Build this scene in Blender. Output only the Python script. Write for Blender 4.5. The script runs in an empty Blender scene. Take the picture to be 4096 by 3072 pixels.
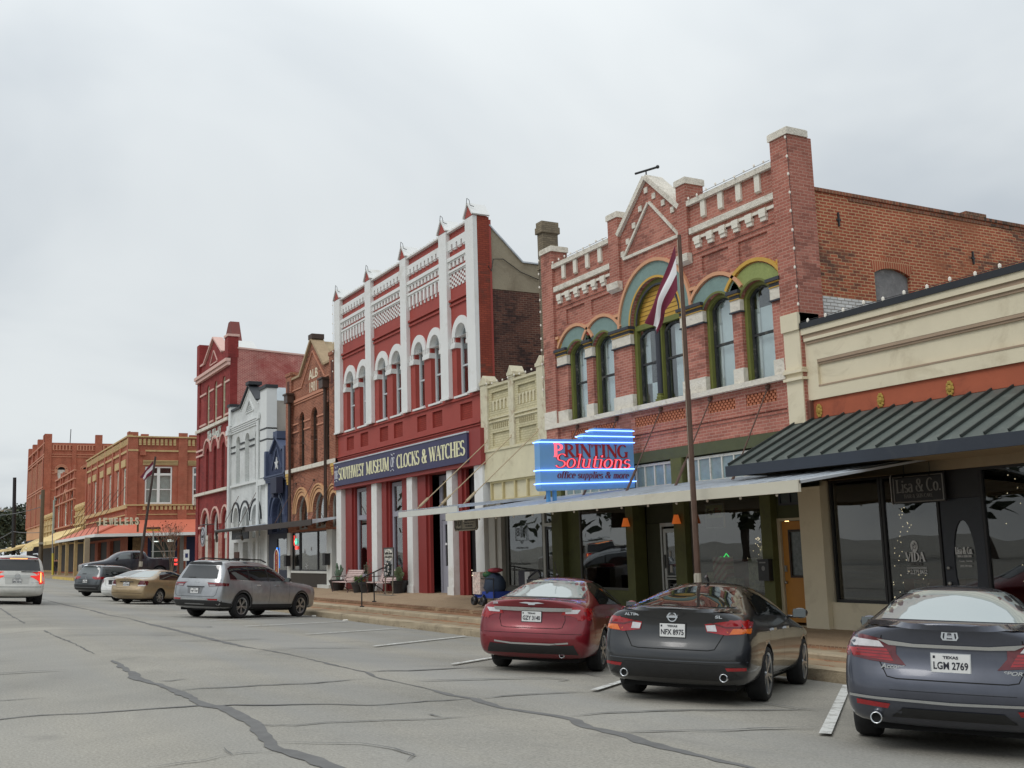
import bpy,bmesh,math,random
from mathutils import Vector,Matrix
from mathutils.bvhtree import BVHTree
from mathutils.geometry import tessellate_polygon,delaunay_2d_cdt
random.seed(7)
R = math.radians
PI = math.pi
scene = bpy.context.scene
COL = scene.collection
cd = bpy.data.cameras.new("camera")
cam = bpy.data.objects.new("camera",cd)
COL.objects.link(cam)
cd.sensor_width = 36.0
cd.lens = 36.0 * 4300 / 4096
cd.clip_start = 0.1
cd.clip_end = 3000
AX = [(0.4806,-0.145795,-0.864736),(0.876437,0.046461,0.47927),(-0.029699,-0.988223,0.150109)]
mr = Matrix(AX)                      # columns: image right,image down,view direction
rot = Matrix((mr.col[0],-mr.col[1],-mr.col[2])).transposed()
cam.matrix_world = Matrix.Translation((0,0,1.55)) @ rot.to_4x4()
scene.camera = cam
SUN_EL,SUN_AZ = R(48),R(200)
world = bpy.data.worlds.new("World")
scene.world = world
world.use_nodes = True
nt = world.node_tree
nt.nodes.clear()
def N(t,**kw):
    n = nt.nodes.new(t)
    for k,v in kw.items():
        setattr(n,k,v)
    return n
out = N('ShaderNodeOutputWorld')
bg = N('ShaderNodeBackground')
bg.inputs['Strength'].default_value = 0.1
sky = N('ShaderNodeTexSky',sky_type='NISHITA',sun_disc=False)
sky.sun_elevation = SUN_EL
sky.sun_rotation = SUN_AZ
tc = N('ShaderNodeTexCoord')
sep = N('ShaderNodeSeparateXYZ')
nt.links.new(tc.outputs['Generated'],sep.inputs[0])
def math_node(op,a,b=None,clamp=False):
    n = N('ShaderNodeMath',operation=op,use_clamp=clamp)
    for i,v in enumerate((a,b)):
        if v is None: continue
        if isinstance(v,(int,float)): n.inputs[i].default_value = v
        else: nt.links.new(v,n.inputs[i])
    return n.outputs[0]
zc = math_node('MAXIMUM',sep.outputs['Z'],0.0)
den = math_node('ADD',zc,0.22)
comb = N('ShaderNodeCombineXYZ')
nt.links.new(math_node('DIVIDE',sep.outputs['X'],den),comb.inputs[0])
nt.links.new(math_node('DIVIDE',sep.outputs['Y'],den),comb.inputs[1])
noi = N('ShaderNodeTexNoise')
noi.inputs['Scale'].default_value = 0.85
noi.inputs['Detail'].default_value = 5
noi.inputs['Roughness'].default_value = 0.5
noi.inputs['Distortion'].default_value = 0.4
nt.links.new(comb.outputs[0],noi.inputs['Vector'])
ramp = N('ShaderNodeValToRGB')
ramp.color_ramp.interpolation = 'EASE'
ramp.color_ramp.elements[0].position = 0.33
ramp.color_ramp.elements[0].color = (0.50,0.545,0.585,1)
ramp.color_ramp.elements[1].position = 0.68
ramp.color_ramp.elements[1].color = (0.72,0.755,0.765,1)
nt.links.new(noi.outputs['Fac'],ramp.inputs[0])
el = math_node('MULTIPLY',math_node('POWER',zc,1.5),1.25)
lowleft = math_node('MULTIPLY',math_node('SUBTRACT',1.0,math_node('MULTIPLY',zc,3.2),True),
                    math_node('MULTIPLY',math_node('ADD',math_node('MULTIPLY',sep.outputs['X'],-1.6),-0.7,True),0.22))
gain = math_node('ADD',math_node('ADD',0.92,el),lowleft)
gain10 = math_node('MULTIPLY',gain,10.0)
vm = N('ShaderNodeVectorMath',operation='SCALE')
nt.links.new(ramp.outputs[0],vm.inputs[0])
nt.links.new(gain10,vm.inputs['Scale'])
mix = N('ShaderNodeMixRGB')
mix.inputs[0].default_value = 0.93
nt.links.new(sky.outputs[0],mix.inputs[1])
nt.links.new(vm.outputs[0],mix.inputs[2])
nt.links.new(mix.outputs[0],bg.inputs['Color'])
nt.links.new(bg.outputs[0],out.inputs['Surface'])
sd = bpy.data.lights.new("sun",'SUN')
sd.energy = 0.9
sd.angle = R(25)
sd.color = (1.0,0.97,0.93)
sun = bpy.data.objects.new("sun",sd)
COL.objects.link(sun)
sdir = Vector((math.sin(R(20)) * math.cos(SUN_EL),-math.cos(R(20)) * math.cos(SUN_EL),math.sin(SUN_EL)))
sun.rotation_euler = sdir.to_track_quat('Z','Y').to_euler()
scene.view_settings.view_transform = 'Standard'
scene.view_settings.look = 'None'
scene.view_settings.exposure = 0.0
scene.view_settings.gamma = 1.0
scene.render.engine = 'CYCLES'
scene.cycles.max_bounces = 8
scene.cycles.transparent_max_bounces = 12
def S(r,g,b):
    def f(c):
        c /= 255.0
        return c / 12.92 if c <= 0.04045 else ((c + 0.055) / 1.055) ** 2.4
    return (f(r),f(g),f(b),1.0)
def mixc(a,b,t):
    return tuple(a[i] * (1 - t) + b[i] * t for i in range(4))
MATS = {}
def _new(name):
    m = bpy.data.materials.new(name)
    m.use_nodes = True
    n = m.node_tree.nodes
    l = m.node_tree.links
    MATS[name] = m
    return m,n,l,n['Principled BSDF']
def _noise(n,l,vec,scale,detail=4,rough=0.55,dist=0.0):
    t = n.new('ShaderNodeTexNoise')
    t.inputs['Scale'].default_value = scale
    t.inputs['Detail'].default_value = detail
    t.inputs['Roughness'].default_value = rough
    t.inputs['Distortion'].default_value = dist
    l.new(vec,t.inputs['Vector'])
    return t
def _ramp(n,l,fac,p0,c0,p1,c1):
    r = n.new('ShaderNodeValToRGB')
    r.color_ramp.elements[0].position = p0
    r.color_ramp.elements[0].color = c0
    r.color_ramp.elements[1].position = p1
    r.color_ramp.elements[1].color = c1
    l.new(fac,r.inputs[0])
    return r
def _mix(n,l,fac,a,b,mode='MIX'):
    x = n.new('ShaderNodeMixRGB')
    x.blend_type = mode
    for i,v in ((0,fac),(1,a),(2,b)):
        if isinstance(v,(int,float)): x.inputs[i].default_value = v
        elif isinstance(v,tuple): x.inputs[i].default_value = v
        else: l.new(v,x.inputs[i])
    return x.outputs[0]
def mat(name,col,rough=0.7,var=0.18,scale=3.0,bump=0.0,bscale=30.0,metal=0.0,spec=0.5,coat=0.0,dirt=None,dscale=1.0):
    """plain painted / stone / metal surface with colour mottling, optional stains and relief"""
    if name in MATS: return MATS[name]
    m,n,l,p = _new(name)
    g = n.new('ShaderNodeTexCoord').outputs['Object']
    if var > 0:
        t = _noise(n,l,g,scale,6,0.65)
        r = _ramp(n,l,t.outputs['Fac'],0.28,tuple(c * (1 - var) for c in col[:3]) + (1,),0.72,tuple(min(1,c * (1 + var)) for c in col[:3]) + (1,))
        c = r.outputs[0]
        if dirt:
            t2 = _noise(n,l,g,dscale,7,0.7,0.6)
            f = _ramp(n,l,t2.outputs['Fac'],0.54,(0,0,0,1),0.72,(0.8,0.8,0.8,1))
            c = _mix(n,l,f.outputs[0],c,dirt)
        l.new(c,p.inputs['Base Color'])
    else:
        p.inputs['Base Color'].default_value = col
    p.inputs['Roughness'].default_value = rough
    p.inputs['Metallic'].default_value = metal
    p.inputs['Specular IOR Level'].default_value = spec
    p.inputs['Coat Weight'].default_value = coat
    p.inputs['Coat Roughness'].default_value = 0.04
    if bump > 0:
        t = _noise(n,l,g,bscale,6,0.7)
        b = n.new('ShaderNodeBump')
        b.inputs['Strength'].default_value = bump
        b.inputs['Distance'].default_value = 0.05
        l.new(t.outputs['Fac'],b.inputs['Height'])
        l.new(b.outputs[0],p.inputs['Normal'])
    return m
def brick(name,c1,c2,mortar,bw=0.22,bh=0.075,ms=0.010,patch=None,pscale=0.8,plo=0.52,phi=0.66,dark=None,dkscale=0.5,bump=0.5,rough=0.85,soft=0.1,hor='xy'):
    if name in MATS: return MATS[name]
    m,n,l,p = _new(name)
    g = n.new('ShaderNodeTexCoord').outputs['Object']
    s = n.new('ShaderNodeSeparateXYZ')
    l.new(g,s.inputs[0])
    a = n.new('ShaderNodeMath'); a.operation = 'ADD'
    l.new(s.outputs[0],a.inputs[0]); l.new(s.outputs[1],a.inputs[1])
    wob = _noise(n,l,g,2.3,2)
    w2 = n.new('ShaderNodeMath'); w2.operation = 'MULTIPLY_ADD'
    l.new(wob.outputs['Fac'],w2.inputs[0]); w2.inputs[1].default_value = 0.02; l.new(s.outputs[2],w2.inputs[2])
    c = n.new('ShaderNodeCombineXYZ')
    l.new(a.outputs[0],c.inputs[0]); l.new(w2.outputs[0],c.inputs[1])
    b = n.new('ShaderNodeTexBrick')
    b.inputs['Scale'].default_value = 1.0
    b.inputs['Brick Width'].default_value = bw
    b.inputs['Row Height'].default_value = bh
    b.inputs['Mortar Size'].default_value = ms
    b.inputs['Mortar Smooth'].default_value = soft
    b.inputs['Bias'].default_value = 0.0
    b.inputs['Color1'].default_value = c1
    b.inputs['Color2'].default_value = c2
    b.inputs['Mortar'].default_value = mortar
    l.new(c.outputs[0],b.inputs['Vector'])
    col = b.outputs['Color']
    big = _noise(n,l,g,0.9,6,0.6)
    v = _ramp(n,l,big.outputs['Fac'],0.3,(0.80,0.80,0.80,1),0.7,(1.16,1.16,1.16,1))
    col = _mix(n,l,1.0,col,v.outputs[0],'MULTIPLY')
    if patch:
        t = _noise(n,l,g,pscale,7,0.72,0.5)
        f = _ramp(n,l,t.outputs['Fac'],plo,(0,0,0,1),phi,(0.85,0.85,0.85,1))
        col = _mix(n,l,f.outputs[0],col,patch)
    if dark:
        q = n.new('ShaderNodeTexBrick')
        for k,x in (('Scale',1.0),('Brick Width',bw),('Row Height',bh),('Mortar Size',0.0)): q.inputs[k].default_value = x
        q.inputs['Color1'].default_value = (0,0,0,1); q.inputs['Color2'].default_value = (1,1,1,1)
        l.new(c.outputs[0],q.inputs['Vector'])
        t = _noise(n,l,g,dkscale,6,0.7,0.4)
        f0 = n.new('ShaderNodeMath'); f0.operation = 'MULTIPLY_ADD'
        l.new(q.outputs['Color'],f0.inputs[0]); f0.inputs[1].default_value = 0.16; l.new(t.outputs['Fac'],f0.inputs[2])
        f = _ramp(n,l,f0.outputs[0],0.60,(0,0,0,1),0.74,(0.8,0.8,0.8,1))
        col = _mix(n,l,f.outputs[0],col,dark)
    l.new(col,p.inputs['Base Color'])
    p.inputs['Roughness'].default_value = rough
    p.inputs['Specular IOR Level'].default_value = 0.25
    bm_ = n.new('ShaderNodeBump')
    bm_.inputs['Strength'].default_value = bump
    bm_.inputs['Distance'].default_value = 0.012
    fine = _noise(n,l,g,25,4)
    h = n.new('ShaderNodeMath'); h.operation = 'MULTIPLY_ADD'
    l.new(b.outputs['Fac'],h.inputs[0]); h.inputs[1].default_value = -1.0; l.new(fine.outputs['Fac'],h.inputs[2])
    l.new(h.outputs[0],bm_.inputs['Height'])
    l.new(bm_.outputs[0],p.inputs['Normal'])
    return m
def glow(name,col,strength):
    if name in MATS: return MATS[name]
    m,n,l,p = _new(name)
    p.inputs['Base Color'].default_value = col
    p.inputs['Emission Color'].default_value = col
    p.inputs['Emission Strength'].default_value = strength
    return m
def paint(name,col,flake=0.0,rough=0.35,coat=1.0):
    """car paint: flake base under a clear coat, a little road film"""
    if name in MATS: return MATS[name]
    m,n,l,p = _new(name)
    g = n.new('ShaderNodeTexCoord').outputs['Object']
    t = _noise(n,l,g,5,6,0.65)
    r = _ramp(n,l,t.outputs['Fac'],0.3,tuple(c * 0.88 for c in col[:3]) + (1,),0.7,tuple(min(1,c * 1.1) for c in col[:3]) + (1,))
    l.new(r.outputs[0],p.inputs['Base Color'])
    p.inputs['Metallic'].default_value = flake
    p.inputs['Roughness'].default_value = rough
    p.inputs['Coat Weight'].default_value = coat
    cr = _ramp(n,l,t.outputs['Fac'],0.35,(0.03,0.03,0.03,1),0.75,(0.12,0.12,0.12,1))
    l.new(cr.outputs[0],p.inputs['Coat Roughness'])
    return m
def pane_mat(name,tint=(0.9,0.95,0.95),gloss=1.0,refl=0.0):
    """thin shop or window glass: see-through with a mirror sheen that grows at a slant"""
    if name in MATS: return MATS[name]
    m,n,l,p = _new(name)
    n.remove(p)
    o = n['Material Output']
    tr = n.new('ShaderNodeBsdfTransparent'); tr.inputs[0].default_value = tint + (1,)
    gl = n.new('ShaderNodeBsdfGlossy'); gl.inputs[0].default_value = (gloss,gloss,gloss,1); gl.inputs['Roughness'].default_value = 0.0
    wv = _noise(n,l,n.new('ShaderNodeTexCoord').outputs['Object'],0.7,1)
    bp = n.new('ShaderNodeBump'); bp.inputs['Strength'].default_value = 0.03; bp.inputs['Distance'].default_value = 0.2
    l.new(wv.outputs['Fac'],bp.inputs['Height']); l.new(bp.outputs[0],gl.inputs['Normal'])
    fr = n.new('ShaderNodeFresnel'); bf = n.new('ShaderNodeNewGeometry'); io = n.new('ShaderNodeMath'); io.operation = 'MULTIPLY_ADD'; l.new(bf.outputs['Backfacing'],io.inputs[0]); io.inputs[1].default_value = -.8333; io.inputs[2].default_value = 1.5; l.new(io.outputs[0],fr.inputs[0])
    ad = n.new('ShaderNodeMath'); ad.operation = 'MULTIPLY_ADD'; ad.use_clamp = True
    l.new(fr.outputs[0],ad.inputs[0]); ad.inputs[1].default_value = 1.5; ad.inputs[2].default_value = refl
    mx = n.new('ShaderNodeMixShader')
    l.new(ad.outputs[0],mx.inputs[0]); l.new(tr.outputs[0],mx.inputs[1]); l.new(gl.outputs[0],mx.inputs[2])
    l.new(mx.outputs[0],o.inputs['Surface'])
    return m
def rotz(a): return Matrix.Rotation(a,4,'Z')
class MB:
    def __init__(s): s.v = []; s.f = []; s.m = []
    def add(s,vs,fs,mi=0):
        o = len(s.v)
        s.v += [tuple(v) for v in vs]
        for f in fs:
            s.f.append([i + o for i in f]); s.m.append(mi)
        return s
    def box(s,x0,x1,y0,y1,z0,z1,mi=0):
        if x1 < x0: x0,x1 = x1,x0
        if y1 < y0: y0,y1 = y1,y0
        if z1 < z0: z0,z1 = z1,z0
        vs = [(x,y,z) for z in (z0,z1) for y in (y0,y1) for x in (x0,x1)]
        return s.add(vs,[(0,2,3,1),(4,5,7,6),(0,1,5,4),(2,6,7,3),(0,4,6,2),(1,3,7,5)],mi)
    def obox(s,c,ax,ay,az,mi=0):
        c = Vector(c); ax = Vector(ax); ay = Vector(ay); az = Vector(az)
        vs = [c + ax * i + ay * j + az * k for k in (-1,1) for j in (-1,1) for i in (-1,1)]
        return s.add(vs,[(0,2,3,1),(4,5,7,6),(0,1,5,4),(2,6,7,3),(0,4,6,2),(1,3,7,5)],mi)
    def prism(s,poly,a0,a1,axis='y',mi=0,holes=()):
        """polygon (u,w) extruded from a0 (front) to a1; axis y: u=x,w=z; axis x: u=y,w=z; axis z: u=x,w=y"""
        P = {'y': lambda u,w,a: (u,a,w),'x': lambda u,w,a: (a,u,w),'z': lambda u,w,a: (u,w,a)}[axis]
        loops = [list(poly)] + [list(h) for h in holes]
        flat = [p for L in loops for p in L]
        tris = tessellate_polygon([[Vector((u,w,0)) for u,w in L] for L in loops])
        n = len(flat)
        vs = [P(u,w,a0) for u,w in flat] + [P(u,w,a1) for u,w in flat]
        fs = [tuple(t) for t in tris] + [tuple(i + n for i in reversed(t)) for t in tris]
        o = 0
        for L in loops:
            k = len(L)
            for i in range(k):
                j = (i + 1) % k
                fs.append((o + i,o + j,o + j + n,o + i + n))
            o += k
        return s.add(vs,fs,mi)
    def tube(s,pts,r,n=8,mi=0,r1=None,cap=True):
        pts = [Vector(p) for p in pts]
        k = len(pts)
        vs = []; fs = []
        up = Vector((0,0,1))
        for i,p in enumerate(pts):
            d = (pts[min(i + 1,k - 1)] - pts[max(i - 1,0)]).normalized()
            a = d.cross(up)
            if a.length < 1e-3: a = d.cross(Vector((1,0,0)))
            a.normalize(); b = d.cross(a)
            rr = r if r1 is None else r + (r1 - r) * i / max(1,k - 1)
            for q in range(n):
                t = 2 * PI * q / n
                vs.append(p + a * math.cos(t) * rr + b * math.sin(t) * rr)
        for i in range(k - 1):
            for q in range(n):
                w = (q + 1) % n
                fs.append((i * n + q,i * n + w,(i + 1) * n + w,(i + 1) * n + q))
        if cap:
            fs.append(tuple(range(n - 1,-1,-1)))
            fs.append(tuple((k - 1) * n + q for q in range(n)))
        return s.add(vs,fs,mi)
    def lathe(s,prof,n=16,M=None,mi=0,close=False):
        """profile (r,z) turned about z"""
        vs = []; fs = []
        k = len(prof)
        for i in range(n):
            t = 2 * PI * i / n
            for r,z in prof:
                v = Vector((r * math.cos(t),r * math.sin(t),z))
                vs.append(M @ v if M is not None else v)
        for i in range(n):
            j = (i + 1) % n
            for q in range(k if close else k - 1):
                w = (q + 1) % k
                fs.append((i * k + q,j * k + q,j * k + w,i * k + w))
        return s.add(vs,fs,mi)
    def ball(s,c,rx,ry=None,rz=None,n=10,mi=0):
        ry = ry or rx; rz = rz or rx
        k = n // 2
        prof = [(math.sin(PI * i / k),-math.cos(PI * i / k)) for i in range(k + 1)]
        vs = []; fs = []
        for i in range(n):
            t = 2 * PI * i / n
            for r,z in prof: vs.append((c[0] + rx * r * math.cos(t),c[1] + ry * r * math.sin(t),c[2] + rz * z))
        for i in range(n):
            j = (i + 1) % n
            for q in range(k): fs.append((i * (k + 1) + q,j * (k + 1) + q,j * (k + 1) + q + 1,i * (k + 1) + q + 1))
        return s.add(vs,fs,mi)
    def strip(s,pts,w,fn,th,mi=0):
        pass
    def build(s,name,mats,parent=None,smooth=False,loc=None,bevel=0.0):
        me = bpy.data.meshes.new(name)
        o0 = Vector(loc) if loc is not None else None
        base = parent_world(parent)
        off = o0 if o0 is not None else base
        me.from_pydata([tuple(Vector(v) - off) for v in s.v],[],s.f)
        if not isinstance(mats,(list,tuple)): mats = [mats]
        for m in mats: me.materials.append(m)
        for i,p in enumerate(me.polygons):
            p.material_index = min(s.m[i],len(mats) - 1)
            p.use_smooth = smooth
        b = bmesh.new(); b.from_mesh(me)
        bmesh.ops.recalc_face_normals(b,faces=b.faces)
        b.to_mesh(me); b.free()
        me.update()
        o = bpy.data.objects.new(name,me)
        COL.objects.link(o)
        if parent is not None:
            o.parent = parent
            o.location = off - base
        else:
            o.location = off
        return o
def parent_world(p):
    w = Vector((0,0,0))
    while p is not None:
        w = w + p.location
        p = p.parent
    return w
def tag(o,label=None,cat=None,group=None,kind=None):
    if label: o['label'] = label
    if cat: o['category'] = cat
    if group: o['group'] = group
    if kind: o['kind'] = kind
    return o
def thing(name,loc,label,cat,group=None,rz=0.0):
    o = bpy.data.objects.new(name,None)
    o.empty_display_size = 0.3
    COL.objects.link(o)
    o.location = loc
    o.rotation_euler.z = rz
    return tag(o,label,cat,group)
def struct(o): return tag(o,kind='structure')
def kids(o): return [c for c in bpy.data.objects if c.parent == o]
def dup(root,loc,rz,label,group=None):
    r = root.copy(); COL.objects.link(r); r.location = loc; r.rotation_euler.z = rz; r['label'] = label
    if group: r['group'] = group
    def rec(a,b):
        for c in kids(a):
            d = c.copy(); COL.objects.link(d); d.parent = b
            rec(c,d)
    rec(root,r)
    return r
def arch(x0,x1,z0,zs,rise,n=14):
    """opening with flat jambs from z0 to the spring zs and a curved head of given rise"""
    c = (x0 + x1) / 2; a = (x1 - x0) / 2
    pts = [(x0,z0),(x1,z0)]
    if rise >= a * 0.98:
        for i in range(n + 1):
            t = PI * i / n
            pts.append((c + a * math.cos(t),zs + rise * math.sin(t)))
    else:
        rad = (a * a + rise * rise) / (2 * rise)
        th = math.asin(min(1,a / rad))
        for i in range(n + 1):
            t = th - 2 * th * i / n
            pts.append((c + rad * math.sin(t),zs + rise - rad + rad * math.cos(t)))
    return pts
def archband(x0,x1,zs,rise,w,n=14):
    """ring-shaped band round an arch head; w is its width"""
    inn = arch(x0,x1,zs,zs,rise,n)[2:]
    outp = arch(x0 - w,x1 + w,zs,zs,rise + w,n)[2:] if rise >= (x1 - x0) / 2 * 0.98 else None
    if outp is None:
        c = (x0 + x1) / 2; a = (x1 - x0) / 2
        rad = (a * a + rise * rise) / (2 * rise); zc_ = zs + rise - rad
        outp = [(c + (p[0] - c) * (rad + w) / rad,zc_ + (p[1] - zc_) * (rad + w) / rad) for p in inn]
    return inn + outp[::-1]
def rect(x0,x1,z0,z1): return [(x0,z0),(x1,z0),(x1,z1),(x0,z1)]
def sans(txt,bold=0.0,shear=0.0):
    """outline of a line of text as flat faces in (u,v), unit cap height"""
    c = bpy.data.curves.new("lettering",'FONT')
    c.body = txt; c.size = 1.0; c.offset = bold; c.shear = shear; c.resolution_u = 3
    o = bpy.data.objects.new("lettering",c)
    COL.objects.link(o)
    dg = bpy.context.evaluated_depsgraph_get()
    me = bpy.data.meshes.new_from_object(o.evaluated_get(dg))
    vs = [(v.co.x,v.co.y) for v in me.vertices]
    fs = [tuple(p.vertices) for p in me.polygons]
    COL.objects.unlink(o); bpy.data.objects.remove(o); bpy.data.curves.remove(c); bpy.data.meshes.remove(me)
    return vs,fs
def _arc(cx,cy,rx,ry,a0,a1,n=10):
    return [(cx + rx * math.cos(R(a0 + (a1 - a0) * i / n)),cy + ry * math.sin(R(a0 + (a1 - a0) * i / n))) for i in range(n + 1)]
_A = _arc
T_ = 0.15; t_ = 0.05
GL = {
'A': (.78,[([(.04,0),(.37,1)],t_),([(.37,1),(.70,0)],T_),([(.17,.35),(.57,.35)],t_)],[(.06,0,.1),(.68,0,.13)]),
'C': (.74,[(_A(.40,.5,.34,.5,50,310,14),None)],[(.64,.86,.02)]),
'D': (.82,[([(.16,0),(.16,1)],T_),(_A(.16,.5,.58,.5,90,-90,14),None)],[(.16,0,.14),(.16,1,.14)]),
'E': (.68,[([(.16,0),(.16,1)],T_),([(.1,.97),(.6,.97)],t_),([(.1,.03),(.63,.03)],t_),([(.16,.5),(.48,.5)],t_),([(.6,.99),(.6,.78)],t_),([(.63,0),(.63,.22)],t_),([(.48,.4),(.48,.6)],t_)],[(.16,0,.14),(.16,1,.14)]),
'F': (.62,[([(.16,0),(.16,1)],T_),([(.1,.97),(.58,.97)],t_),([(.16,.5),(.46,.5)],t_),([(.58,.99),(.58,.76)],t_),([(.46,.4),(.46,.6)],t_)],[(.16,0,.15),(.16,1,.14)]),
'G': (.80,[(_A(.40,.5,.34,.5,50,320,14),None),([(.66,.02),(.66,.42)],T_ * .9)],[(.64,.86,.02),(.66,.42,.12)]),
'H': (.88,[([(.16,0),(.16,1)],T_),([(.70,0),(.70,1)],T_),([(.16,.5),(.70,.5)],t_)],[(.16,0,.15),(.16,1,.15),(.70,0,.15),(.70,1,.15)]),
'I': (.38,[([(.18,0),(.18,1)],T_)],[(.18,0,.15),(.18,1,.15)]),
'J': (.45,[([(.25,1),(.25,.2),(.2,.05),(.08,.02)],T_ * .9)],[(.25,1,.15)]),
'K': (.82,[([(.16,0),(.16,1)],T_),([(.2,.42),(.66,1)],t_),([(.36,.62),(.72,0)],T_)],[(.16,0,.15),(.16,1,.15),(.66,1,.12),(.70,0,.13)]),
'L': (.66,[([(.16,0),(.16,1)],T_),([(.1,.03),(.60,.03)],t_),([(.60,0),(.60,.26)],t_)],[(.16,0,.14),(.16,1,.15)]),
'M': (1.0,[([(.12,0),(.14,1)],t_),([(.14,1),(.48,.05)],T_),([(.48,.05),(.82,1)],t_),([(.84,0),(.84,1)],T_)],[(.12,0,.11),(.84,0,.15),(.12,1,.09),(.86,1,.12)]),
'N': (.86,[([(.14,0),(.14,1)],t_),([(.14,1),(.72,0)],T_),([(.72,0),(.72,1)],t_)],[(.14,0,.12),(.12,1,.11),(.72,1,.12)]),
'O': (.84,[(_A(.41,.5,.35,.5,0,360,20),None)],[]),
'P': (.70,[([(.16,0),(.16,1)],T_),(_A(.18,.73,.42,.27,90,-90,10),None)],[(.16,0,.15),(.16,1,.14)]),
'R': (.78,[([(.16,0),(.16,1)],T_),(_A(.18,.74,.40,.26,90,-90,10),None),([(.34,.48),(.68,0)],T_)],[(.16,0,.15),(.16,1,.14),(.68,0,.1)]),
'S': (.62,[(_A(.30,.75,.23,.24,35,240,8) + _A(.31,.25,.25,.25,70,-155,9),None)],[(.5,.86,.02),(.08,.14,.02)]),
'T': (.72,[([(.35,0),(.35,1)],T_),([(.03,.97),(.67,.97)],t_),([(.04,.99),(.04,.76)],t_),([(.66,.99),(.66,.76)],t_)],[(.35,0,.16)]),
'U': (.84,[([(.15,1),(.15,.35)] + _A(.41,.33,.26,.32,180,360,8) + [(.67,1)],None)],[(.15,1,.15),(.68,1,.12)]),
'V': (.76,[([(.05,1),(.38,0)],T_),([(.38,0),(.70,1)],t_)],[(.07,1,.13),(.69,1,.1)]),
'W': (1.1,[([(.05,1),(.33,0)],T_),([(.33,0),(.56,1)],t_),([(.54,1),(.80,0)],T_),([(.80,0),(1.03,1)],t_)],[(.07,1,.13),(.55,1,.12),(1.02,1,.1)]),
'X': (.78,[([(.05,1),(.68,0)],T_),([(.04,0),(.66,1)],t_)],[(.07,1,.12),(.68,0,.12),(.06,0,.1),(.65,1,.1)]),
'Y': (.74,[([(.04,1),(.36,.45)],T_),([(.36,.45),(.68,1)],t_),([(.36,.47),(.36,0)],T_)],[(.36,0,.15),(.06,1,.12),(.67,1,.1)]),
'&': (.90,[(_A(.36,.77,.17,.21,-60,250,10),None),([(.24,.66),(.72,.02)],T_),(_A(.34,.27,.27,.26,130,330,8) + [(.74,.5)],None)],[(.74,.5,.1),(.76,.02,.09)]),
'a': (.56,[(_A(.26,.50,.17,.15,160,0,6) + [(.43,.12),(.50,.02)],None),(_A(.25,.18,.17,.18,60,360,9),None)],[]),
'c': (.52,[(_A(.27,.33,.21,.33,45,315,10),None)],[(.42,.54,.03)]),
'e': (.54,[(_A(.27,.33,.21,.33,0,310,12),None),([(.08,.36),(.47,.36)],t_)],[]),
'f': (.38,[([(.18,0),(.18,.8)] + _A(.30,.82,.12,.17,180,40,5),None),([(.05,.63),(.34,.63)],t_)],[(.18,0,.12)]),
'i': (.30,[([(.15,0),(.15,.64)],T_ * .85),([(.15,.80),(.15,.93)],T_)],[(.15,0,.12),(.10,.63,.08)]),
'l': (.30,[([(.15,0),(.15,1)],T_ * .85)],[(.15,0,.12),(.10,.99,.08)]),
'm': (.92,[([(.14,0),(.14,.64)],T_ * .8),(_A(.29,.45,.15,.19,150,0,5) + [(.44,0)],None),(_A(.60,.45,.15,.19,150,0,5) + [(.75,0)],None)],[(.14,0,.1),(.44,0,.1),(.75,0,.1),(.1,.63,.07)]),
'n': (.62,[([(.14,0),(.14,.64)],T_ * .8),(_A(.30,.44,.16,.20,150,0,5) + [(.46,0)],None)],[(.14,0,.11),(.46,0,.11),(.1,.63,.07)]),
'o': (.58,[(_A(.28,.33,.22,.33,0,360,14),None)],[]),
'p': (.60,[([(.14,-.3),(.14,.64)],T_ * .8),(_A(.28,.33,.21,.33,140,-140,10),None)],[(.14,-.3,.12),(.1,.63,.07)]),
'r': (.42,[([(.14,0),(.14,.64)],T_ * .8),(_A(.28,.48,.14,.17,160,50,4),T_ * .8)],[(.14,0,.12),(.1,.63,.07)]),
's': (.46,[(_A(.22,.48,.15,.16,35,240,6) + _A(.23,.17,.17,.17,70,-155,7),None)],[]),
't': (.38,[([(.16,.86),(.16,.14)] + _A(.26,.13,.10,.12,180,320,4),None),([(.04,.63),(.34,.63)],t_)],[]),
'u': (.62,[([(.12,.64),(.12,.22)] + _A(.29,.2,.17,.2,180,340,6),None),([(.46,.64),(.46,0)],T_ * .8)],[(.08,.63,.07),(.42,.63,.07),(.5,.01,.07)]),
'.': (.26,[([(.12,0),(.12,.12)],T_)],[]),
' ': (.34,[],[]),
}
def serif(txt,shear=0.0,wmul=1.0,heavy=1.0):
    vs = []; fs = []; x = 0.0
    def quad(a,b,c,d):
        o = len(vs)
        for p in (a,b,c,d): vs.append((p[0] + shear * p[1] + x,p[1]))
        fs.append((o,o + 1,o + 2,o + 3))
    for ch in txt:
        if ch not in GL: ch = ch.upper() if ch.upper() in GL else ' '
        w,strokes,feet = GL[ch]
        for pts,wt in strokes:
            k = len(pts)
            L = []
            for i,p in enumerate(pts):
                a = pts[max(i - 1,0)]; b = pts[min(i + 1,k - 1)]
                dx,dy = b[0] - a[0],b[1] - a[1]
                d = math.hypot(dx,dy) or 1
                h = (wt if wt else t_ + (T_ - t_) * (abs(dy) / d) ** 1.6) * heavy / 2
                L.append(((p[0] - dy / d * h,p[1] + dx / d * h),(p[0] + dy / d * h,p[1] - dx / d * h)))
            for i in range(k - 1):
                quad(L[i][0],L[i][1],L[i + 1][1],L[i + 1][0])
        for fx,fy,hw in feet:
            quad((fx - hw,fy - .025 * heavy),(fx + hw,fy - .025 * heavy),(fx + hw,fy + .025 * heavy),(fx - hw,fy + .025 * heavy))
        x += w * wmul
    return vs,fs
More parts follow.
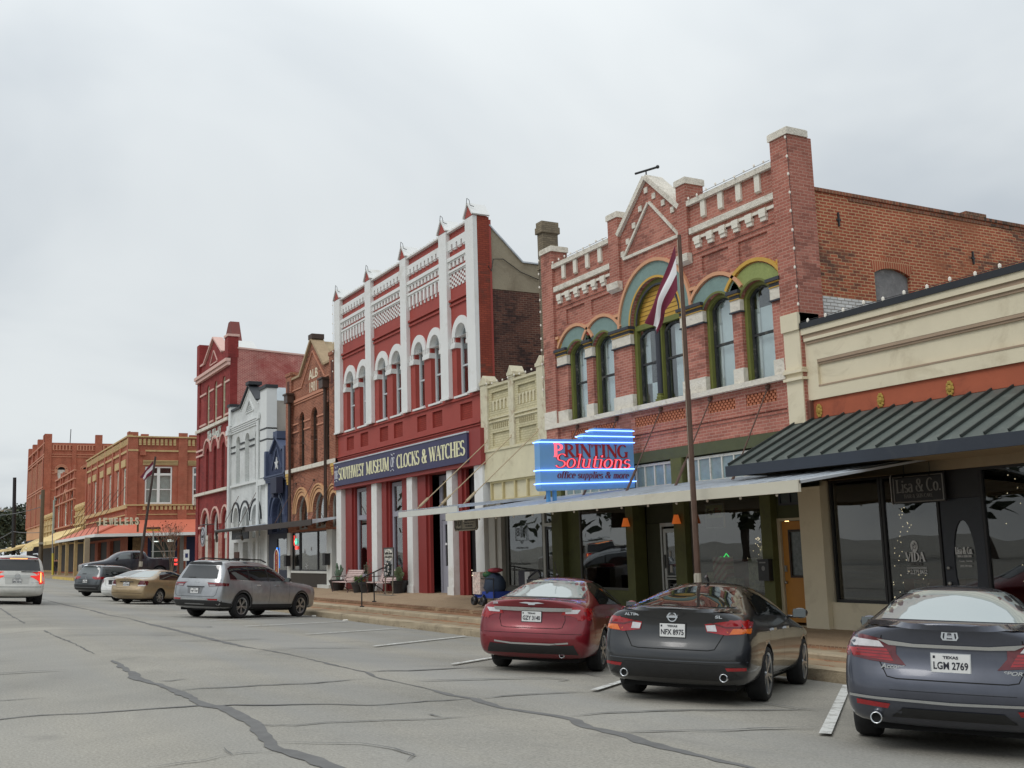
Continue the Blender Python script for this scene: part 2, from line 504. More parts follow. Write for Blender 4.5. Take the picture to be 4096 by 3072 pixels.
def letters(mb,vf,o,u,v,width,height,depth=0.012,mi=0,cap=None,plane=None):
    """set flat lettering into the world: o lower left corner, u / v unit vectors along and up, given overall size"""
    vs,fs = vf
    if not vs: return mb
    x0 = min(p[0] for p in vs); x1 = max(p[0] for p in vs)
    if cap is None:
        y0 = min(p[1] for p in vs); y1 = max(p[1] for p in vs)
    else: y0,y1 = 0.0,cap
    sx = width / max(1e-6,x1 - x0); sy = height / max(1e-6,y1 - y0)
    o = Vector(o); u = Vector(u); v = Vector(v); nrm = u.cross(v)
    base = len(mb.v)
    for i,f in enumerate(fs):
        lift = nrm * (depth + 0.0004 * (i % 7))
        q = [o + u * ((vs[k][0] - x0) * sx) + v * ((vs[k][1] - y0) * sy) + lift for k in f]
        b0 = [p - nrm * (depth + 0.0004 * (i % 7) - 0.0005) for p in q]
        n = len(f)
        mb.add(q + b0,[tuple(range(n))] + [(a,(a + 1) % n,(a + 1) % n + n,a + n) for a in range(n)],mi)
    return mb
YF = 16.5
M_white = mat('white_paint',S(226,225,220),0.6,0.05,2.0,0.05,60)
M_stone = mat('painted_rock_face',S(220,213,199),0.85,0.10,4.0,0.9,9.0,dirt=S(150,138,120),dscale=2.2)
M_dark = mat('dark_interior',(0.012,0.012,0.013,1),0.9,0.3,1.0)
M_black = mat('black_metal',(0.02,0.02,0.021,1),0.5,0.2,5.0)
M_iron = mat('rusty_rod',S(92,70,60),0.8,0.25,8.0)
M_glass = pane_mat('window_glass',(0.86,0.9,0.9),1.0,0.03)
M_shop = pane_mat('shop_glass',(0.62,0.64,0.63),0.9,0.03)
M_blind = mat('white_blind',S(232,236,238),0.9,0.05,1.5)
M_bulb = mat('bulb',S(235,228,215),0.3,0.05)
M_alu = mat('aluminium',S(165,165,160),0.35,0.08,4,metal=0.6)
M_wire = mat('cable',(0.03,0.03,0.03,1),0.8,0.1)
def lerp(a,b,t): return a + (b - a) * max(0.0,min(1.0,t))
def sk(X): return lerp(0.066,0.026,(-X - 62) / 36.0)
def gz(X,Y):
    return -sk(X) * max(0.0,min(Y,12.2) - 3.0) - 0.012 * max(0.0,-3.0 - Y) * (1 if Y > -12 else 0)
def road_material():
    m,n,l,p = _new('worn_asphalt')
    g = n.new('ShaderNodeTexCoord').outputs['Object']
    a = _noise(n,l,g,0.22,7,0.62,0.3)
    r = _ramp(n,l,a.outputs['Fac'],0.32,S(136,133,125),0.68,S(164,159,148))
    fine = _noise(n,l,g,38.0,3,0.8)
    fr = _ramp(n,l,fine.outputs['Fac'],0.30,(0.66,0.66,0.66,1),0.70,(1.22,1.22,1.22,1))
    c = _mix(n,l,1.0,r.outputs[0],fr.outputs[0],'MULTIPLY')
    vor = n.new('ShaderNodeTexVoronoi'); vor.inputs['Scale'].default_value = 16.0
    l.new(g,vor.inputs['Vector'])
    peb = _ramp(n,l,vor.outputs['Distance'],0.06,(1,1,1,1),0.13,(0,0,0,1))
    c = _mix(n,l,_mix(n,l,0.35,(0,0,0,1),peb.outputs[0]),c,S(205,198,184))
    oil = _noise(n,l,g,0.55,5,0.6,0.8)
    of = _ramp(n,l,oil.outputs['Fac'],0.60,(0,0,0,1),0.75,(0.45,0.45,0.45,1))
    c = _mix(n,l,of.outputs[0],c,S(112,109,103))
    s = n.new('ShaderNodeSeparateXYZ'); l.new(g,s.inputs[0])
    sc = n.new('ShaderNodeMapping'); sc.inputs['Scale'].default_value = (0.02,0.35,1)
    l.new(g,sc.inputs['Vector'])
    lane = _noise(n,l,sc.outputs[0],1.6,3,0.5)
    lf = _ramp(n,l,lane.outputs['Fac'],0.42,(0,0,0,1),0.6,(0.5,0.5,0.5,1))
    c = _mix(n,l,lf.outputs[0],c,S(142,142,140))
    l.new(c,p.inputs['Base Color'])
    p.inputs['Roughness'].default_value = 0.88
    p.inputs['Specular IOR Level'].default_value = 0.3
    b = n.new('ShaderNodeBump'); b.inputs['Strength'].default_value = 0.6; b.inputs['Distance'].default_value = 0.012
    l.new(fine.outputs['Fac'],b.inputs['Height']); l.new(b.outputs[0],p.inputs['Normal'])
    return m
M_road = road_material()
xs = [-1500,-400,-200,-140,-110,-98,-90,-82,-74,-68,-62,-50,-40,-30,-20,-10,0,15,60,300]
ys = [-1200,-300,-60,-30,-12,-6,-3,0,3,5,7,9,11,12.2,12.6,16,60,300,1200]
b = MB()
b.add([(x,y,gz(x,y)) for y in ys for x in xs],
      [(j * len(xs) + i,j * len(xs) + i + 1,(j + 1) * len(xs) + i + 1,(j + 1) * len(xs) + i) for j in range(len(ys) - 1) for i in range(len(xs) - 1)])
struct(b.build('road',M_road))
CRK = {
'seamA':([(-62,5.1),(-49.30,5.18),(-44.94,5.21),(-40.21,5.39),(-35.73,5.32),(-33.80,5.54),(-30.25,5.48),(-27.89,5.53),(-24.90,5.53),(-22.45,5.53),(-20.84,5.56),(-20.07,5.69),(-18.90,5.80),(-17.59,5.82),(-16.22,5.80),(-15.20,5.85),(-14.32,5.66),(-13.56,5.72),(-12.88,5.75),(-12.02,5.71),(-11.55,5.78),(-10.69,5.69),(-10.16,5.83),(-9.72,5.93),(-9.37,5.84),(-9.03,5.75),(-8.55,5.78),(-8.09,5.69),(-7.54,5.67),(-6.5,5.7)],.12),
'seamB':([(-56,2.7),(-41.40,2.64),(-35.40,2.56),(-30.49,2.53)],.11),
'seamC':([(-27.05,2.65),(-25.24,2.63),(-22.46,2.70),(-20.56,2.70),(-19.45,2.70)],.09),
'seamD':([(-18.04,2.74),(-17.10,2.72),(-15.63,2.67),(-15.03,2.59),(-13.99,2.73),(-13.29,2.75),(-12.32,2.75),(-11.76,2.76),(-11.48,2.86),(-10.74,2.83),(-10.22,2.84),(-9.67,2.75),(-9.18,2.66),(-8.77,2.62),(-8.42,2.69),(-8.19,2.71),(-7.5,2.75),(-6.5,2.7)],.10),
't1':([(-12.19,0.0),(-12.23,0.82),(-12.27,1.18),(-12.07,1.58),(-11.98,2.03),(-11.83,2.69),(-11.68,2.81),(-11.51,3.36),(-11.48,3.98),(-11.25,4.38),(-11.46,5.16),(-11.56,5.73)],.055),
't2':([(-13.91,0.3),(-13.79,1.20),(-13.79,1.39)],.04),'t3':([(-14.54,2.79),(-14.41,2.93),(-14.56,3.16)],.04),
't4':([(-13.29,2.75),(-13.40,3.31),(-13.58,3.82),(-13.72,4.60),(-14.07,5.22),(-14.17,5.58)],.04),
't5':([(-15.20,5.85),(-15.34,6.19),(-15.28,6.56),(-15.47,7.17),(-15.70,7.87)],.06),
't6':([(-10.14,2.84),(-9.99,2.92),(-9.93,3.11),(-10.03,3.47),(-10.03,3.90),(-10.01,4.46),(-10.05,4.97),(-10.22,5.40)],.04),
't7':([(-10.43,4.65),(-10.28,4.68),(-10.09,4.69)],.08),
't8':([(-11.55,5.85),(-11.75,6.26),(-11.84,6.69),(-11.92,7.24),(-11.91,7.64),(-11.77,7.90),(-11.49,8.05)],.05),
't9':([(-9.81,6.02),(-9.94,6.43),(-9.97,6.98),(-9.91,7.67),(-9.70,8.47),(-9.58,9.18)],.045),
't10':([(-8.61,5.88),(-8.60,6.07),(-8.54,6.60),(-8.38,7.30),(-8.13,7.95)],.05),
't11':([(-9.12,2.26),(-8.81,2.27),(-8.75,2.45),(-8.57,2.65)],.03),'t12':([(-8.81,2.27),(-8.67,2.01),(-8.62,1.50)],.025),
't13':([(-9.12,2.66),(-8.82,2.96),(-8.69,3.30),(-8.33,3.45),(-8.02,3.47),(-7.75,3.30)],.02),
't14':([(-17.31,2.8),(-17.60,3.71)],.04),'t15':([(-15.73,2.74),(-15.66,3.2)],.04),
't16':([(-13.68,5.9),(-13.76,7.34),(-13.72,8.09),(-13.39,8.19),(-13.24,7.92)],.04),
't17':([(-14.57,9.11),(-13.88,9.01),(-13.36,9.09)],.04),'t18':([(-10.52,9.05),(-9.96,8.98),(-9.67,9.04),(-9.37,9.20)],.03),
't19':([(-8.44,6.30),(-8.40,7.37),(-8.29,8.02)],.04),'t20':([(-28.39,5.5),(-28.46,6.31),(-28.51,6.76),(-28.08,6.54)],.06),
't21':([(-22.46,4.5),(-22.82,5.71),(-23.22,6.68)],.05),'t22':([(-17.19,0.5),(-17.00,1.52),(-16.83,1.98)],.04),
't23':([(-20.07,5.73),(-20.32,6.81),(-20.27,7.71)],.05),'t24':([(-26,6.2),(-26.4,7.5),(-26.6,8.6)],.05),'t25':([(-24.3,2.7),(-24.6,3.6),(-24.9,5.4)],.04),
}
rc = random.Random(3)
b = MB()
lev = 0
for key,(pts,w) in CRK.items():
    lev += 1
    P = []
    for i in range(len(pts) - 1):
        a,c = pts[i],pts[i + 1]
        L = math.hypot(c[0] - a[0],c[1] - a[1]); k = max(2,int(L / 0.16))
        for j in range(k):
            t = j / k
            P.append((a[0] + (c[0] - a[0]) * t + rc.uniform(-.022,.022),a[1] + (c[1] - a[1]) * t + rc.uniform(-.022,.022)))
    P.append(pts[-1])
    vs = []; n = len(P); ww = 1.0
    for i,p in enumerate(P):
        q0,q1 = P[max(i - 1,0)],P[min(i + 1,n - 1)]
        d = math.hypot(q1[0] - q0[0],q1[1] - q0[1]) or 1
        nx,ny = -(q1[1] - q0[1]) / d,(q1[0] - q0[0]) / d
        ww = max(.18,min(1.5,ww + rc.uniform(-.33,.33)))
        taper = min(1,(i + .3) / 3,(n - i - .7) / 3)
        h = w * .5 * ww * taper
        for sgn in (1,-1):
            x,y = p[0] + sgn * nx * h,p[1] + sgn * ny * h
            vs.append((x,y,gz(x,y) + .004 + .0007 * lev))
    b.add(vs,[(2 * i,2 * i + 1,2 * i + 3,2 * i + 2) for i in range(n - 1)])
struct(b.build('road_crack',mat('crack_filler',S(104,103,101),0.85,0.18,4.0)))
def worn_paint():
    m,n,l,p = _new('worn_line_paint')
    g = n.new('ShaderNodeTexCoord').outputs['Object']
    t = _noise(n,l,g,5.0,6,0.75)
    f = _ramp(n,l,t.outputs['Fac'],0.38,S(150,147,140),0.52,S(208,208,203))
    l.new(f.outputs[0],p.inputs['Base Color']); p.inputs['Roughness'].default_value = 0.8
    return m
b = MB()
for x0,x1,wd,y0 in ((-7.85,-11.75,.115,7.62),(-11.95,-15.7,.10,7.68),(-16.15,-20.0,.09,7.7),(-20.6,-24.2,.09,8.1),(-24.85,-27.95,.06,8.06),(-28.6,-32.3,.06,7.65),(-32.04,-36.2,.06,7.55),(-36.6,-40.5,.06,7.6),(-44.8,-48.7,.06,7.6),(-53.0,-56.8,.06,7.6),(-57.2,-61,.06,7.6)):
    k = 14; y1 = 11.9
    if x0 == -24.85: y1 = 11.7
    vs = []
    for i in range(k + 1):
        t = i / k
        x = lerp(x0,x1,t); y = lerp(y0,y1,t)
        dx,dy = x1 - x0,y1 - y0; d = math.hypot(dx,dy)
        for s_ in (1,-1):
            xx,yy = x + s_ * -dy / d * wd / 2,y + s_ * dx / d * wd / 2
            vs.append((xx,yy,gz(xx,yy) + .028))
    b.add(vs,[(2 * i,2 * i + 1,2 * i + 3,2 * i + 2) for i in range(k)])
struct(b.build('stall_line',worn_paint()))
M_conc = mat('kerb_concrete',S(168,153,128),0.9,0.16,2.5,0.6,12,dirt=S(104,92,76),dscale=1.4)
M_aggr = mat('aggregate_pavement',S(160,137,110),0.9,0.16,18.0,0.4,60,dirt=S(128,106,82),dscale=0.6)
M_tread = brick('paver_tread',S(156,116,86),S(138,100,74),S(150,132,108),0.2,0.1,0.006,patch=S(168,140,108),pscale=1.2)
M_riser = brick('brick_riser',S(132,100,76),S(112,82,62),S(150,130,104),0.09,0.2,0.008,patch=S(172,150,120),pscale=1.5)
def px(X):          # step profile along the block: three risers by the museum,two by the right-hand shop
    t = max(0,min(1,(X + 26) / 9.0))
    return dict(z2=lerp(-.272,-.305,t),z3=lerp(-.165,-.30,t),zf=lerp(-.03,-.30,max(0,min(1,(X + 31.5) / 12.0))))
XS = [-74.6 + i * 1.15 for i in range(72)]
XS = [x for x in XS if x < 7.0]
rk = random.Random(11)
def ribbon(b,prof,mi=0):
    """prof(X) -> list of (Y,Z); skin it along the block"""
    rows = [prof(X) for X in XS]; k = len(rows[0])
    vs = [(X,y,z) for X,r in zip(XS,rows) for y,z in r]
    b.add(vs,[(i * k + q,(i + 1) * k + q,(i + 1) * k + q + 1,i * k + q + 1) for i in range(len(XS) - 1) for q in range(k - 1)],mi)
def jit(): return rk.uniform(-.012,.012)
b = MB()
ribbon(b,lambda X: [(12.2,-.65),(12.2 + jit(),-.47),(12.205,-.432 + jit() * .6),(12.24,-.415),(12.44,-.412),(12.44,-.5)])
struct(b.build('kerb',M_conc,smooth=False))
b = MB()
ribbon(b,lambda X: [(12.445,-.417),(13.0,-.40)])
struct(b.build('kerb_tread',M_tread))
b = MB()
ribbon(b,lambda X: [(13.0,-.42),(13.0 + jit(),px(X)['z2'] - .03),(13.02,px(X)['z2'] - .004 + jit() * .4),(13.05,px(X)['z2']),(13.32,px(X)['z2'] + .002),(13.32,px(X)['z2'] - .05)])
struct(b.build('kerb_step',M_conc))
b = MB()
ribbon(b,lambda X: [(13.325,px(X)['z2'] - .002),(13.75,px(X)['z2'] + .006)])
struct(b.build('step_tread',M_tread))
b = MB()
ribbon(b,lambda X: [(13.75,px(X)['z2'] - .02),(13.75 + jit() * .6,max(px(X)['z3'],px(X)['z2'] + .005) - .01),(13.78,max(px(X)['z3'],px(X)['z2'] + .005)),(13.92,max(px(X)['z3'],px(X)['z2'] + .007) + .001)])
struct(b.build('step_riser',M_riser))
b = MB()
ribbon(b,lambda X: [(13.92,max(px(X)['z3'],px(X)['z2'] + .007)),(16.2,px(X)['zf'] + .001),(17.4,px(X)['zf'] + .01)])
struct(b.build('pavement',M_aggr))
b = MB()
for X in (-16.2,-13.3,-19.4,-22.6,-26,-29.3,-32.9,-36.1,-39.4,-42.6,-46,-50,-54,-58,-62):
    p = px(X); b.add([(X,13.93,max(p['z3'],p['z2'] + .007) + .005),(X + .014,13.93,max(p['z3'],p['z2'] + .007) + .005),(X + .014,16.15,p['zf'] + .004),(X,16.15,p['zf'] + .004)],[(0,1,2,3)])
b.add([(x,y + dy,lerp(max(px(x)['z3'],px(x)['z2'] + .007),px(x)['zf'],(y - 13.92) / 2.28) + .006) for x in XS for y in (14.9,) for dy in (0,.014)],[(2 * i,2 * i + 1,2 * i + 3,2 * i + 2) for i in range(len(XS) - 1)])
struct(b.build('pavement_joint',mat('joint_dirt',S(112,94,74),0.95,0.1)))
b = MB()
b.box(-330,-104,12.7,22,-.6,.05); b.box(-104.05,-98.6,13.4,40,-.6,.045)
struct(b.build('far_pavement',M_aggr))
b = MB()
b.box(-330,-104,12.5,12.695,-.6,-.02); b.box(-103.9,-98.8,13.2,13.395,-.6,-.03)
struct(b.build('far_kerb',M_conc))
b = MB()
b.box(-121,-104.2,12.46,12.496,-.5,-.03); b.box(-121,-104.2,12.46,12.68,-.025,-.012)
struct(b.build('yellow_kerb_paint',mat('yellow_kerb',S(206,178,92),0.8,0.2,1.5,dirt=S(150,140,115),dscale=0.8)))
b = MB()
for i in range(150):
    x = rk.uniform(-38,-8); y = 12.17 - abs(rk.gauss(0,.06)); s_ = rk.uniform(.012,.035); z = gz(x,y) + .035
    a = rk.uniform(0,PI); c,s2 = math.cos(a) * s_,math.sin(a) * s_
    b.add([(x - c,y - s2,z),(x + s2,y - c,z + rk.uniform(0,.015)),(x + c,y + s2,z),(x - s2,y + c,z + rk.uniform(0,.015))],[(0,1,2,3)])
tag(b.build('leaf_litter',mat('dead_leaf',S(96,70,46),0.9,0.4,9)),kind='stuff')
b = MB()
for x,y in ((-36.1,12.02),(-32.8,11.95)):
    for k in range(5):
        b.ball((x + rk.uniform(-.08,.08),y + rk.uniform(-.05,.05),gz(x,y) + .03),rk.uniform(.03,.06),rk.uniform(.03,.05),.03,6)
tag(b.build('paper_litter',mat('paper_white',S(225,222,214),0.9,0.05)),'crumpled scraps of white paper lying in the gutter by the silver SUV','litter')
def wall_panel(parent,name,outline,holes,m,y0=YF,th=0.4,x=None):
    b = MB()
    b.prism(outline,y0,y0 + th,'y',0,holes)
    return b.build(name,m,parent)
def sash(parent,x0,x1,z0,zs,rise,y,fm,name='window',fw=0.07,rail=None,blind=None,pane=None,mull=0,dark=True,bars=None,cross=0):
    """window set in an opening: frame > pane, blind (or dark room behind)"""
    b = MB()
    o = arch(x0,x1,z0,zs,rise) if rise > 0 else rect(x0,x1,z0,zs)
    i = arch(x0 + fw,x1 - fw,z0 + fw,zs,max(.02,rise - fw)) if rise > 0 else rect(x0 + fw,x1 - fw,z0 + fw,zs - fw)
    b.prism(o,y,y + .08,'y',0,[i])
    top = zs + rise
    if rail: b.box(x0 + fw * .6,x1 - fw * .6,y + .012,y + .06,rail - .03,rail + .03)
    for k in range(mull):
        xm = x0 + (x1 - x0) * (k + 1) / (mull + 1)
        b.box(xm - .022,xm + .022,y + .006,y + .066,z0 + fw * .5,(top if rise > 0 else zs) - fw * .5)
    for k in range(cross):
        zm = z0 + (zs - z0) * (k + 1) / (cross + 1)
        b.box(x0 + fw * .5,x1 - fw * .5,y + .009,y + .063,zm - .02,zm + .02)
    w = b.build(name,fm,parent)
    b = MB(); b.prism(i,y + .045,y + .051,'y'); b.build('pane',pane or M_glass,w)
    if blind:
        for (bx0,bx1,bz0,bz1,bm) in blind:
            b = MB(); zt = min(bz1,top - .02)
            b.box(bx0,bx1,y + .16,y + .175,bz0,zt); b.build('blind',bm,w)
    if dark:
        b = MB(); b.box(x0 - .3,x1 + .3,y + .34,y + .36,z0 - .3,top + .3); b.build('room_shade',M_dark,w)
    return w
def bulbs(name,pts,label,step=0.33,r=0.028,drop=0.0):
    """string of fat outdoor bulbs along a line: cable and bulbs in one thing"""
    b = MB()
    for a,c in zip(pts[:-1],pts[1:]):
        a = Vector(a); c = Vector(c); L = (c - a).length; k = max(1,int(L / step))
        b.tube([a,c],0.006,4)
        for i in range(k):
            p = a + (c - a) * ((i + .5) / k)
            b.ball((p.x + rk.uniform(-.02,.02),p.y - .02,p.z + rk.uniform(-.02,.035) - drop),r,r,r * 1.5,6,1)
    return tag(b.build(name,[M_wire,M_bulb]),label,'string lights')
def interior(parent,x0,x1,y1,z0,z1,m=None,name='room'):
    b = MB()
    m = m or M_dark
    y0 = YF + .45
    b.box(x0,x1,y1,y1 + .1,z0,z1); b.box(x0 - .1,x0,y0,y1,z0,z1); b.box(x1,x1 + .1,y0,y1,z0,z1)
    b.box(x0,x1,y0,y1,z0 - .1,z0); b.box(x0,x1,y0,y1,z1,z1 + .1)
    return b.build(name,m,parent)
B = thing('brick_building',(-22.2,YF,-.3),'two storey pink brick building with white trim, gable and teal arches above the printing shop','building')
M_pbrick = brick('faded_pink_brick',S(176,112,97),S(160,98,84),S(186,142,126),patch=S(190,136,119),pscale=0.9,plo=.5,phi=.8,dark=S(128,84,74),dkscale=0.35,bump=0.6)
M_sbrick = brick('old_orange_brick',S(172,92,66),S(152,78,58),S(196,158,122),ms=0.012,patch=S(160,100,72),pscale=0.45,dark=S(82,66,58),dkscale=0.33,bump=0.8)
M_latt = brick('lattice_back',S(150,88,66),S(128,72,54),S(140,84,64),bump=.3)
M_teal = mat('teal_paint',S(120,143,137),0.7,0.10,5,0.35,14)
M_green = mat('moss_green_paint',S(140,150,88),0.7,0.12,5,0.35,14)
M_ochre = mat('ochre_paint',S(196,154,66),0.65,0.08,3,0.1,20)
M_peach = mat('peach_paint',S(206,152,116),0.65,0.06,3)
M_navy = mat('charcoal_paint',S(52,54,62),0.6,0.1,5)
M_olive = mat('olive_frame',S(104,108,50),0.6,0.12,4,0.1,20)
M_sash = mat('black_sash',S(44,45,46),0.6,0.4,9,dirt=S(140,136,122),dscale=6)
M_opier = mat('olive_pier',S(86,88,46),0.7,0.15,3,dirt=S(66,66,40),dscale=1.5)
WX = [(-26.37,-25.36),(-25.02,-23.98),(-20.09,-19.05),(-18.73,-17.70)]
ZB,ZS,RS = 5.11,7.10,.30
CX0,CX1 = -23.13,-20.96
CR = (CX1 - CX0) / 2
outline = [(-27.5,3.90),(-16.8,3.90),(-16.8,9.80),(-20.6,9.80),(-20.78,9.86),(-22.1,11.05),(-23.42,9.86),(-23.6,9.80),(-27.5,9.80)]
holes = [arch(a,c,ZB,ZS,RS) for a,c in WX] + [arch(CX0,CX1,ZB,7.28,CR,20)]
LAT = [(-26.32,-25.36),(-25.0,-24.01),(-23.13,-21.0),(-20.11,-19.12),(-18.75,-17.74)]
holes += [rect(a,c,4.57,4.83) for a,c in LAT]
holes += [rect(-26.34,-25.34,7.98,8.43),rect(-24.99,-24.0,7.98,8.43),rect(-20.03,-19.04,7.98,8.43),rect(-18.69,-17.69,7.98,8.43)]
wall_panel(B,'front_wall',outline,holes,M_pbrick,YF,.38)
b = MB()
for a,c in ((-26.34,-25.34),(-24.99,-24.0),(-20.03,-19.04),(-18.69,-17.69)): b.box(a - .02,c + .02,YF + .05,YF + .2,7.7,8.46)
b.build('recessed_panel',M_pbrick,B)
b = MB()
for a,c in LAT:
    b.box(a - .02,c + .02,YF + .12,YF + .3,4.55,4.85,1)
    k = max(1,round((c - a) / .125)); w = (c - a) / k
    for r in range(4):
        for i in range(k + 1):
            x0 = a + (i + (.5 if r % 2 else 0)) * w - w * .3; x1 = min(c,x0 + w * .62); x0 = max(a,x0)
            if x1 - x0 > .02: b.box(x0,x1,YF + .015,YF + .13,4.572 + r * .065,4.572 + r * .065 + .055,0)
b.build('lattice_vent',[mat('lattice_brick',S(182,112,82),.85,.15,6,.2,20),M_latt],B)
PIERS = [(-27.56,-26.93,3.88,10.36),(-23.88,-23.42,8.55,10.40),(-20.79,-20.40,8.55,10.40),(-17.34,-16.78,3.88,10.38)]
for i,(a,c,z0,z1) in enumerate(PIERS):
    b = MB(); b.box(a,c,YF - .09,YF - .002,z0,z1)
    b.box(a + .002,c - .002,YF - .002,YF + .47,9.6,z1)
    pr = b.build('pier',M_pbrick,B)
    b = MB(); b.box(a - .035,c + .035,YF - .125,YF + .50,z1,z1 + .15); b.box(a - .02,c + .02,YF - .11,YF + .49,z1 + .15,z1 + .17)
    b.build('pier_cap',M_stone,pr)
    if 0 < i < 3:
        b = MB(); b.add([(x,y,z) for x in (a - .04,c + .04) for y,z in ((YF - .02,8.35),(YF - .17,8.42),(YF - .19,8.60),(YF - .02,8.61))],[(0,1,2,3),(7,6,5,4),(0,4,5,1),(1,5,6,2),(2,6,7,3),(3,7,4,0)])
        b.build('corbel_stone',M_stone,pr)
bs = MB(); bd = MB(); bt = MB()
for a,c in ((-26.93,-23.88),(-20.40,-17.34)):
    bs.box(a + .003,c - .003,YF - .10,YF + .42,9.80,9.93)
    bs.box(a + .04,c - .003,YF - .085,YF - .001,9.07,9.22)
    bd.box(a + .12,c - .003,YF - .05,YF - .001,8.885,8.955)
    for i in range(4):
        x = a + .58 + i * .65
        bt.add([(x + s_ * .085,YF - .002,z) for s_ in (-1,1) for z in (9.37,9.798)] + [(x + s_ * .085,YF - .06,z) for s_ in (-1,1) for z in (9.40,9.798)],[(4,6,7,5),(0,2,6,4),(0,4,5,1),(2,3,7,6)])
    for i in range(6):
        x = a + .22 + i * .468
        bd.box(x,x + .225,YF - .10,YF - .05,8.84,8.95); bd.box(x + .01,x + .215,YF - .10,YF - .001,8.76,8.838); bd.box(x + .02,x + .205,YF - .07,YF - .001,8.67,8.757)
    bd2 = MB(); bd2.box(a + .06,c - .003,YF - .03,YF - .001,8.55,8.58); bd2.build('ledge',M_pbrick,B)
bs.build('stone_coping',M_stone,B); bd.build('dentil_band',M_white if False else mat('cream_white',S(222,216,202),.75,.08,4,.15,25),B); bt.build('stone_tick',MATS['cream_white'],B)
def rake(b,p,q,w,y0,y1,end=0.0):
    d = Vector((q[0] - p[0],0,q[1] - p[1])); L = d.length; d.normalize(); n_ = Vector((-d.z,0,d.x))
    if n_.z < 0: n_ = -n_
    c = Vector(((p[0] + q[0]) / 2,(y0 + y1) / 2,(p[1] + q[1]) / 2)) + n_ * w / 2
    b.obox(c,d * (L / 2 + end),(0,(y1 - y0) / 2,0),n_ * w / 2)
b = MB()
rake(b,(-23.40,9.87),(-22.1,11.055),.13,YF - .10,YF + .46,.03); rake(b,(-20.80,9.87),(-22.1,11.05),.13,YF - .097,YF + .463,.03)
b.build('gable_coping',M_stone,B)
b = MB()
rake(b,(-23.27,9.16),(-22.03,10.38),.07,YF - .055,YF - .001); rake(b,(-20.84,9.16),(-22.03,10.38),.07,YF - .052,YF - .001); b.box(-23.27,-20.82,YF - .058,YF - .001,9.14,9.22)
b.build('gable_triangle',M_stone,B)
b = MB()
for x,z in ((-22.13,10.77),(-22.42,10.35),(-21.80,10.52),(-22.74,9.98),(-21.42,10.22),(-23.05,9.62),(-21.05,9.92),(-23.32,9.33)):
    b.box(x - .07,x + .07,YF - .035,YF - .001,z - .075,z + .075)
b.build('gable_stud',M_stone,B)
b = MB(); b.tube([(-22.45,YF - .1,11.32),(-21.75,YF + .1,11.30)],.03,6); b.tube([(-22.1,YF,11.15),(-22.1,YF,11.32)],.02,6); b.ball((-21.72,YF + .1,11.3),.05)
b.build('gable_lamp_bar',M_black,B)
def field(x0,x1,z0,outer,hole): return None
for (wx,key,ring) in ((0,None,M_teal),(1,None,M_teal),(2,None,M_teal),(3,None,M_green)):
    a,c = WX[wx]
    b = MB(); b.prism(archband(a,c,ZS,RS,.40,12),YF - .02,YF - .001,'y'); b.build('window_arch',ring,B)
    b = MB(); b.prism(archband(a - .395,c + .395,ZS + .235,RS + .19,.085,12),YF - .075,YF - .001,'y')
    b.build('hood_mould',M_peach if wx < 3 else M_ochre,B)
    b = MB(); b.prism(archband(a,c,ZS,RS,.05,12),YF - .026,YF - .021,'y'); b.build('arch_edge',M_olive,B)
b = MB(); b.prism(archband(CX0,CX1,7.28,CR,.44,24),YF - .022,YF - .001,'y'); b.build('window_arch',M_teal,B)
b = MB(); b.prism(archband(CX0 - .43,CX1 + .43,7.28,CR + .43,.085,24),YF - .08,YF - .001,'y'); b.build('hood_mould',M_peach,B)
b = MB(); b.prism(archband(CX0 - .001,CX1 + .001,7.28,CR,.06,24),YF - .028,YF - .023,'y'); b.build('arch_edge',M_ochre,B)
def spandrel(pts,m,name='spandrel'):
    b = MB(); b.prism(pts,YF - .0165,YF - .001,'y'); return b.build(name,m,B)
spandrel([(-26.86,7.28),(-26.52,7.28),(-26.72,7.60),(-26.86,7.64)],M_ochre)
spandrel([(-25.28,7.28),(-25.10,7.28),(-25.02,7.70),(-25.36,7.70)],M_peach)
spandrel([(-23.90,7.28),(-23.36,7.28),(-23.45,7.62),(-23.78,7.66)],M_teal)
spandrel([(-20.73,7.28),(-20.17,7.28),(-20.30,7.64),(-20.63,7.62)],M_teal)
spandrel([(-18.98,7.28),(-18.80,7.28),(-18.72,7.70),(-19.06,7.70)],M_ochre)
spandrel([(-17.62,7.28),(-17.35,7.28),(-17.35,7.72),(-17.46,7.70)],M_ochre)
b = MB()
for a,c,z in ((-26.9,-26.74,7.62),(-25.32,-25.06,7.68),(-23.82,-23.6,7.66),(-20.5,-20.24,7.66),(-19.02,-18.74,7.68)): b.box(a,c,YF - .07,YF - .001,z,z + .08)
b.build('mould_link',M_peach,B)
b = MB()
for i in range(7):
    t = i * 2 * PI / 7; b.ball((-25.19 + .045 * math.cos(t),YF - .02,7.53 + .06 * math.sin(t)),.04,.006,.05,6)
b.build('painted_rose',mat('rose_red',S(176,52,44),.7,.1),B)
b = MB()
b.tube([(-25.19,YF - .022,7.30),(-25.19,YF - .022,7.48)],.012,5); b.tube([(-25.19,YF - .022,7.34),(-25.27,YF - .022,7.45)],.012,5); b.tube([(-25.19,YF - .022,7.34),(-25.11,YF - .022,7.45)],.012,5)
b.build('painted_stem',mat('stem_green',S(58,76,44),.7,.1),B)
PB = [(-26.90,-26.37),(-25.36,-25.02),(-23.98,-23.13),(-20.96,-20.09),(-19.05,-18.73),(-17.70,-17.36)]
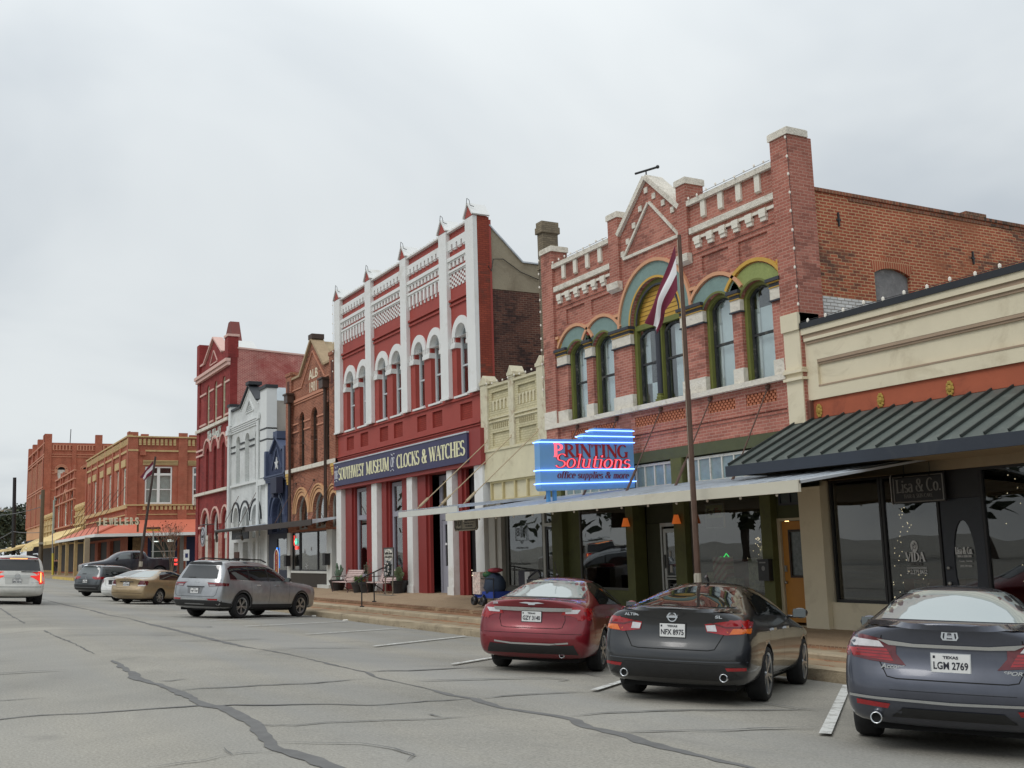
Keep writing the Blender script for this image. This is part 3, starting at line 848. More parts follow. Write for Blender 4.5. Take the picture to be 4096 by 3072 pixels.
for a,c in PB:
    b = MB()
    b.box(a - .05,c + .05,YF - .13,YF + .10,7.22,7.295,0); b.box(a - .025,c + .025,YF - .09,YF + .09,7.19,7.218,1); b.box(a - .01,c + .01,YF - .05,YF + .08,7.105,7.188,0); b.box(a - .008,c + .008,YF - .06,YF + .081,7.085,7.104,1)
    b.box(a - .03,c + .03,YF - .06,YF + .09,6.78,6.815,0)
    b.build('capital',[M_navy,M_ochre],B)
    b = MB(); b.box(a - .012,c + .012,YF - .035,YF + .085,6.817,7.083); b.build('capital_stone',M_stone,B)
    b = MB(); b.box(a - .012,c + .012,YF - .05,YF + .085,5.112,5.47); b.build('base_stone',M_stone,B)
b = MB(); b.box(-27.58,-26.92,YF - .13,YF - .091,5.0,5.5); b.build('base_stone',M_stone,B)
b = MB(); b.box(-27.56,-17.28,YF - .15,YF + .36,4.985,5.11); b.build('sill_band',M_stone,B)
b = MB(); b.box(-26.9,-17.35,YF - .045,YF - .001,4.37,4.42); b.box(-26.9,-17.35,YF - .025,YF - .001,4.28,4.33); b.build('string_course',M_pbrick,B)
M_lightroom = mat('pale_room',S(222,226,228),.9,.05)
for i,(a,c) in enumerate(WX):
    b = MB(); b.prism(arch(a,c,ZB,ZS,RS),YF + .10,YF + .24,'y',0,[arch(a + .10,c - .10,ZB + .02,ZS - .02,RS - .07)]); fr = b.build('window_casing',M_olive,B)
    sash(B,a + .10,c - .10,ZB + .02,ZS - .02,RS - .07,YF + .20,M_sash,'sash_window',.05,6.20,blind=[(a,c,ZB,7.5 if i != 3 else 6.85,M_blind)],dark=True)
    b = MB(); b.box(a + .22,a + .27,YF + .30,YF + .33,ZB,7.3); b.build('inner_trim',M_white,B)
b = MB()
b.prism(arch(CX0,CX1,ZB,7.28,CR,20),YF + .10,YF + .24,'y',0,[rect(CX0 + .13,-22.16,ZB + .02,7.14),rect(-21.92,CX1 - .13,ZB + .02,7.14),arch(CX0 + .12,CX1 - .12,7.28,7.29,CR - .13,18)])
b.build('window_casing',M_olive,B)
b = MB(); b.prism(arch(CX0 + .12,CX1 - .12,7.28,7.29,CR - .13,18),YF + .20,YF + .22,'y'); b.build('tympanum',M_ochre,B)
b = MB()
for k in range(1,9):
    z = 7.28 + k * .115; h = math.sqrt(max(0,(CR - .14) ** 2 - (z - 7.29) ** 2)); b.box(-22.045 - h,-22.045 + h,YF + .192,YF + .1995,z,z + .014)
b.build('board_groove',mat('groove',S(120,88,40),.8,.1),B)
b = MB(); b.prism(archband(CX0 + .125,CX1 - .125,7.29,CR - .135,-.05,18),YF + .07,YF + .099,'y'); b.build('tympanum_bead',M_navy,B)
for a,c in ((CX0 + .13,-22.16),(-21.92,CX1 - .13)):
    sash(B,a,c,ZB + .02,6.94,.2,YF + .19,M_sash,'sash_window',.06,6.22,blind=[(a,c,5.1,5.72 if a < -22.5 else 7.2,M_blind),(a - .1,a + .24,ZB,7.1,M_lightroom)])
b = MB(); b.tube([(-22.04,YF + .07,5.3),(-22.04,YF + .07,7.05)],.075,10); b.build('colonnette',M_navy,B)
b = MB(); b.box(-22.16,-21.92,YF - .02,YF + .099,5.115,5.2); b.lathe([(.0,5.2),(.10,5.2),(.11,5.25),(.08,5.28),(.1,5.33),(.0,5.34)],10,Matrix.Translation((-22.04,YF + .06,0))); b.build('colonnette_base',M_olive,B)
b = MB()
b.prism([(YF + .471,3.9),(48,3.9),(48,9.20),(YF + .471,9.20)],-16.85,-17.2,'x',0,[[(p[0],p[1]) for p in arch(18.86,20.02,6.6,7.50,.14)]])
b.build('side_wall',M_sbrick,B)
b = MB(); b.box(-17.25,-16.81,YF + .45,48,9.2,9.28); b.box(-17.22,-16.83,18.2,48,9.10,9.165); b.box(-17.2,-16.80,22.15,22.9,9.28,9.36); b.build('side_coping',brick('coping_brick',S(150,92,70),S(112,78,64),S(150,124,100),.1,.1,.01,patch=S(96,82,70),pscale=2,dark=S(70,62,56)),B)
b = MB(); b.box(-16.83,-16.78,YF - .002,YF + .62,3.9,10.38); b.build('pier_side',M_pbrick,B)
b = MB()
pb = archband(18.86,20.02,7.50,.14,.26,14)
b.prism(pb,-16.842,-16.8495,'x'); b.build('brick_arch',brick('arch_brick',S(170,94,68),S(156,84,62),S(190,150,116),.075,.3,.01,bump=.4),B)
b = MB(); b.prism(arch(18.86,20.02,6.6,7.50,.14),-16.93,-16.95,'x'); b.build('window_board',mat('weathered_board',S(126,124,124),.9,.25,6,.3,30,dirt=S(160,156,152),dscale=5),B)
b = MB()
for y,z in ((17.85,8.62),(22.3,8.2)): b.box(-16.85,-16.815,y - .02,y + .02,z - .16,z + .16); b.box(-16.85,-16.82,y - .06,y + .06,z - .03,z + .01)
b.build('wall_tie',M_black,B)
b = MB(); b.box(-16.85,-16.832,YF + .63,18.9,6.0,6.80); b.build('whitewashed_course',brick('whitewashed_brick',S(216,216,214),S(205,204,202),S(150,144,138),patch=S(150,110,96),pscale=3,plo=.66,phi=.72,bump=.6),B)
b = MB(); b.box(-27.5,-16.8,YF - .02,YF + .38,3.62,3.895); b.build('shop_beam',mat('beam_green',S(76,80,52),.7,.12,4),B)
SP = [(-27.52,-26.92),(-23.70,-23.36),(-21.62,-21.18),(-18.46,-18.12)]
for a,c in SP:
    b = MB(); b.box(a,c,YF - .06,YF + .34,-.31,3.615); b.build('shop_pier',M_opier,B)
for a,c in ((-21.61,-21.29),(-26.9,-26.6)):
    pass
def transom(x0,x1,z0,z1,k):
    b = MB(); b.prism(rect(x0,x1,z0,z1),YF + .05,YF + .12,'y',0,[rect(x0 + .07,x1 - .07,z0 + .09,z1 - .06)])
    for i in range(1,k): b.box(x0 + (x1 - x0) * i / k - .02,x0 + (x1 - x0) * i / k + .02,YF + .055,YF + .115,z0 + .07,z1 - .05)
    t = b.build('transom_window',mat('flaked_white',S(205,202,192),.8,.1,5,.2,20,dirt=S(120,112,100),dscale=5),B)
    b = MB(); b.box(x0 + .06,x1 - .06,YF + .085,YF + .095,z0 + .08,z1 - .05); b.build('pane',mat('pale_pane',S(128,146,148),.25,.2,3.5),t)
transom(-23.30,-21.63,2.92,3.58,4); transom(-21.1,-18.5,2.92,3.58,6); transom(-26.85,-23.75,2.92,3.58,7)
b = MB(); b.box(-27.5,-18.0,YF + .13,YF + .3,2.5,3.61); b.build('transom_backing',mat('transom_shade',S(60,62,46),.9,.1),B)
def display(x0,x1,z0,z1,m=None,y=YF + .10,sub='shop_window',parent=B):
    b = MB(); b.prism(rect(x0,x1,z0,z1),y,y + .08,'y',0,[rect(x0 + .05,x1 - .05,z0 + .06,z1 - .05)])
    w = b.build(sub,m or mat('dull_metal_frame',S(84,82,74),.5,.1),parent)
    b = MB(); b.box(x0 + .04,x1 - .04,y + .035,y + .045,z0 + .05,z1 - .04); b.build('pane',M_shop,w)
    return w
display(-26.25,-23.72,.33,2.62); display(-21.16,-18.48,.33,2.62)
b = MB(); b.box(-26.9,-23.7,YF + .05,YF + .3,-.31,.328); b.box(-21.17,-18.47,YF + .05,YF + .3,-.31,.328); b.box(-26.9,-26.27,YF + .12,YF + .3,.33,2.6); b.build('stall_riser',M_opier,B)
b = MB(); b.prism(rect(-22.75,-21.72,-.3,2.05),YF + .35,YF + .42,'y',0,[rect(-22.68,-21.79,-.22,1.96)]); dr = b.build('shop_door',M_alu,B)
b = MB(); b.prism(rect(-22.60,-21.86,-.2,1.9),YF + .33,YF + .38,'y',0,[rect(-22.50,-21.95,.0,.62),rect(-22.50,-21.95,.72,1.8)]); b.build('door_leaf',M_alu,dr)
b = MB(); b.box(-22.55,-21.9,YF + .36,YF + .366,-.02,1.85); b.build('pane',M_shop,dr)
b = MB(); b.box(-22.10,-21.96,YF + .35,YF + .355,.95,1.38); b.box(-22.42,-22.34,YF + .35,YF + .355,1.2,1.34); b.box(-22.40,-22.3,YF + .35,YF + .355,.8,.98); b.build('door_notice',mat('paper_notice',S(172,168,160),.8,.08),dr)
b = MB(); b.tube([(-22.54,YF + .31,.9),(-22.54,YF + .31,1.25)],.018,6); b.box(-22.5,-21.95,YF + .315,YF + .33,.65,.69); b.build('push_bar',M_black,dr)
b = MB(); b.box(-23.35,-21.63,YF + .38,YF + .5,2.06,3.6); b.box(-23.35,-22.76,YF + .36,YF + .44,-.3,2.05); b.build('doorway_wall',mat('dark_olive',S(54,55,36),.8,.15,3),B)
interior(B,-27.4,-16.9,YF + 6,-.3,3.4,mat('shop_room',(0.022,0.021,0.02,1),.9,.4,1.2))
b = MB(); b.prism(rect(-18.12,-17.22,-.3,2.0),YF + .10,YF + .2,'y',0,[rect(-18.03,-17.30,-.28,1.94)]); fr = b.build('door_frame',mat('cream_frame',S(190,178,150),.7,.08),B)
b = MB(); b.prism(rect(-18.02,-17.31,-.22,1.93),YF + .15,YF + .19,'y',0,[rect(-17.84,-17.38,.72,1.75)]); dd = b.build('yellow_door',mat('ochre_door',S(178,120,44),.55,.1,2),B)
b = MB(); b.prism(rect(-17.84,-17.38,.72,1.75),YF + .14,YF + .2,'y',0,[rect(-17.79,-17.43,.77,1.70)]); b.build('glazing_bead',mat('dark_brown',S(52,38,26),.6,.1),dd)
b = MB(); b.box(-17.80,-17.42,YF + .175,YF + .18,.76,1.71); b.build('pane',mat('leaded_pane',S(84,90,88),.2,.4,14),dd)
b = MB(); b.ball((-17.96,YF + .11,.62),.035); b.box(-17.99,-17.93,YF + .12,YF + .15,.85,.98); b.build('door_knob',M_alu,dd)
b = MB(); b.box(-18.1,-17.2,YF + .11,YF + .3,2.0,2.9); b.build('door_header',mat('dark_olive2',S(66,70,42),.8,.12,3),B)
b = MB(); b.prism(rect(-17.98,-17.30,2.28,2.72),YF + .06,YF + .109,'y',0,[rect(-17.94,-17.66,2.33,2.67),rect(-17.62,-17.34,2.33,2.67)]); t = b.build('transom_window',M_navy,B)
b = MB(); b.box(-17.95,-17.33,YF + .09,YF + .1,2.32,2.68); b.build('pane',mat('dim_pane',S(70,78,78),.2,.1),t)
M_fascia = mat('canopy_cream',S(205,200,182),.6,.05,1.2,dirt=S(176,168,146),dscale=.6)
M_galv = mat('galvanised_sheet',S(196,202,208),.45,.10,1.2,metal=.25,dirt=S(150,152,152),dscale=1.0)
b = MB(); b.add([(x,y,z) for x in (-27.5,-13.6) for y,z in ((13.02,2.52),(16.44,2.97),(16.44,2.93),(13.02,2.47))],[(0,1,2,3),(7,6,5,4),(0,4,5,1),(2,6,7,3),(3,7,4,0)])
cn = b.build('canopy',M_galv,B)
b = MB(); b.box(-27.5,-13.6,12.985,13.05,2.33,2.535); b.build('canopy_fascia',M_fascia,cn)
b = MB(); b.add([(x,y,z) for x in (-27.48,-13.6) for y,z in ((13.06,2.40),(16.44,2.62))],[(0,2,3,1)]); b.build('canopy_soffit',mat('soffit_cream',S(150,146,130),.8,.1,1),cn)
b = MB()
for i in range(28):
    x = -27.4 + i * .5; b.add([(x + dx,y,z) for dx in (0,.03) for y,z in ((13.03,2.535),(16.4,2.975),(16.4,2.99),(13.03,2.552))],[(0,1,2,3),(7,6,5,4),(3,2,6,7),(0,4,7,3)])
b.build('sheet_rib',M_galv,cn)
b = MB()
for i in range(14): b.ball((-26.6 + i * .95,13.1,2.31),.026,.026,.03,6)
b.build('canopy_bulb',M_bulb,cn)
for x in (-25.93,-23.94,-21.95,-19.98,-17.98):
    b = MB(); b.tube([(x,YF - .02,4.9),(x,15.3,2.83)],.016,6); b.tube([(x,15.62,3.385),(x,15.30,2.83)],.032,6); b.tube([(x - .06,YF - .03,4.93),(x + .06,YF - .03,4.93)],.03,6); b.ball((x,YF - .04,4.9),.06)
    b.build('tie_rod',M_iron,B)
for x in (-23.53,-21.36):
    b = MB(); M_ = Matrix.Translation((x,YF - .17,0))
    b.lathe([(.055,2.22),(.115,2.0)],12,M_); o = tag(b.build('wall_lamp',glow('amber_shade',S(206,104,44),.42)),'amber glass wall lamp on the green pier %s the shop door' % ('left of' if x < -22.5 else 'right of'),'wall lamp','amber wall lamps by the shop door')
    b = MB(); b.tube([(x,YF - .06,2.12),(x,YF - .17,2.26),(x,YF - .17,2.2)],.012,6); b.build('bracket',M_black,o)
for i,x in enumerate((-24.85,-19.58,-18.88)):
    b = MB(); b.ball((x,YF + 1.1,1.98),.055,.055,.085,10); o = tag(b.build('pendant_lamp',glow('warm_bulb',(1.0,.62,.22,1),7.0)),['lit pendant bulb inside the window left of the shop door','left one of two lit pendant bulbs behind the shop window with gifts','right one of two lit pendant bulbs behind the shop window with gifts'][i],'pendant lamp','pendant bulbs in the shop windows')
    b = MB(); b.tube([(x,YF + 1.1,2.06),(x,YF + 1.1,2.6)],.008,5); b.build('cord',M_wire,o)
rg = random.Random(5)
def striped(name,c1,c2,c3=None):
    m,n,l,p = _new(name)
    g = n.new('ShaderNodeTexCoord').outputs['Object']
    mp = n.new('ShaderNodeMapping'); mp.inputs['Rotation'].default_value = (0,R(-48),0); l.new(g,mp.inputs[0])
    w = n.new('ShaderNodeTexWave'); w.inputs['Scale'].default_value = 2.4; w.bands_direction = 'X'; l.new(mp.outputs[0],w.inputs[0])
    r = n.new('ShaderNodeValToRGB'); r.color_ramp.interpolation = 'CONSTANT'
    r.color_ramp.elements[0].color = c1; r.color_ramp.elements[1].position = .62; r.color_ramp.elements[1].color = c2
    e = r.color_ramp.elements.new(.3); e.color = c3 or c1
    l.new(w.outputs[0],r.inputs[0]); l.new(r.outputs[0],p.inputs['Base Color']); p.inputs['Roughness'].default_value = .6
    return m
M_str = striped('striped_wrap',S(250,238,210),S(200,52,48),S(226,214,186))
M_dots = mat('dotted_wrap',S(216,222,178),.6,.5,16)
M_redw = mat('red_wrap',S(150,48,44),.6,.3,10)
GIFTS = [(-20.45,.62,.5,.55,M_str,'large gift with red and cream diagonal stripes'),(-18.74,.45,.24,.8,M_str,'tall narrow gift with red and cream diagonal stripes'),(-19.25,.42,.36,.72,M_dots,'tall green dotted gift'),(-19.12,1.15,.34,.26,M_dots,'small green dotted gift on top of the tall one'),
         (-19.72,.42,.32,.42,M_redw,'red patterned gift'),(-20.06,.42,.36,.26,M_dots,'low pale dotted gift'),(-20.80,.42,.26,.4,mat('speckled_wrap',S(222,208,150),.6,.5,30),'yellow speckled gift'),(-19.95,.70,.7,.42,mat('maroon_wrap',S(104,34,36),.6,.2,6),'wide maroon gift behind the others')]
for i,(x,z,w,h,m,lab) in enumerate(GIFTS):
    d = .22 if i != 7 else .1; y = YF + .35 + (.25 if i in (7,4,3) else 0)
    b = MB(); b.box(x - w / 2,x + w / 2,y,y + d,z,z + h); tag(b.build('wrapped_gift',m),lab + ' in the shop window','gift','wrapped gifts in the shop window')
b = MB(); b.box(-21.1,-18.5,YF + .25,YF + 1.0,.30,.42); b.build('display_shelf',mat('shelf_brown',S(70,58,46),.8,.1),B)
M_spark = glow('fairy_light',(1.0,.80,.52,1),5.0)
def fairy(name,n,cx,z0,z1,w,y,label,r=.011,cone=True):
    b = MB(); pts = []
    for i in range(n):
        t = rg.random() ** (1.5 if cone else 1); z = z0 + (z1 - z0) * t; a = rg.uniform(0,2 * PI); q = w * (1 - t * .92 if cone else 1) * rg.uniform(.5,1)
        p = (cx + q * math.cos(a),y + q * math.sin(a) * .6,z); pts.append(p); b.ball(p,r,r,r,4)
    return tag(b.build(name,M_spark),label,'fairy lights')
fairy('fairy_lights',42,-19.35,1.0,1.62,.5,YF + .62,'small sparkling fairy lights above the gifts in the shop window',.010)
b = MB(); b.tube([(-20.62,YF + .5,.9),(-20.66,YF + .5,1.08),(-20.58,YF + .5,1.17),(-20.50,YF + .5,1.15)],.012,6); b.tube([(-20.44,YF + .5,.95),(-20.45,YF + .5,1.17),(-20.36,YF + .5,1.25),(-20.27,YF + .5,1.17),(-20.28,YF + .5,.95)],.012,6)
tag(b.build('neon_decoration',glow('green_neon',(.03,1.0,.16,1),2.2)),'bent green neon tube glowing beside the striped gift','neon light')
t = thing('courier_sign',(-20.31,YF + .2,1.86),'framed yellow and purple courier company sign hanging in the dark shop window','sign')
b = MB(); b.prism(rect(-20.66,-19.97,1.85,2.44),YF + .17,YF + .20,'y',0,[rect(-20.62,-20.01,1.89,2.40)]); b.build('frame',M_alu,t)
b = MB(); b.box(-20.63,-20.0,YF + .18,YF + .19,2.10,2.41); b.build('upper_panel',mat('sign_yellow',S(206,204,146),.5,.05),t)
b = MB(); b.box(-20.63,-20.0,YF + .181,YF + .19,1.88,2.099); b.build('lower_panel',mat('sign_violet',S(56,50,66),.5,.15,8),t)
U,V = (1,0,0),(0,0,1)
b = MB(); letters(b,sans("Fed",.03),(-20.585,YF + .18,2.165),U,V,.285,.165,.004); b.build('lettering',mat('ink_black',(.012,.012,.02,1),.5,0),t)
b = MB(); letters(b,sans("Ex",.03),(-20.29,YF + .18,2.165),U,V,.245,.165,.004); b.build('lettering',mat('ink_orange',S(192,72,28),.5,0),t)
b = MB(); b.ball((-19.85,YF + 1.2,1.45),.13,.1,.1); b.ball((-19.2,YF + 1.2,1.7),.12,.1,.1)
tag(b.build('window_ornament',mat('ornament_pale',S(150,140,138),.8,.1)),'pale plush hats hanging deep inside the shop window with gifts','ornament')
b = MB(); b.box(-22.5,-22.0,YF + 1.0,YF + 1.02,1.25,1.6); tag(b.build('banner',mat('banner_red',S(140,24,40),.8,.1)),'dark red banner inside the shop behind the glass door','banner')
bulbs('string_lights',[(-26.93,YF - .12,9.96),(-23.9,YF - .12,9.96)],'string of bulbs along the left wing coping of the pink brick building')
bulbs('string_lights',[(-20.4,YF - .12,9.96),(-17.34,YF - .12,9.96)],'string of bulbs along the right wing coping of the pink brick building')
bulbs('string_lights',[(-16.77,YF - .12,10.5),(-16.76,YF - .11,6.3)],'string of bulbs down the right corner pier of the pink brick building',.42)
bulbs('string_lights',[(-27.6,YF - .12,10.4),(-27.6,YF - .12,6.0)],'string of bulbs down the left corner pier of the pink brick building',.38)
XN = -23.0
t = thing('neon_shop_sign',(XN,14.8,2.62),'double sided pale blue neon sign of stepped outline standing on the canopy','sign')
M_blue = mat('sign_blue',S(112,160,204),.45,.06,1.0)
def signpoly():
    p = [(13.40,2.90)]
    p = [(13.46,2.90),(16.22,2.98),(16.22,4.50),(15.06,4.50),(15.0,4.46),(15.0,4.37),(14.74,4.36),(14.68,4.32),(14.68,4.20),(13.46,4.18),(13.40,4.12),(13.40,2.96)]
    return p
b = MB(); b.prism(signpoly(),XN - .13,XN + .13,'x'); b.build('sign_box',M_blue,t)
for y in (13.68,13.86,15.9): 
    b = MB(); b.box(XN - .05,XN + .05,y - .035,y + .035,2.50 + (y - 13) * .13,2.93); b.build('sign_leg',mat('leg_blue',S(84,148,200),.5,.1),t)
M_neonb = glow('blue_neon',(.22,.40,1.0,1),3.2)
for z0,z1,ya in ((3.07,3.14,13.37),(3.40,3.46,13.37),(4.10,4.14,13.37),(4.28,4.29,14.62),(4.43,4.44,14.94)):
    b = MB(); b.tube([(XN - .17,16.2,z1),(XN - .17,ya + .06,z0),(XN - .1,ya - .02,z0),(XN + .1,ya - .02,z0),(XN + .17,ya + .06,z0),(XN + .17,16.24,z1)],.014,6); b.build('neon_tube',M_neonb,t)
UY = (0,1,0)
M_redl = mat('letter_red',S(160,34,36),.5,.12,8)
M_redn = glow('red_neon',(1.0,.10,.13,1),1.5)
for side,off in ((1,XN + .131),):
    b = MB(); letters(b,serif("P",0,1,1.25),(off,13.80,3.74),UY,V,.27,.345,.012); b.build('lettering',M_redn,t)
    b = MB(); letters(b,serif("RINTING",0,1,1.2),(off,14.11,3.745),UY,V,1.92,.325,.012,cap=1.0); b.build('lettering',M_redl,t)
    b = MB(); letters(b,serif("Solutions",.18,1,1.35),(off,13.84,3.475),UY,V,2.24,.345,.012,cap=1.0); b.build('lettering',M_redl,t)
    b = MB(); letters(b,serif("Solutions",.18,1,.45),(off + .012,13.84,3.475),UY,V,2.24,.345,.012,cap=1.0); b.build('neon_tube',M_redn,t)
    b = MB(); letters(b,serif("office supplies & more",.2,1,1.15),(off,13.88,3.215),UY,V,2.16,.165,.008,cap=1.0); b.build('lettering',mat('ink_maroon',S(112,38,60),.5,.05),t)
B = thing('brick_building',(-39,YF,-.05),'tall red building with white pilasters and arched windows above the long navy sign','building')
M_red = mat('painted_red',S(158,66,56),.65,.06,1.2,.12,9,dirt=S(142,56,48),dscale=.8)
M_redb = brick('painted_red_brick',S(150,62,52),S(140,56,47),S(122,48,40),bump=.5)
M_wht = mat('museum_white',S(224,224,221),.6,.04,1.5,.06,20,dirt=S(200,196,186),dscale=.7)
M_sideb = brick('dark_side_brick',S(112,72,60),S(84,54,48),S(126,104,90),patch=S(70,50,48),pscale=.6,plo=.45,phi=.7,dark=S(52,42,42),dkscale=.4,bump=.8)
M_stucco = mat('grey_stucco',S(152,142,122),.9,.10,1.2,.25,14,dirt=S(122,110,92),dscale=.9)
PIL = [(-46.12,-45.40),(-42.25,-41.60),(-38.42,-37.83),(-34.76,-34.12),(-32.56,-31.94)]
BAYS = [(-45.40,-42.25),(-41.60,-38.42),(-37.83,-34.76),(-34.12,-32.56)]
WM = [(-44.93,-43.97),(-43.36,-42.40),(-41.16,-40.25),(-39.66,-38.70),(-37.40,-36.55),(-35.95,-35.08),(-33.76,-32.86)]
WOFF = .17   # deep reveals
holes = [arch(a,c,6.86,8.98,(c - a) / 2 * .99,14) for a,c in WM]
PAN = [(-45.0,-44.1),(-43.3,-42.4),(-41.1,-40.2),(-39.6,-38.7),(-37.3,-36.45),(-35.9,-35.05),(-33.56,-32.62)]
holes += [rect(a,c,5.97,6.56) for a,c in PAN]
wall_panel(B,'front_wall',[(-46.1,4.31),(-31.95,4.31),(-31.95,12.86),(-46.1,12.86)],holes,M_red,YF,.55)
b = MB()
for a,c in PAN: b.box(a - .02,c + .02,YF + .07,YF + .2,5.95,6.58)
b.build('recessed_panel',M_redb,B)
for i,(a,c) in enumerate(PIL):
    b = MB(); b.box(a,c,YF - .16,YF - .002,6.83,12.95); b.box(a - .03,c + .03,YF - .19,YF - .161,6.80,6.88)
    b.box(a + .004,c - .004,YF,YF + .45,12.87,12.95)
    p = b.build('pilaster',M_wht,B)
    xm = (a + c) / 2
    b = MB(); b.add([(x,y,z) for y in (YF - .17,YF + .43) for x,z in ((a + .04,12.955),(c - .04,12.955),(xm,13.36))],[(0,1,2),(5,4,3),(0,2,5,3),(1,4,5,2),(0,3,4,1)]); b.build('pediment',M_red,p)
    b = MB(); rake(b,(a - .03,12.96),(xm,13.42),.06,YF - .22,YF + .47); rake(b,(c + .03,12.96),(xm,13.42),.06,YF - .217,YF + .473); b.build('pilaster_cap',M_wht,p)
    b = MB(); b.tube([(xm,YF - .23,13.42),(xm + .05,YF - .23,13.62),(xm + .16,YF - .2,13.52),(xm + .22,YF - .2,13.32),(xm + .32,YF - .1,13.25)],.012,4); b.build('loose_wire',M_wire,p)
bw = MB(); br = MB(); bt = MB(); bc = MB()
for i,(x0,x1) in enumerate(BAYS):
    a,c = x0 + .002,x1 - .002
    bw.box(a,c,YF - .13,YF + .5,12.87,12.93)
    bw.box(a,c,YF - .085,YF - .001,12.40,12.58)
    n = 9 if x1 - x0 > 2 else 4; w = (c - a) / n
    for k in range(n):
        bw.box(a + k * w + .0,a + k * w + w * .68,YF - .085,YF - .001,12.22,12.399); bw.box(a + k * w + .02,a + k * w + w * .64,YF - .06,YF - .001,12.17,12.219)
    bw.box(a,c,YF - .12,YF - .001,11.80,11.93); bw.box(a,c,YF - .07,YF - .001,11.74,11.799)
    n = 10 if x1 - x0 > 2 else 5; w = (c - a) / n
    for k in range(n): bw.box(a + k * w,a + k * w + w * .5,YF - .065,YF - .001,11.56,11.739)
    bw.box(a,c,YF - .09,YF - .001,11.38,11.46); bw.box(a,c,YF - .05,YF - .001,11.33,11.379)
    if i in (0,2):
        n = 9; w = (c - a) / n
        for k in range(n):
            bw.box(a + k * w + .04,a + k * w + w * .56,YF - .07,YF - .001,10.92,11.329); bw.box(a + k * w + .07,a + k * w + w * .50,YF - .045,YF - .001,10.80,10.919)
    else:
        nx = 22 if x1 - x0 > 2 else 11; w = (c - a) / nx
        for r in range(6):
            for k in range(nx):
                if (r + k) % 2: bc.box(a + k * w,a + k * w + w,YF - .03,YF - .001,10.80 + r * .086,10.80 + r * .086 + .086)
    br.box(a,c,YF - .10,YF - .001,10.30,10.38); br.box(a,c,YF - .06,YF - .001,10.15,10.22)
bw.build('white_frieze',M_wht,B); bc.build('checker_panel',M_wht,B); br.build('red_moulding',M_red,B)
b = MB()
for a,c in WM:
    b.prism(archband(a + .01,c - .01,8.98,(c - a) / 2 - .01,.27,16),YF - .06,YF - .001,'y')
b.build('arch_ring',M_wht,B)
b = MB()
spr = [(-45.25,-44.93),(-43.97,-43.36),(-42.40,-42.25),(-41.55,-41.16),(-40.25,-39.66),(-38.70,-38.44),(-37.78,-37.40),(-36.55,-35.95),(-35.08,-34.80),(-34.10,-33.76),(-32.86,-32.6)]
for a,c in spr:
    b.box(a,c + .02,YF - .08,YF + .45,8.60,8.74); b.box(a,c + .01,YF - .055,YF + .44,8.741,8.80)
    k = max(2,int((c - a) / .13)); w = (c - a) / k
    for i in range(k): b.box(a + i * w,a + i * w + w * .55,YF - .06,YF - .0,8.801,8.99)
b.build('impost_block',M_wht,B)
b = MB()
for a,c in WM: b.prism(arch(a,c,8.98,8.99,(c - a) / 2 * .99,14),YF + .005,YF + .50,'y',0,[arch(a + .02,c - .02,8.985,8.995,(c - a) / 2 * .99 - .03,14)])
b.build('arch_soffit',M_wht,B)
b = MB()
for a,c in WM: b.box(a - .1,c + .08,YF - .10,YF + .46,6.79,6.859)
b.build('window_sill',M_wht,B)
M_curt = mat('grey_curtain',S(120,122,122),.9,.35,2.0)
for a,c in WM:
    sash(B,a,c,6.865,8.98,(c - a) / 2 * .99,YF + WOFF,mat('sash_grey',S(196,200,202),.6,.06),'sash_window',.10,7.95,blind=[(a,c - .3,7.9,9.5,M_curt),(a + .5,c,6.9,7.9,M_curt)])
b = MB(); b.box(-46.08,-31.96,YF - .09,YF - .001,5.74,5.80); b.box(-46.08,-31.96,YF - .05,YF - .001,5.66,5.70); b.box(-46.08,-31.96,YF - .06,YF - .001,6.70,6.76); b.build('red_moulding',M_red,B)
b = MB(); b.box(-46.14,-31.66,YF - .22,YF + .4,4.30,5.52); b.build('sign_beam',mat('deep_red',S(140,56,52),.65,.06,2),B)
for a,c in ((-46.07,-45.44),(-41.80,-41.22),(-38.12,-37.61),(-34.56,-34.12),(-32.38,-31.76)):
    b = MB(); b.box(a,c,YF - .12,YF + .48,-.05,4.298); b.box(a - .03,c + .03,YF - .15,YF - .121,-.05,.25); b.build('post',M_wht,B)
M_redd = mat('jamb_red',S(132,44,40),.6,.08,2)
b = MB()
for x0,x1 in ((-45.44,-44.3),(-42.9,-41.82),(-41.2,-40.35),(-39.1,-38.14),(-37.6,-36.5),(-34.8,-34.58),(-34.1,-33.45),(-32.75,-32.4)):
    b.box(x0,x1,YF + .10,YF + .22,-.05,4.298); b.box(x0 + .18,x1 - .18,YF + .02,YF + .099,-.04,4.297)
b.build('red_jamb',M_redd,B)
b = MB(); b.box(-45.44,-37.6,YF + .31,YF + .40,-.04,.5); b.build('dado',M_redd,B)
M_greyw = mat('lavender_grey',S(150,150,160),.6,.06,2)
for x0,x1 in ((-44.28,-42.92),(-40.33,-39.12)):
    b = MB(); b.prism(rect(x0,x1,.5,4.25),YF + .2,YF + .30,'y',0,[rect(x0 + .14,x1 - .14,.62,2.9),rect(x0 + .14,x1 - .14,3.1,4.1)]); w = b.build('tall_window',M_greyw,B)
    b = MB(); b.box(x0 + .12,x1 - .12,YF + .25,YF + .26,.6,4.12); b.build('pane',M_shop,w)
b = MB(); b.prism(rect(-36.5,-34.85,-.05,4.29),YF + .5,YF + .6,'y',0,[rect(-36.35,-35.0,.02,2.62),rect(-36.25,-35.1,2.9,4.05)]); dr = b.build('museum_door',M_greyw,B)
b = MB(); b.prism(rect(-36.33,-35.02,.02,2.6),YF + .52,YF + .58,'y',0,[rect(-36.12,-35.22,.95,2.45)]); b.box(-36.1,-35.25,YF + .505,YF + .519,.2,.72); b.build('door_leaf',M_greyw,dr)
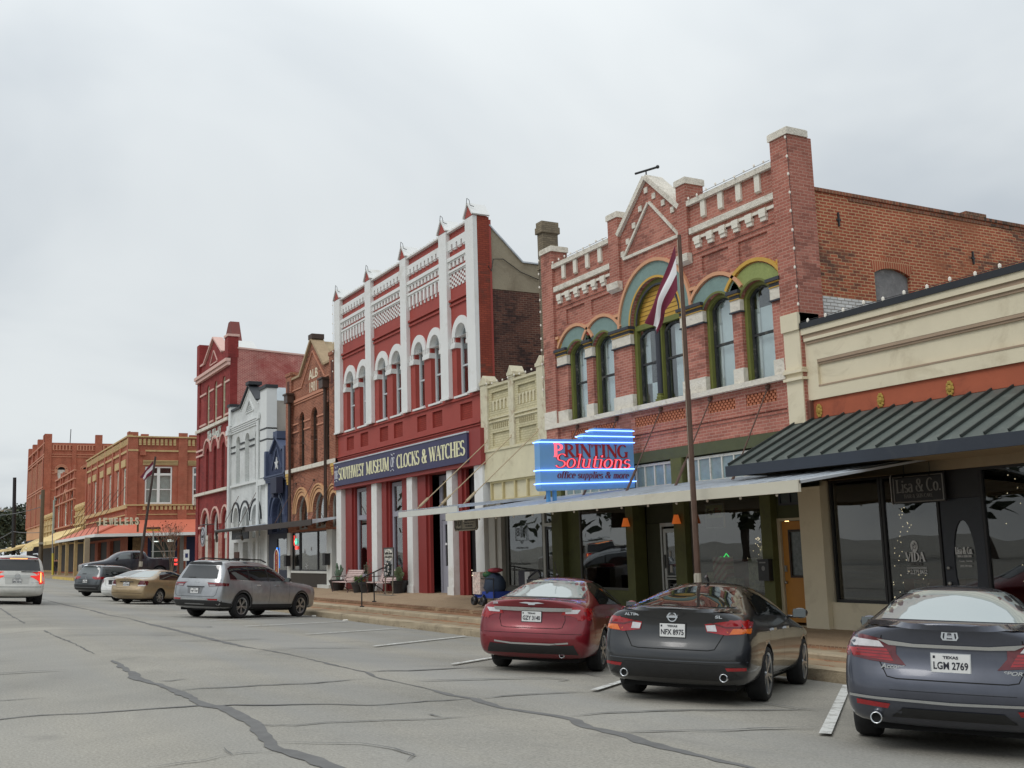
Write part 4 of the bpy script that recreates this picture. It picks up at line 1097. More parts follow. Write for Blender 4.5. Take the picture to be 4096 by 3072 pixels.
b = MB(); b.box(-36.14,-35.2,YF + .55,YF + .556,.93,2.47); b.build('pane',M_shop,dr)
b = MB(); b.box(-36.28,-35.08,YF + .55,YF + .556,2.88,4.07); b.build('stained_pane',mat('stained_glass',S(92,78,48),.3,.35,4),dr)
b = MB(); b.box(-36.1,-35.95,YF + .51,YF + .519,1.7,1.78); b.build('door_notice',mat('notice_white',S(220,220,220),.7,0),dr)
b = MB(); b.box(-33.5,-32.7,YF + .3,YF + .36,-.04,4.29); b.build('dark_side_door',M_black,B)
interior(B,-46,-32,YF + 5,-.05,4.25)
tag(fairy('fairy_lights',40,-35.6,.5,1.55,.55,YF + 1.1,'fairy lights of a christmas tree behind the grey museum door',.012))
b = MB(); b.box(-32.3,-31.94,YF + .002,YF + .47,4.3,12.95); b.build('flank_pier',brick('flank_red_brick',S(150,74,56),S(138,66,52),S(120,56,46),patch=S(128,62,50),pscale=1.2,dark=S(90,66,56)),B)
b = MB(); b.prism([(YF + .471,4.3),(34,4.3),(34,10.43),(YF + .471,10.40)],-32.0,-32.4,'x'); b.build('side_wall',M_sideb,B)
b = MB(); b.prism([(YF + .471,10.405),(34,10.44),(34,11.38),(18.95,11.42),(18.28,11.45),(YF + .471,12.66)],-31.985,-32.4,'x'); b.build('stucco_wall',M_stucco,B)
b = MB()
def yz_rake(b,p,q,w,x0,x1):
    d = Vector((0,q[0] - p[0],q[1] - p[1])); L = d.length; d.normalize(); n_ = Vector((0,-d.z,d.y))
    if n_.z < 0: n_ = -n_
    b.obox(Vector(((x0 + x1) / 2,(p[0] + q[0]) / 2,(p[1] + q[1]) / 2)) + n_ * w / 2,((x1 - x0) / 2,0,0),d * L / 2,n_ * w / 2)
yz_rake(b,(YF + .47,12.66),(18.28,11.45),.05,-32.45,-31.93); yz_rake(b,(18.285,11.45),(34,11.38),.05,-32.448,-31.932); b.build('flashing',M_galv,B)
b = MB(); b.tube([(-31.93,16.9,11.2),(-31.9,17.0,11.0),(-31.93,17.1,11.45),(-31.95,17.5,11.5),(-31.95,18.2,11.1),(-31.95,19.4,10.75)],.015,4); b.build('drooping_cable',M_wire,B)
bulbs('string_lights',[(-46.15,YF - .2,13.0),(-46.15,YF - .2,9.5)],'string of bulbs down the left edge of the tall red and white building',.4)
b = MB()
for x0,x1 in BAYS:
    k = int((x1 - x0) / .3)
    for i in range(k): b.ball((x0 + .15 + i * .3,YF - .1 + rk.uniform(-.03,.03),12.955 + rk.uniform(0,.03)),.03,.03,.02,5)
tag(b.build('string_lights',M_bulb),'string of bulbs along the top coping of the red and white building','string lights')
t = thing('museum_sign',(-39.2,YF - .25,4.45),'long navy blue sign board with cream capitals across the red and white building','sign')
M_nav = mat('sign_navy',S(56,54,88),.5,.06,.8)
b = MB(); b.box(-45.82,-32.5,YF - .30,YF - .222,4.45,5.44); b.build('sign_board',M_nav,t)
b = MB(); b.box(-45.84,-32.48,YF - .33,YF - .21,5.441,5.49); b.build('sign_cap',M_galv,t)
M_creaml = mat('letter_cream',S(226,222,182),.6,.03)
def lay(txt,x0,x1,z,h,m=M_creaml,fn=serif,parent=None,y=YF - .301,shear=0.0,heavy=1.25,cap=1.0,**k):
    b = MB(); vf = serif(txt,shear,1,heavy) if fn is serif else sans(txt,heavy,shear)
    letters(b,vf,(x0,y,z),U,V,x1 - x0,h,.012,cap=cap if fn is serif else None); return b.build('lettering',m,parent)
lay("SOUTHWEST",-45.22,-42.13,4.70,.50,parent=t,heavy=1.45); lay("MUSEUM",-41.88,-39.42,4.70,.50,parent=t,heavy=1.45)
lay("CLOCKS",-38.62,-36.45,4.70,.50,parent=t,heavy=1.45); lay("&",-36.25,-35.80,4.70,.50,parent=t,heavy=1.45); lay("WATCHES",-35.60,-32.64,4.70,.50,parent=t,heavy=1.45)
M_wl = mat('letter_pale',S(206,208,214),.6,.03)
lay("THE",-45.76,-45.30,4.78,.34,M_wl,parent=t,shear=.15); lay("OF",-39.22,-38.84,4.80,.36,M_wl,parent=t,shear=.2)
b = MB()
for xm in (-45.52,-39.03):
    for sg in (1,-1):
        pts = [(xm + sg * (.22 - .06 * i) * 1,YF - .315,4.97 + sg * (.30 + .04 * math.sin(i * 1.3))) for i in range(7)]
        b.tube(pts,.012,5)
b.build('flourish',M_wl,t)
B = thing('brick_building',(-29.6,YF,-.2),'narrow single storey cream painted brick shop squeezed between the two tall brick buildings','building')
M_cb = brick('cream_brick',S(205,196,162),S(196,187,152),S(178,168,134),bump=.55,patch=S(176,160,124),pscale=1.4,plo=.60,phi=.72)
M_cr = mat('cream_paint',S(206,197,166),.7,.07,2,.15,16,dirt=S(172,158,126),dscale=1.6)
holes = [rect(-31.2,-29.95,6.0,6.62),rect(-29.4,-28.3,6.0,6.62),rect(-31.2,-29.95,4.85,5.28),rect(-29.4,-28.3,4.85,5.28)]
wall_panel(B,'front_wall',[(-31.93,3.78),(-27.57,3.78),(-27.57,6.80),(-31.93,6.80)],holes,M_cb,YF,.35)
b = MB()
for a,c,z0,z1 in ((-31.2,-29.95,6.0,6.62),(-29.4,-28.3,6.0,6.62),(-31.2,-29.95,4.85,5.28),(-29.4,-28.3,4.85,5.28)): b.box(a - .02,c + .02,YF + .06,YF + .2,z0 - .02,z1 + .02)
b.build('recessed_panel',M_cb,B)
b = MB()
for a,c in ((-31.2,-29.95),(-29.4,-28.3)):
    n = 5; w = (c - a) / n
    for i in range(n): b.box(a + i * w + .03,a + i * w + w * .55,YF + .005,YF + .06,6.02,6.30); b.box(a + i * w,a + i * w + w * .72,YF + .01,YF + .06,6.302,6.36)
    n = 9; w = (c - a) / n
for a in (-31.15,-29.35):
    pass
b.build('corbel_ornament',M_cr,B)
b = MB()
for a,c in ((-31.15,-30.05),(-29.35,-28.35)):
    for i in range(8): x = a + (c - a) * i / 8; b.box(x,x + .06,YF - .012,YF - .001,5.42,5.58)
b.build('slot_row',mat('slot_shadow',S(150,138,104),.9,.1),B)
b = MB()
for a,c,z1 in ((-31.88,-31.40,6.95),(-29.92,-29.60,7.0),(-28.10,-27.60,7.0)):
    b.box(a,c,YF - .07,YF - .001,4.75,z1); b.box(a - .03,c + .03,YF - .10,YF + .40,z1,z1 + .10)
    xm = (a + c) / 2; b.add([(x,y,z) for y in (YF - .09,YF + .38) for x,z in ((a,z1 + .101),(c,z1 + .101),(xm,z1 + .32))],[(0,1,2),(5,4,3),(0,2,5,3),(1,4,5,2),(0,3,4,1)])
b.build('parapet_pier',mat('stained_cream',S(206,198,172),.85,.1,4,.4,12,dirt=S(146,112,84),dscale=2.6),B)
b = MB(); b.box(-31.39,-28.11,YF - .06,YF + .38,6.80,6.88); b.box(-31.39,-28.11,YF - .04,YF - .001,5.74,5.79); b.box(-31.39,-28.11,YF - .04,YF - .001,5.62,5.66); b.box(-31.9,-27.6,YF - .08,YF - .001,4.68,4.75); b.build('coping',M_cr,B)
b = MB(); b.box(-31.9,-27.6,YF - .04,YF + .3,3.70,4.679); b.build('plain_band',M_cr,B)
b = MB(); b.prism(rect(-31.5,-27.65,3.02,3.699),YF + .02,YF + .1,'y',0,[rect(x,x + .72,3.10,3.64) for x in (-31.42,-30.62,-29.82,-29.02,-28.22)][:4] + [])
b.build('boarded_transom',mat('transom_cream',S(192,178,134),.8,.1,3,.1,20),B)
b = MB(); b.box(-31.5,-27.65,YF + .101,YF + .14,3.0,3.69); b.build('transom_board',M_cr,B)
b = MB(); b.box(-31.66,-31.22,YF + .0,YF + .3,-.2,3.0); b.box(-31.2,-30.9,YF + .06,YF + .3,-.2,3.0); b.build('shop_post',mat('pale_metal',S(170,166,156),.5,.06),B)
b = MB(); b.box(-30.9,-30.6,YF + .2,YF + .3,-.2,3.0); b.box(-30.6,-28.3,YF + .06,YF + .3,-.25,.3); b.build('shop_jamb',mat('jamb_grey',S(78,78,72),.7,.1),B)
display(-30.6,-28.35,.3,2.75,mat('window_bead',S(60,58,50),.5,.1),YF + .12,'shop_window',B)
b = MB(); b.box(-30.7,-28.3,YF + .65,YF + .68,.25,3.0); b.build('pale_screen',mat('frosted_screen',S(120,122,114),.8,.2,.7),B)
b = MB(); b.prism(rect(-28.33,-27.58,-.25,2.75),YF + .10,YF + .2,'y',0,[rect(-28.2,-27.62,-.2,2.14),rect(-28.2,-27.62,2.24,2.7)]); d_ = b.build('glass_door',mat('door_silver',S(170,168,158),.4,.05,metal=.3),B)
b = MB(); b.prism(rect(-28.19,-27.63,-.2,2.12),YF + .12,YF + .17,'y',0,[rect(-28.1,-27.7,-.05,2.04)]); b.box(-28.1,-27.7,YF + .12,YF + .15,.80,.86); b.build('door_leaf',M_black,d_)
b = MB(); b.box(-28.19,-27.62,YF + .145,YF + .15,-.1,2.7); b.build('pane',M_shop,d_)
interior(B,-31.8,-27.6,YF + 5,-.25,3.0)
b = MB(); b.box(-31.5,-27.5,YF + .36,30,5.9,6.1); b.build('roof',M_stucco,B)
b = MB(); b.box(-30.40,-30.05,18.0,18.6,6.1,12.0); b.box(-30.45,-30.0,17.94,18.66,12.0,12.22); b.box(-30.42,-30.03,17.97,18.63,12.22,12.4); b.box(-30.43,-30.02,17.96,18.64,10.75,10.9); b.build('chimney',brick('chimney_brick',S(140,128,108),S(122,112,96),S(112,102,86),patch=S(104,96,84),pscale=2,bump=.6),B)
cc = MB(); cc.add([(x,y,z) for x in (-31.75,-27.52) for y,z in ((13.38,2.755),(16.44,3.02),(16.44,2.97),(13.38,2.70))],[(0,1,2,3),(7,6,5,4),(0,4,5,1),(2,6,7,3),(3,7,4,0)])
cn = cc.build('canopy',M_galv,B)
b = MB(); b.box(-31.76,-27.52,13.35,13.41,2.58,2.75); b.build('canopy_fascia',mat('fascia_white',S(204,204,196),.6,.05,2),cn)
b = MB()
for i in range(22):
    x = -31.72 + i * .195; b.add([(x + dx,y,z) for dx in (0,.07) for y,z in ((13.36,2.765),(16.4,3.025),(16.4,3.05),(13.34,2.79))],[(0,1,2,3),(7,6,5,4),(3,2,6,7),(0,4,7,3)])
b.build('sheet_rib',M_galv,cn)
M_rope = mat('pale_rod',S(176,158,128),.8,.15,6)
for x,z in ((-31.45,5.08),(-29.8,5.07),(-28.1,5.07)):
    b = MB(); b.tube([(x,YF - .02,z),(x,13.85,2.83)],.016,6); b.tube([(x,14.25,3.175),(x,13.95,2.915)],.04,6); b.ball((x,YF - .04,z),.05); b.build('tie_rod',M_rope,B)
bulbs('string_lights',[(-31.5,YF - .1,6.92),(-28.1,YF - .1,6.92)],'string of bulbs along the coping of the narrow cream shop',.36)
M_ink = mat('ink',(.015,.015,.014,1),.6,0)
def brmark(b,xc,zc,s,y,th=.012):
    def seg(p,q): b.tube([(p[0],y,p[1]),(q[0],y,q[1])],th * s,4)
    P = [(-.5,-.36),(-.12,-.36),(0,-.5),(.12,-.36),(.5,-.36),(.5,.36),(.12,.36),(0,.5),(-.12,.36),(-.5,.36)]
    for i in range(10): seg((xc + P[i][0] * s,zc + P[i][1] * s),(xc + P[(i + 1) % 10][0] * s,zc + P[(i + 1) % 10][1] * s))
    Q = [(0,.24),(.09,.12),(-.09,-.10),(0,-.24),(.14,-.08)]
    for p,q in (((0,.26),(.09,.13)),((.09,.13),(-.09,-.1)),((-.09,-.1),(0,-.24)),((0,-.24),(.12,-.08)),((0,.26),(-.09,.13)),((-.09,.13),(.13,-.2))): seg((xc + p[0] * s,zc + p[1] * s),(xc + q[0] * s,zc + q[1] * s))
    letters(b,sans("B"),(xc - .38 * s,y + .002,zc - .17 * s),U,V,.16 * s,.34 * s,.003); letters(b,sans("R"),(xc + .2 * s,y + .002,zc - .17 * s),U,V,.17 * s,.34 * s,.003)
b = MB(); brmark(b,-29.72,2.02,.72,YF + .135); letters(b,sans("Attorneys at Law"),(-30.06,YF + .14,1.48),U,V,.72,.085,.003)
b.build('window_lettering',M_ink,B)
b = MB(); letters(b,sans("Real Estate  Litigation"),(-30.5,YF + .14,.98),U,V,1.25,.1,.003); letters(b,sans("Business - Estate Planning"),(-30.4,YF + .14,.78),U,V,1.5,.12,.003); b.build('window_lettering',mat('letter_grey',S(70,70,66),.6,0),B)
t = thing('hanging_sign',(-28.55,13.6,2.1),'tan hanging law office board with black border and chamfered corners under the canopy edge','sign')
ch = .07
x0,x1,z0,z1,yb = -28.75,-27.27,2.06,2.55,13.85
b = MB(); b.prism([(x0 + ch,z0),(x1 - ch,z0),(x1,z0 + ch),(x1,z1 - ch),(x1 - ch,z1),(x0 + ch,z1),(x0,z1 - ch),(x0,z0 + ch)],yb,yb + .04,'y'); b.build('board',mat('sign_tan',S(128,118,100),.7,.05),t)
b = MB()
P = [(x0 + .04 + ch,z0 + .05),(x1 - .04 - ch,z0 + .05),(x1 - .04,z0 + .05 + ch),(x1 - .04,z1 - .1),(x0 + .04,z1 - .1),(x0 + .04,z0 + .05 + ch)]
for i in range(6): b.tube([(P[i][0],yb - .004,P[i][1]),(P[(i + 1) % 6][0],yb - .004,P[(i + 1) % 6][1])],.012,4)
brmark(b,-28.44,2.29,.42,yb - .006,.016)
letters(b,sans("Brough & Rasmussen"),(-28.12,yb - .002,2.32),U,V,.70,.06,.003); letters(b,sans("Attorneys at Law"),(-28.08,yb - .002,2.24),U,V,.6,.055,.003); letters(b,sans("512-398-6996"),(-28.0,yb - .002,2.165),U,V,.45,.05,.003)
b.build('lettering',M_ink,t)
b = MB(); b.tube([(-28.4,yb + .02,2.54),(-28.4,yb + .02,2.78)],.008,4); b.tube([(-27.6,yb + .02,2.54),(-27.6,yb + .02,2.78)],.008,4); b.build('hanger',M_black,t)
B = thing('stucco_building',(-12,YF,-.3),'single storey cream stucco salon with dark standing seam awning and rust coloured band','building')
M_cs = mat('cream_stucco',S(218,207,180),.85,.06,.9,.12,22,dirt=S(182,168,140),dscale=.7)
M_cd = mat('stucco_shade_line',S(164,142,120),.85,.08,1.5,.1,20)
X0,X1 = -16.80,-2.0
wall_panel(B,'front_wall',[(X0,4.44),(X1,4.44),(X1,5.98),(X0,5.98)],[rect(-16.46,-3.0,4.73,5.28)],M_cs,YF,.4)
b = MB(); b.box(-16.5,-2.9,YF + .07,YF + .3,4.7,5.3); b.build('recessed_panel',M_cs,B)
b = MB(); b.box(-16.455,-3.0,YF + .005,YF + .069,5.215,5.279); b.box(-16.455,-3.0,YF + .03,YF + .069,5.17,5.214); b.box(-16.455,-3.0,YF - .01,YF + .069,4.70,4.735); b.build('panel_moulding',M_cd,B)
b = MB(); b.box(X0 + .02,X1,YF - .10,YF - .001,5.85,5.98); b.box(X0 + .06,X1,YF - .07,YF - .001,5.70,5.765); b.build('cornice',M_cs,B)
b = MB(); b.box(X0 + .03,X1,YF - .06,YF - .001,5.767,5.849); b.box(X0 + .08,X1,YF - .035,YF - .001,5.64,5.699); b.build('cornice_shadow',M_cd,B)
b = MB(); b.box(X0 - .01,X1,YF - .13,YF + .42,5.98,6.11); b.build('parapet_cap',mat('bronze_cap',S(46,48,52),.45,.08,2,metal=.3),B)
b = MB(); b.box(-17.28,X0 - .001,YF - .12,YF + .45,3.98,6.34); b.box(-17.30,-16.78,YF - .17,YF + .46,5.98,6.36)
for z in (5.06,4.90): b.box(-17.31,-16.74,YF - .19,YF + .4,z,z + .06)
b.box(-17.30,-16.76,YF - .15,YF + .4,5.13,5.17); b.build('end_pilaster',M_cs,B)
b = MB(); b.box(X0,X1,YF + .05,YF + .3,4.05,4.44); b.build('rust_band',mat('rust_band',S(168,88,60),.75,.10,1.6,.1,20,dirt=S(126,62,44),dscale=1.1),B)
b = MB(); b.box(X0 - .01,X0 + .1,YF - .05,YF + .3,4.0,4.44); b.build('band_end',mat('rust_end',S(112,72,58),.8,.1),B)
M_gold = mat('gilt',S(172,142,66),.45,.2,20,metal=.3)
for x in (-16.54,-14.88,-13.24,-11.6,-9.95):
    b = MB()
    for k in range(10):
        a = k * PI / 5; b.ball((x + .06 * math.cos(a),YF + .035,4.2 + .11 * math.sin(a)),.035,.02,.045,6)
    b.ball((x,YF + .03,4.2),.05,.03,.07,8); b.build('gilt_rosette',M_gold,B)
M_seam = mat('patina_sheet',S(86,94,90),.5,.16,1.0,.05,8,metal=.2,dirt=S(118,126,120),dscale=1.3)
M_fas = mat('slate_fascia',S(44,50,60),.55,.08,1.0,dirt=S(58,62,68),dscale=1.2)
YA,ZA,ZW = 14.5,3.06,4.04
b = MB(); b.add([(x,y,z) for x in (-17.16,X1) for y,z in ((YA,ZA),(YF + .04,ZW),(YF + .04,ZW - .04),(YA,ZA - .04))],[(0,1,2,3),(7,6,5,4),(0,4,5,1),(2,6,7,3),(3,7,4,0)]); aw = b.build('awning',M_seam,B)
b = MB(); sl = Vector((0,YF + .04 - YA,ZW - ZA)).normalized(); nn = Vector((0,-sl.z,sl.y))
x = -17.14
while x < X1:
    b.obox(Vector((x,(YA + YF + .04) / 2,(ZA + ZW) / 2)) + nn * .028,(.016,0,0),sl * (1.12),nn * .024); x += .435
b.build('standing_seam',mat('seam_dark',S(56,62,60),.5,.1,3,metal=.2),aw)
b = MB(); b.box(-17.18,X1,YA - .05,YA + .02,2.84,3.055); b.build('awning_fascia',M_fas,aw)
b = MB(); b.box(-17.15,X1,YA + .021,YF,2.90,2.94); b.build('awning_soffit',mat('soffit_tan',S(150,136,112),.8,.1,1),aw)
b = MB(); b.add([(-17.165,y,z) for y,z in ((YA,2.87),(YF,2.87),(YF,ZW),(YA,ZA))],[(0,1,2,3)]); b.build('awning_end',M_fas,aw)
b = MB(); b.add([(x + dx,y,z) for z,dx in ((-.31,.0),(2.9,.0)) for x,y in ((-17.20,YF - .10),(-16.56,YF - .10),(-16.56,YF + .3),(-17.2,YF + .3))],[(0,1,2,3),(7,6,5,4),(0,4,5,1),(1,5,6,2),(2,6,7,3),(3,7,4,0)]); b.build('column',M_cs,B)
b = MB(); b.box(-16.559,X1,YF + .02,YF + .3,-.31,.24); b.build('stall_riser',M_cs,B)
b = MB(); b.box(-16.559,X1,YF - .0,YF + .3,2.72,2.9); b.build('header',mat('header_tan',S(160,144,118),.8,.08),B)
M_bfr = mat('bronze_frame',(.018,.018,.019,1),.45,.1)
for a,c,z0 in ((-16.5,-15.15,.24),(-15.13,-13.78,.24),(-12.85,-11.4,.24),(-11.38,-9.6,.24),(-9.58,-7,.24)):
    display(a,c,z0,2.72,M_bfr,YF + .10,'shop_window',B)
b = MB(); b.box(-13.777,-12.853,YF + .10,YF + .18,2.2,2.72); b.build('door_header',M_bfr,B)
pts = [(-13.31 + .24 * math.cos(2 * PI * i / 24),1.02 + .78 * math.sin(2 * PI * i / 24)) for i in range(24)]
b = MB(); b.prism(rect(-13.76,-12.87,-.28,2.195),YF + .12,YF + .17,'y',0,[pts]); dr = b.build('salon_door',mat('door_slate',S(40,44,50),.4,.1),B)
b = MB(); b.prism(pts,YF + .14,YF + .146,'y'); b.build('oval_pane',M_shop,dr)
b = MB(); b.ball((-13.66,YF + .08,.94),.03); b.ball((-13.66,YF + .08,.66),.035); b.build('door_knob',M_alu,dr)
interior(B,-16.7,-2,YF + 5,-.3,2.95)
M_wlt = mat('letter_white',S(206,206,204),.6,.02)
M_wdm = mat('letter_dim',S(122,122,120),.6,.02)
def wl(txt,x0,x1,z,h,m=M_wlt,y=YF + .10,fn=serif,heavy=1.2):
    return lay(txt,x0,x1,z,h,m,fn,B,y,0.0,heavy)
lay("VIDA",-14.66,-14.20,1.06,.17,M_wlt,serif,B,YF + .128); lay("WELLNESS",-14.58,-14.28,.98,.055,M_wdm,serif,B,YF + .128)
b = MB(); b.box(-14.65,-14.19,YF + .126,YF + .13,.93,.942); letters(b,sans("512.379.8432",.01),(-14.65,YF + .128,.82),U,V,.47,.085,.004)
b.build('window_lettering',M_wlt,B)
b = MB(); b.lathe([(.0,0),(.085,0)],18,Matrix.Translation((-14.44,YF + .126,1.34)) @ Matrix.Rotation(PI / 2,4,'X') @ Matrix.Diagonal((1,1.3,1,1))); b.build('dove_roundel',M_wlt,B)
b = MB()
for pts in ([(-14.49,1.26),(-14.46,1.31),(-14.42,1.29),(-14.39,1.33),(-14.385,1.38),(-14.41,1.39)],[(-14.46,1.31),(-14.48,1.38),(-14.44,1.35)],[(-14.44,1.34),(-14.43,1.42),(-14.41,1.36)]):
    b.tube([(p[0],YF + .123,p[1]) for p in pts],.006,4)
b.build('dove_outline',M_ink,B)
lay("Lisa & Co.",-13.50,-13.14,1.19,.12,M_wlt,serif,B,YF + .118); lay("HAIR & SKIN CARE",-13.46,-13.16,1.13,.035,M_wlt,serif,B,YF + .118,0,1.0)
b = MB(); letters(b,sans("Tuesday - Saturday"),(-13.44,YF + .118,1.04),U,V,.28,.035,.003); letters(b,sans("(512) 398-4224",.01),(-13.42,YF + .118,.95),U,V,.24,.04,.003); b.build('window_lettering',M_wlt,B)
t = thing('hanging_sign',(-14.1,15.6,2.2),'black salon sign with white outlined frame hanging under the dark awning','sign')
yb = YF - .02
b = MB(); b.box(-14.72,-13.50,yb,yb + .03,2.15,2.70); b.build('board',M_bfr,t)
b = MB()
for p,q in (((-14.68,2.18),(-13.54,2.18)),((-13.54,2.18),(-13.54,2.66)),((-13.54,2.66),(-13.80,2.66)),((-13.84,2.66),(-14.40,2.66)),((-14.45,2.66),(-14.68,2.66)),((-14.68,2.66),(-14.68,2.18))): b.tube([(p[0],yb - .004,p[1]),(q[0],yb - .004,q[1])],.013,4)
b.build('frame_line',M_wdm,t)
b = MB(); b.tube([(-14.74,yb + .01,2.15),(-14.78,yb + .03,2.2),(-14.78,yb + .03,2.66),(-14.74,yb + .01,2.71)],.012,4); b.build('edge_rail',M_wlt,t)
b = MB(); letters(b,serif("Lisa & Co.",0,1,1.2),(-14.62,yb - .001,2.36),U,V,1.03,.24,.006,cap=1.0); letters(b,serif("HAIR & SKIN CARE",0,1,1.0),(-14.44,yb - .001,2.25),U,V,.66,.07,.006,cap=1.0); b.build('lettering',M_wdm,t)
b = MB(); b.tube([(-14.42,yb + .015,2.69),(-14.42,yb + .015,2.9)],.008,4); b.tube([(-13.82,yb + .015,2.69),(-13.82,yb + .015,2.9)],.008,4); b.build('hanger',M_black,t)
fairy('fairy_lights',46,-15.05,.35,2.2,.55,YF + .6,'fairy lights of a tall christmas tree behind the salon window',.009)
fairy('fairy_lights',34,-11.9,.4,2.6,.9,YF + .6,'loose fairy lights behind the salon window at the right edge',.008,False)
t = tag(MB().box(-14.58,-14.24,YF + .2,YF + .206,.22,.70).build('window_poster',mat('poster_tan',S(166,136,116),.8,.12,8)),'small tan paper poster at the bottom of the salon window','poster')
b = MB(); letters(b,sans("Shop Best",.01),(-14.55,YF + .198,.58),U,V,.26,.07,.002); letters(b,sans("Small Gifts"),(-14.5,YF + .198,.48),U,V,.2,.05,.002); b.build('lettering',M_ink,t)
b = MB(); b.box(-15.7,-14.2,YF + 1.2,YF + 1.6,.3,.68); tag(b.build('sofa',mat('leather_orange',S(150,84,38),.6,.15,3)),'orange brown sofa inside the salon behind the tree lights','sofa')
bulbs('string_lights',[(-16.8,YF - .1,6.14),(-9.5,YF - .1,6.14)],'string of bulbs along the dark parapet cap of the cream salon',.50,.035)
t = thing('letter_box',(-18.3,YF - .1,.9),'black wall letter box with round badge on the green pier left of the yellow door','letter box')
b = MB(); b.box(-18.5,-18.16,YF - .18,YF - .062,.66,1.10); b.box(-18.51,-18.15,YF - .19,YF - .06,1.10,1.13); b.build('box',M_black,t)
b = MB(); b.lathe([(0,0),(.055,0)],14,Matrix.Translation((-18.33,YF - .184,.93)) @ Matrix.Rotation(PI / 2,4,'X')); b.box(-18.45,-18.25,YF - .186,YF - .181,1.04,1.07); b.build('badge',M_wdm,t)
B = thing('brick_building',(-49.9,YF,-.1),'brown brick gabled building marked ALB 1901 with tan arches and two downpipes','building')
M_bb = brick('brown_brick',S(158,96,74),S(140,82,64),S(176,136,112),dark=S(96,62,52),dkscale=.3,patch=S(150,98,78),pscale=.7,bump=.6)
M_tan = mat('tan_arch_stone',S(200,154,112),.8,.08,4,.2,20)
M_pipe = mat('brown_downpipe',S(70,52,42),.5,.12,3)
W3 = [(-51.75,-50.98),(-49.93,-48.98),(-47.98,-47.0)]
A3 = [(-52.3,-50.35),(-49.85,-47.75),(-47.35,-46.16)]
holes = [arch(a,c,5.76,8.12,.38) for a,c in W3] + [arch(-52.25,-50.5,2.7,3.5,.87,14),arch(-49.72,-47.85,2.7,3.5,.9,14),arch(-47.3,-46.2,2.7,3.7,.55,14)]
wall_panel(B,'front_wall',[(-53.6,2.6),(-46.12,2.6),(-46.12,10.30),(-47.9,10.30),(-49.70,11.85),(-51.5,10.30),(-53.6,10.30)],holes,M_bb,YF,.4)
for a,c in ((-53.65,-52.8),(-46.95,-46.13)):
    b = MB(); b.box(a,c,YF - .12,YF - .002,5.4,10.55); b.box(a,c,YF - .0,YF + .4,10.3,10.55); b.box(a - .04,c + .04,YF - .16,YF + .44,10.55,10.72)
    b.build('pier',M_bb,B)
    b = MB(); b.box(a + .22,c - .22,YF - .125,YF - .119,9.2,10.3); b.build('pier_slot',mat('slot_brown',S(92,52,42),.9,.1),B)
b = MB(); rake(b,(-51.45,10.32),(-49.7,11.83),.13,YF - .12,YF + .5,.02); rake(b,(-47.95,10.32),(-49.7,11.83),.13,YF - .117,YF + .503,.02); b.box(-52.8,-51.45,YF - .1,YF + .4,10.30,10.40); b.box(-47.95,-46.95,YF - .1,YF + .4,10.30,10.40); b.build('gable_coping',mat('buff_cap',S(168,146,116),.85,.15,4,.3,14),B)
b = MB(); b.box(-49.98,-49.42,YF - .13,YF + .5,11.86,12.10); b.build('gable_block',mat('dark_cap',S(76,62,56),.85,.1),B)
b = MB(); b.add([(x,y,z) for y in (YF + .5,21) for x,z in ((-51.2,10.5),(-49.7,11.8),(-48.2,10.5))],[(0,1,4,3),(1,2,5,4),(0,3,5,2),(3,4,5)]); b.build('gable_roof',mat('roof_tan',S(170,150,118),.8,.15,2),B)
M_mld = mat('salmon_mould',S(190,132,106),.8,.06)
b = MB(); rake(b,(-51.3,9.75),(-49.65,11.25),.06,YF - .05,YF - .001); rake(b,(-47.9,9.75),(-49.65,11.25),.06,YF - .047,YF - .001)
b.box(-52.8,-51.3,YF - .05,YF - .001,9.70,9.76); b.box(-47.9,-46.95,YF - .05,YF - .001,9.70,9.76); b.box(-52.8,-46.95,YF - .08,YF - .001,9.08,9.20); b.box(-52.8,-46.95,YF - .05,YF - .001,8.98,9.04)
for z in (7.55,7.95):
    for a,c in ((-53.6,-51.8),(-50.95,-49.97),(-48.95,-48.0),(-46.98,-46.13)): b.box(a,c,YF - .05,YF - .001,z,z + .07)
b.build('brick_moulding',M_mld,B)
lay("ALB",-50.25,-48.9,9.92,.46,mat('letter_buff',S(222,208,182),.7,.04),sans,B,YF - .005,0,.02); lay("1901",-50.1,-49.08,9.27,.5,MATS['letter_buff'],sans,B,YF - .005,0,.01)
b = MB(); b.box(-53.66,-46.13,YF - .15,YF - .0,5.57,5.76); b.build('sill_band',M_stone,B)
b = MB()
for a,c in ((-53.66,-52.95),(-46.8,-46.13)):
    for i in range(4): b.box(a,c - .1 * i if a < -50 else c,YF - .14 + .025 * i,YF - .001,5.42 - .13 * i,5.565 - .13 * i)
b.build('yellow_corbel',mat('corbel_yellow',S(204,168,92),.8,.08),B)
for a,c in W3: sash(B,a,c,5.77,8.12,.38,YF + .12,mat('brown_frame',S(66,48,38),.6,.1),'sash_window',.07,6.95)
b = MB()
for a,c,zs,r in ((-52.25,-50.5,3.5,.87),(-49.72,-47.85,3.5,.9),(-47.3,-46.2,3.7,.55)):
    b.prism(archband(a,c,zs,r,.14,14),YF - .02,YF - .001,'y'); b.prism(archband(a - .2,c + .2,zs,r + .2,.09,14),YF - .05,YF - .001,'y'); b.prism(archband(a - .34,c + .34,zs,r + .34,.07,14),YF - .09,YF - .001,'y')
b.build('arch_ring',M_tan,B)
for a,c,zs,r in ((-52.25,-50.5,3.5,.87),(-49.72,-47.85,3.5,.9),(-47.3,-46.2,3.7,.55)):
    sash(B,a,c,2.71,zs,r,YF + .16,mat('grey_frame',S(150,148,140),.6,.08),'arched_light',.08)
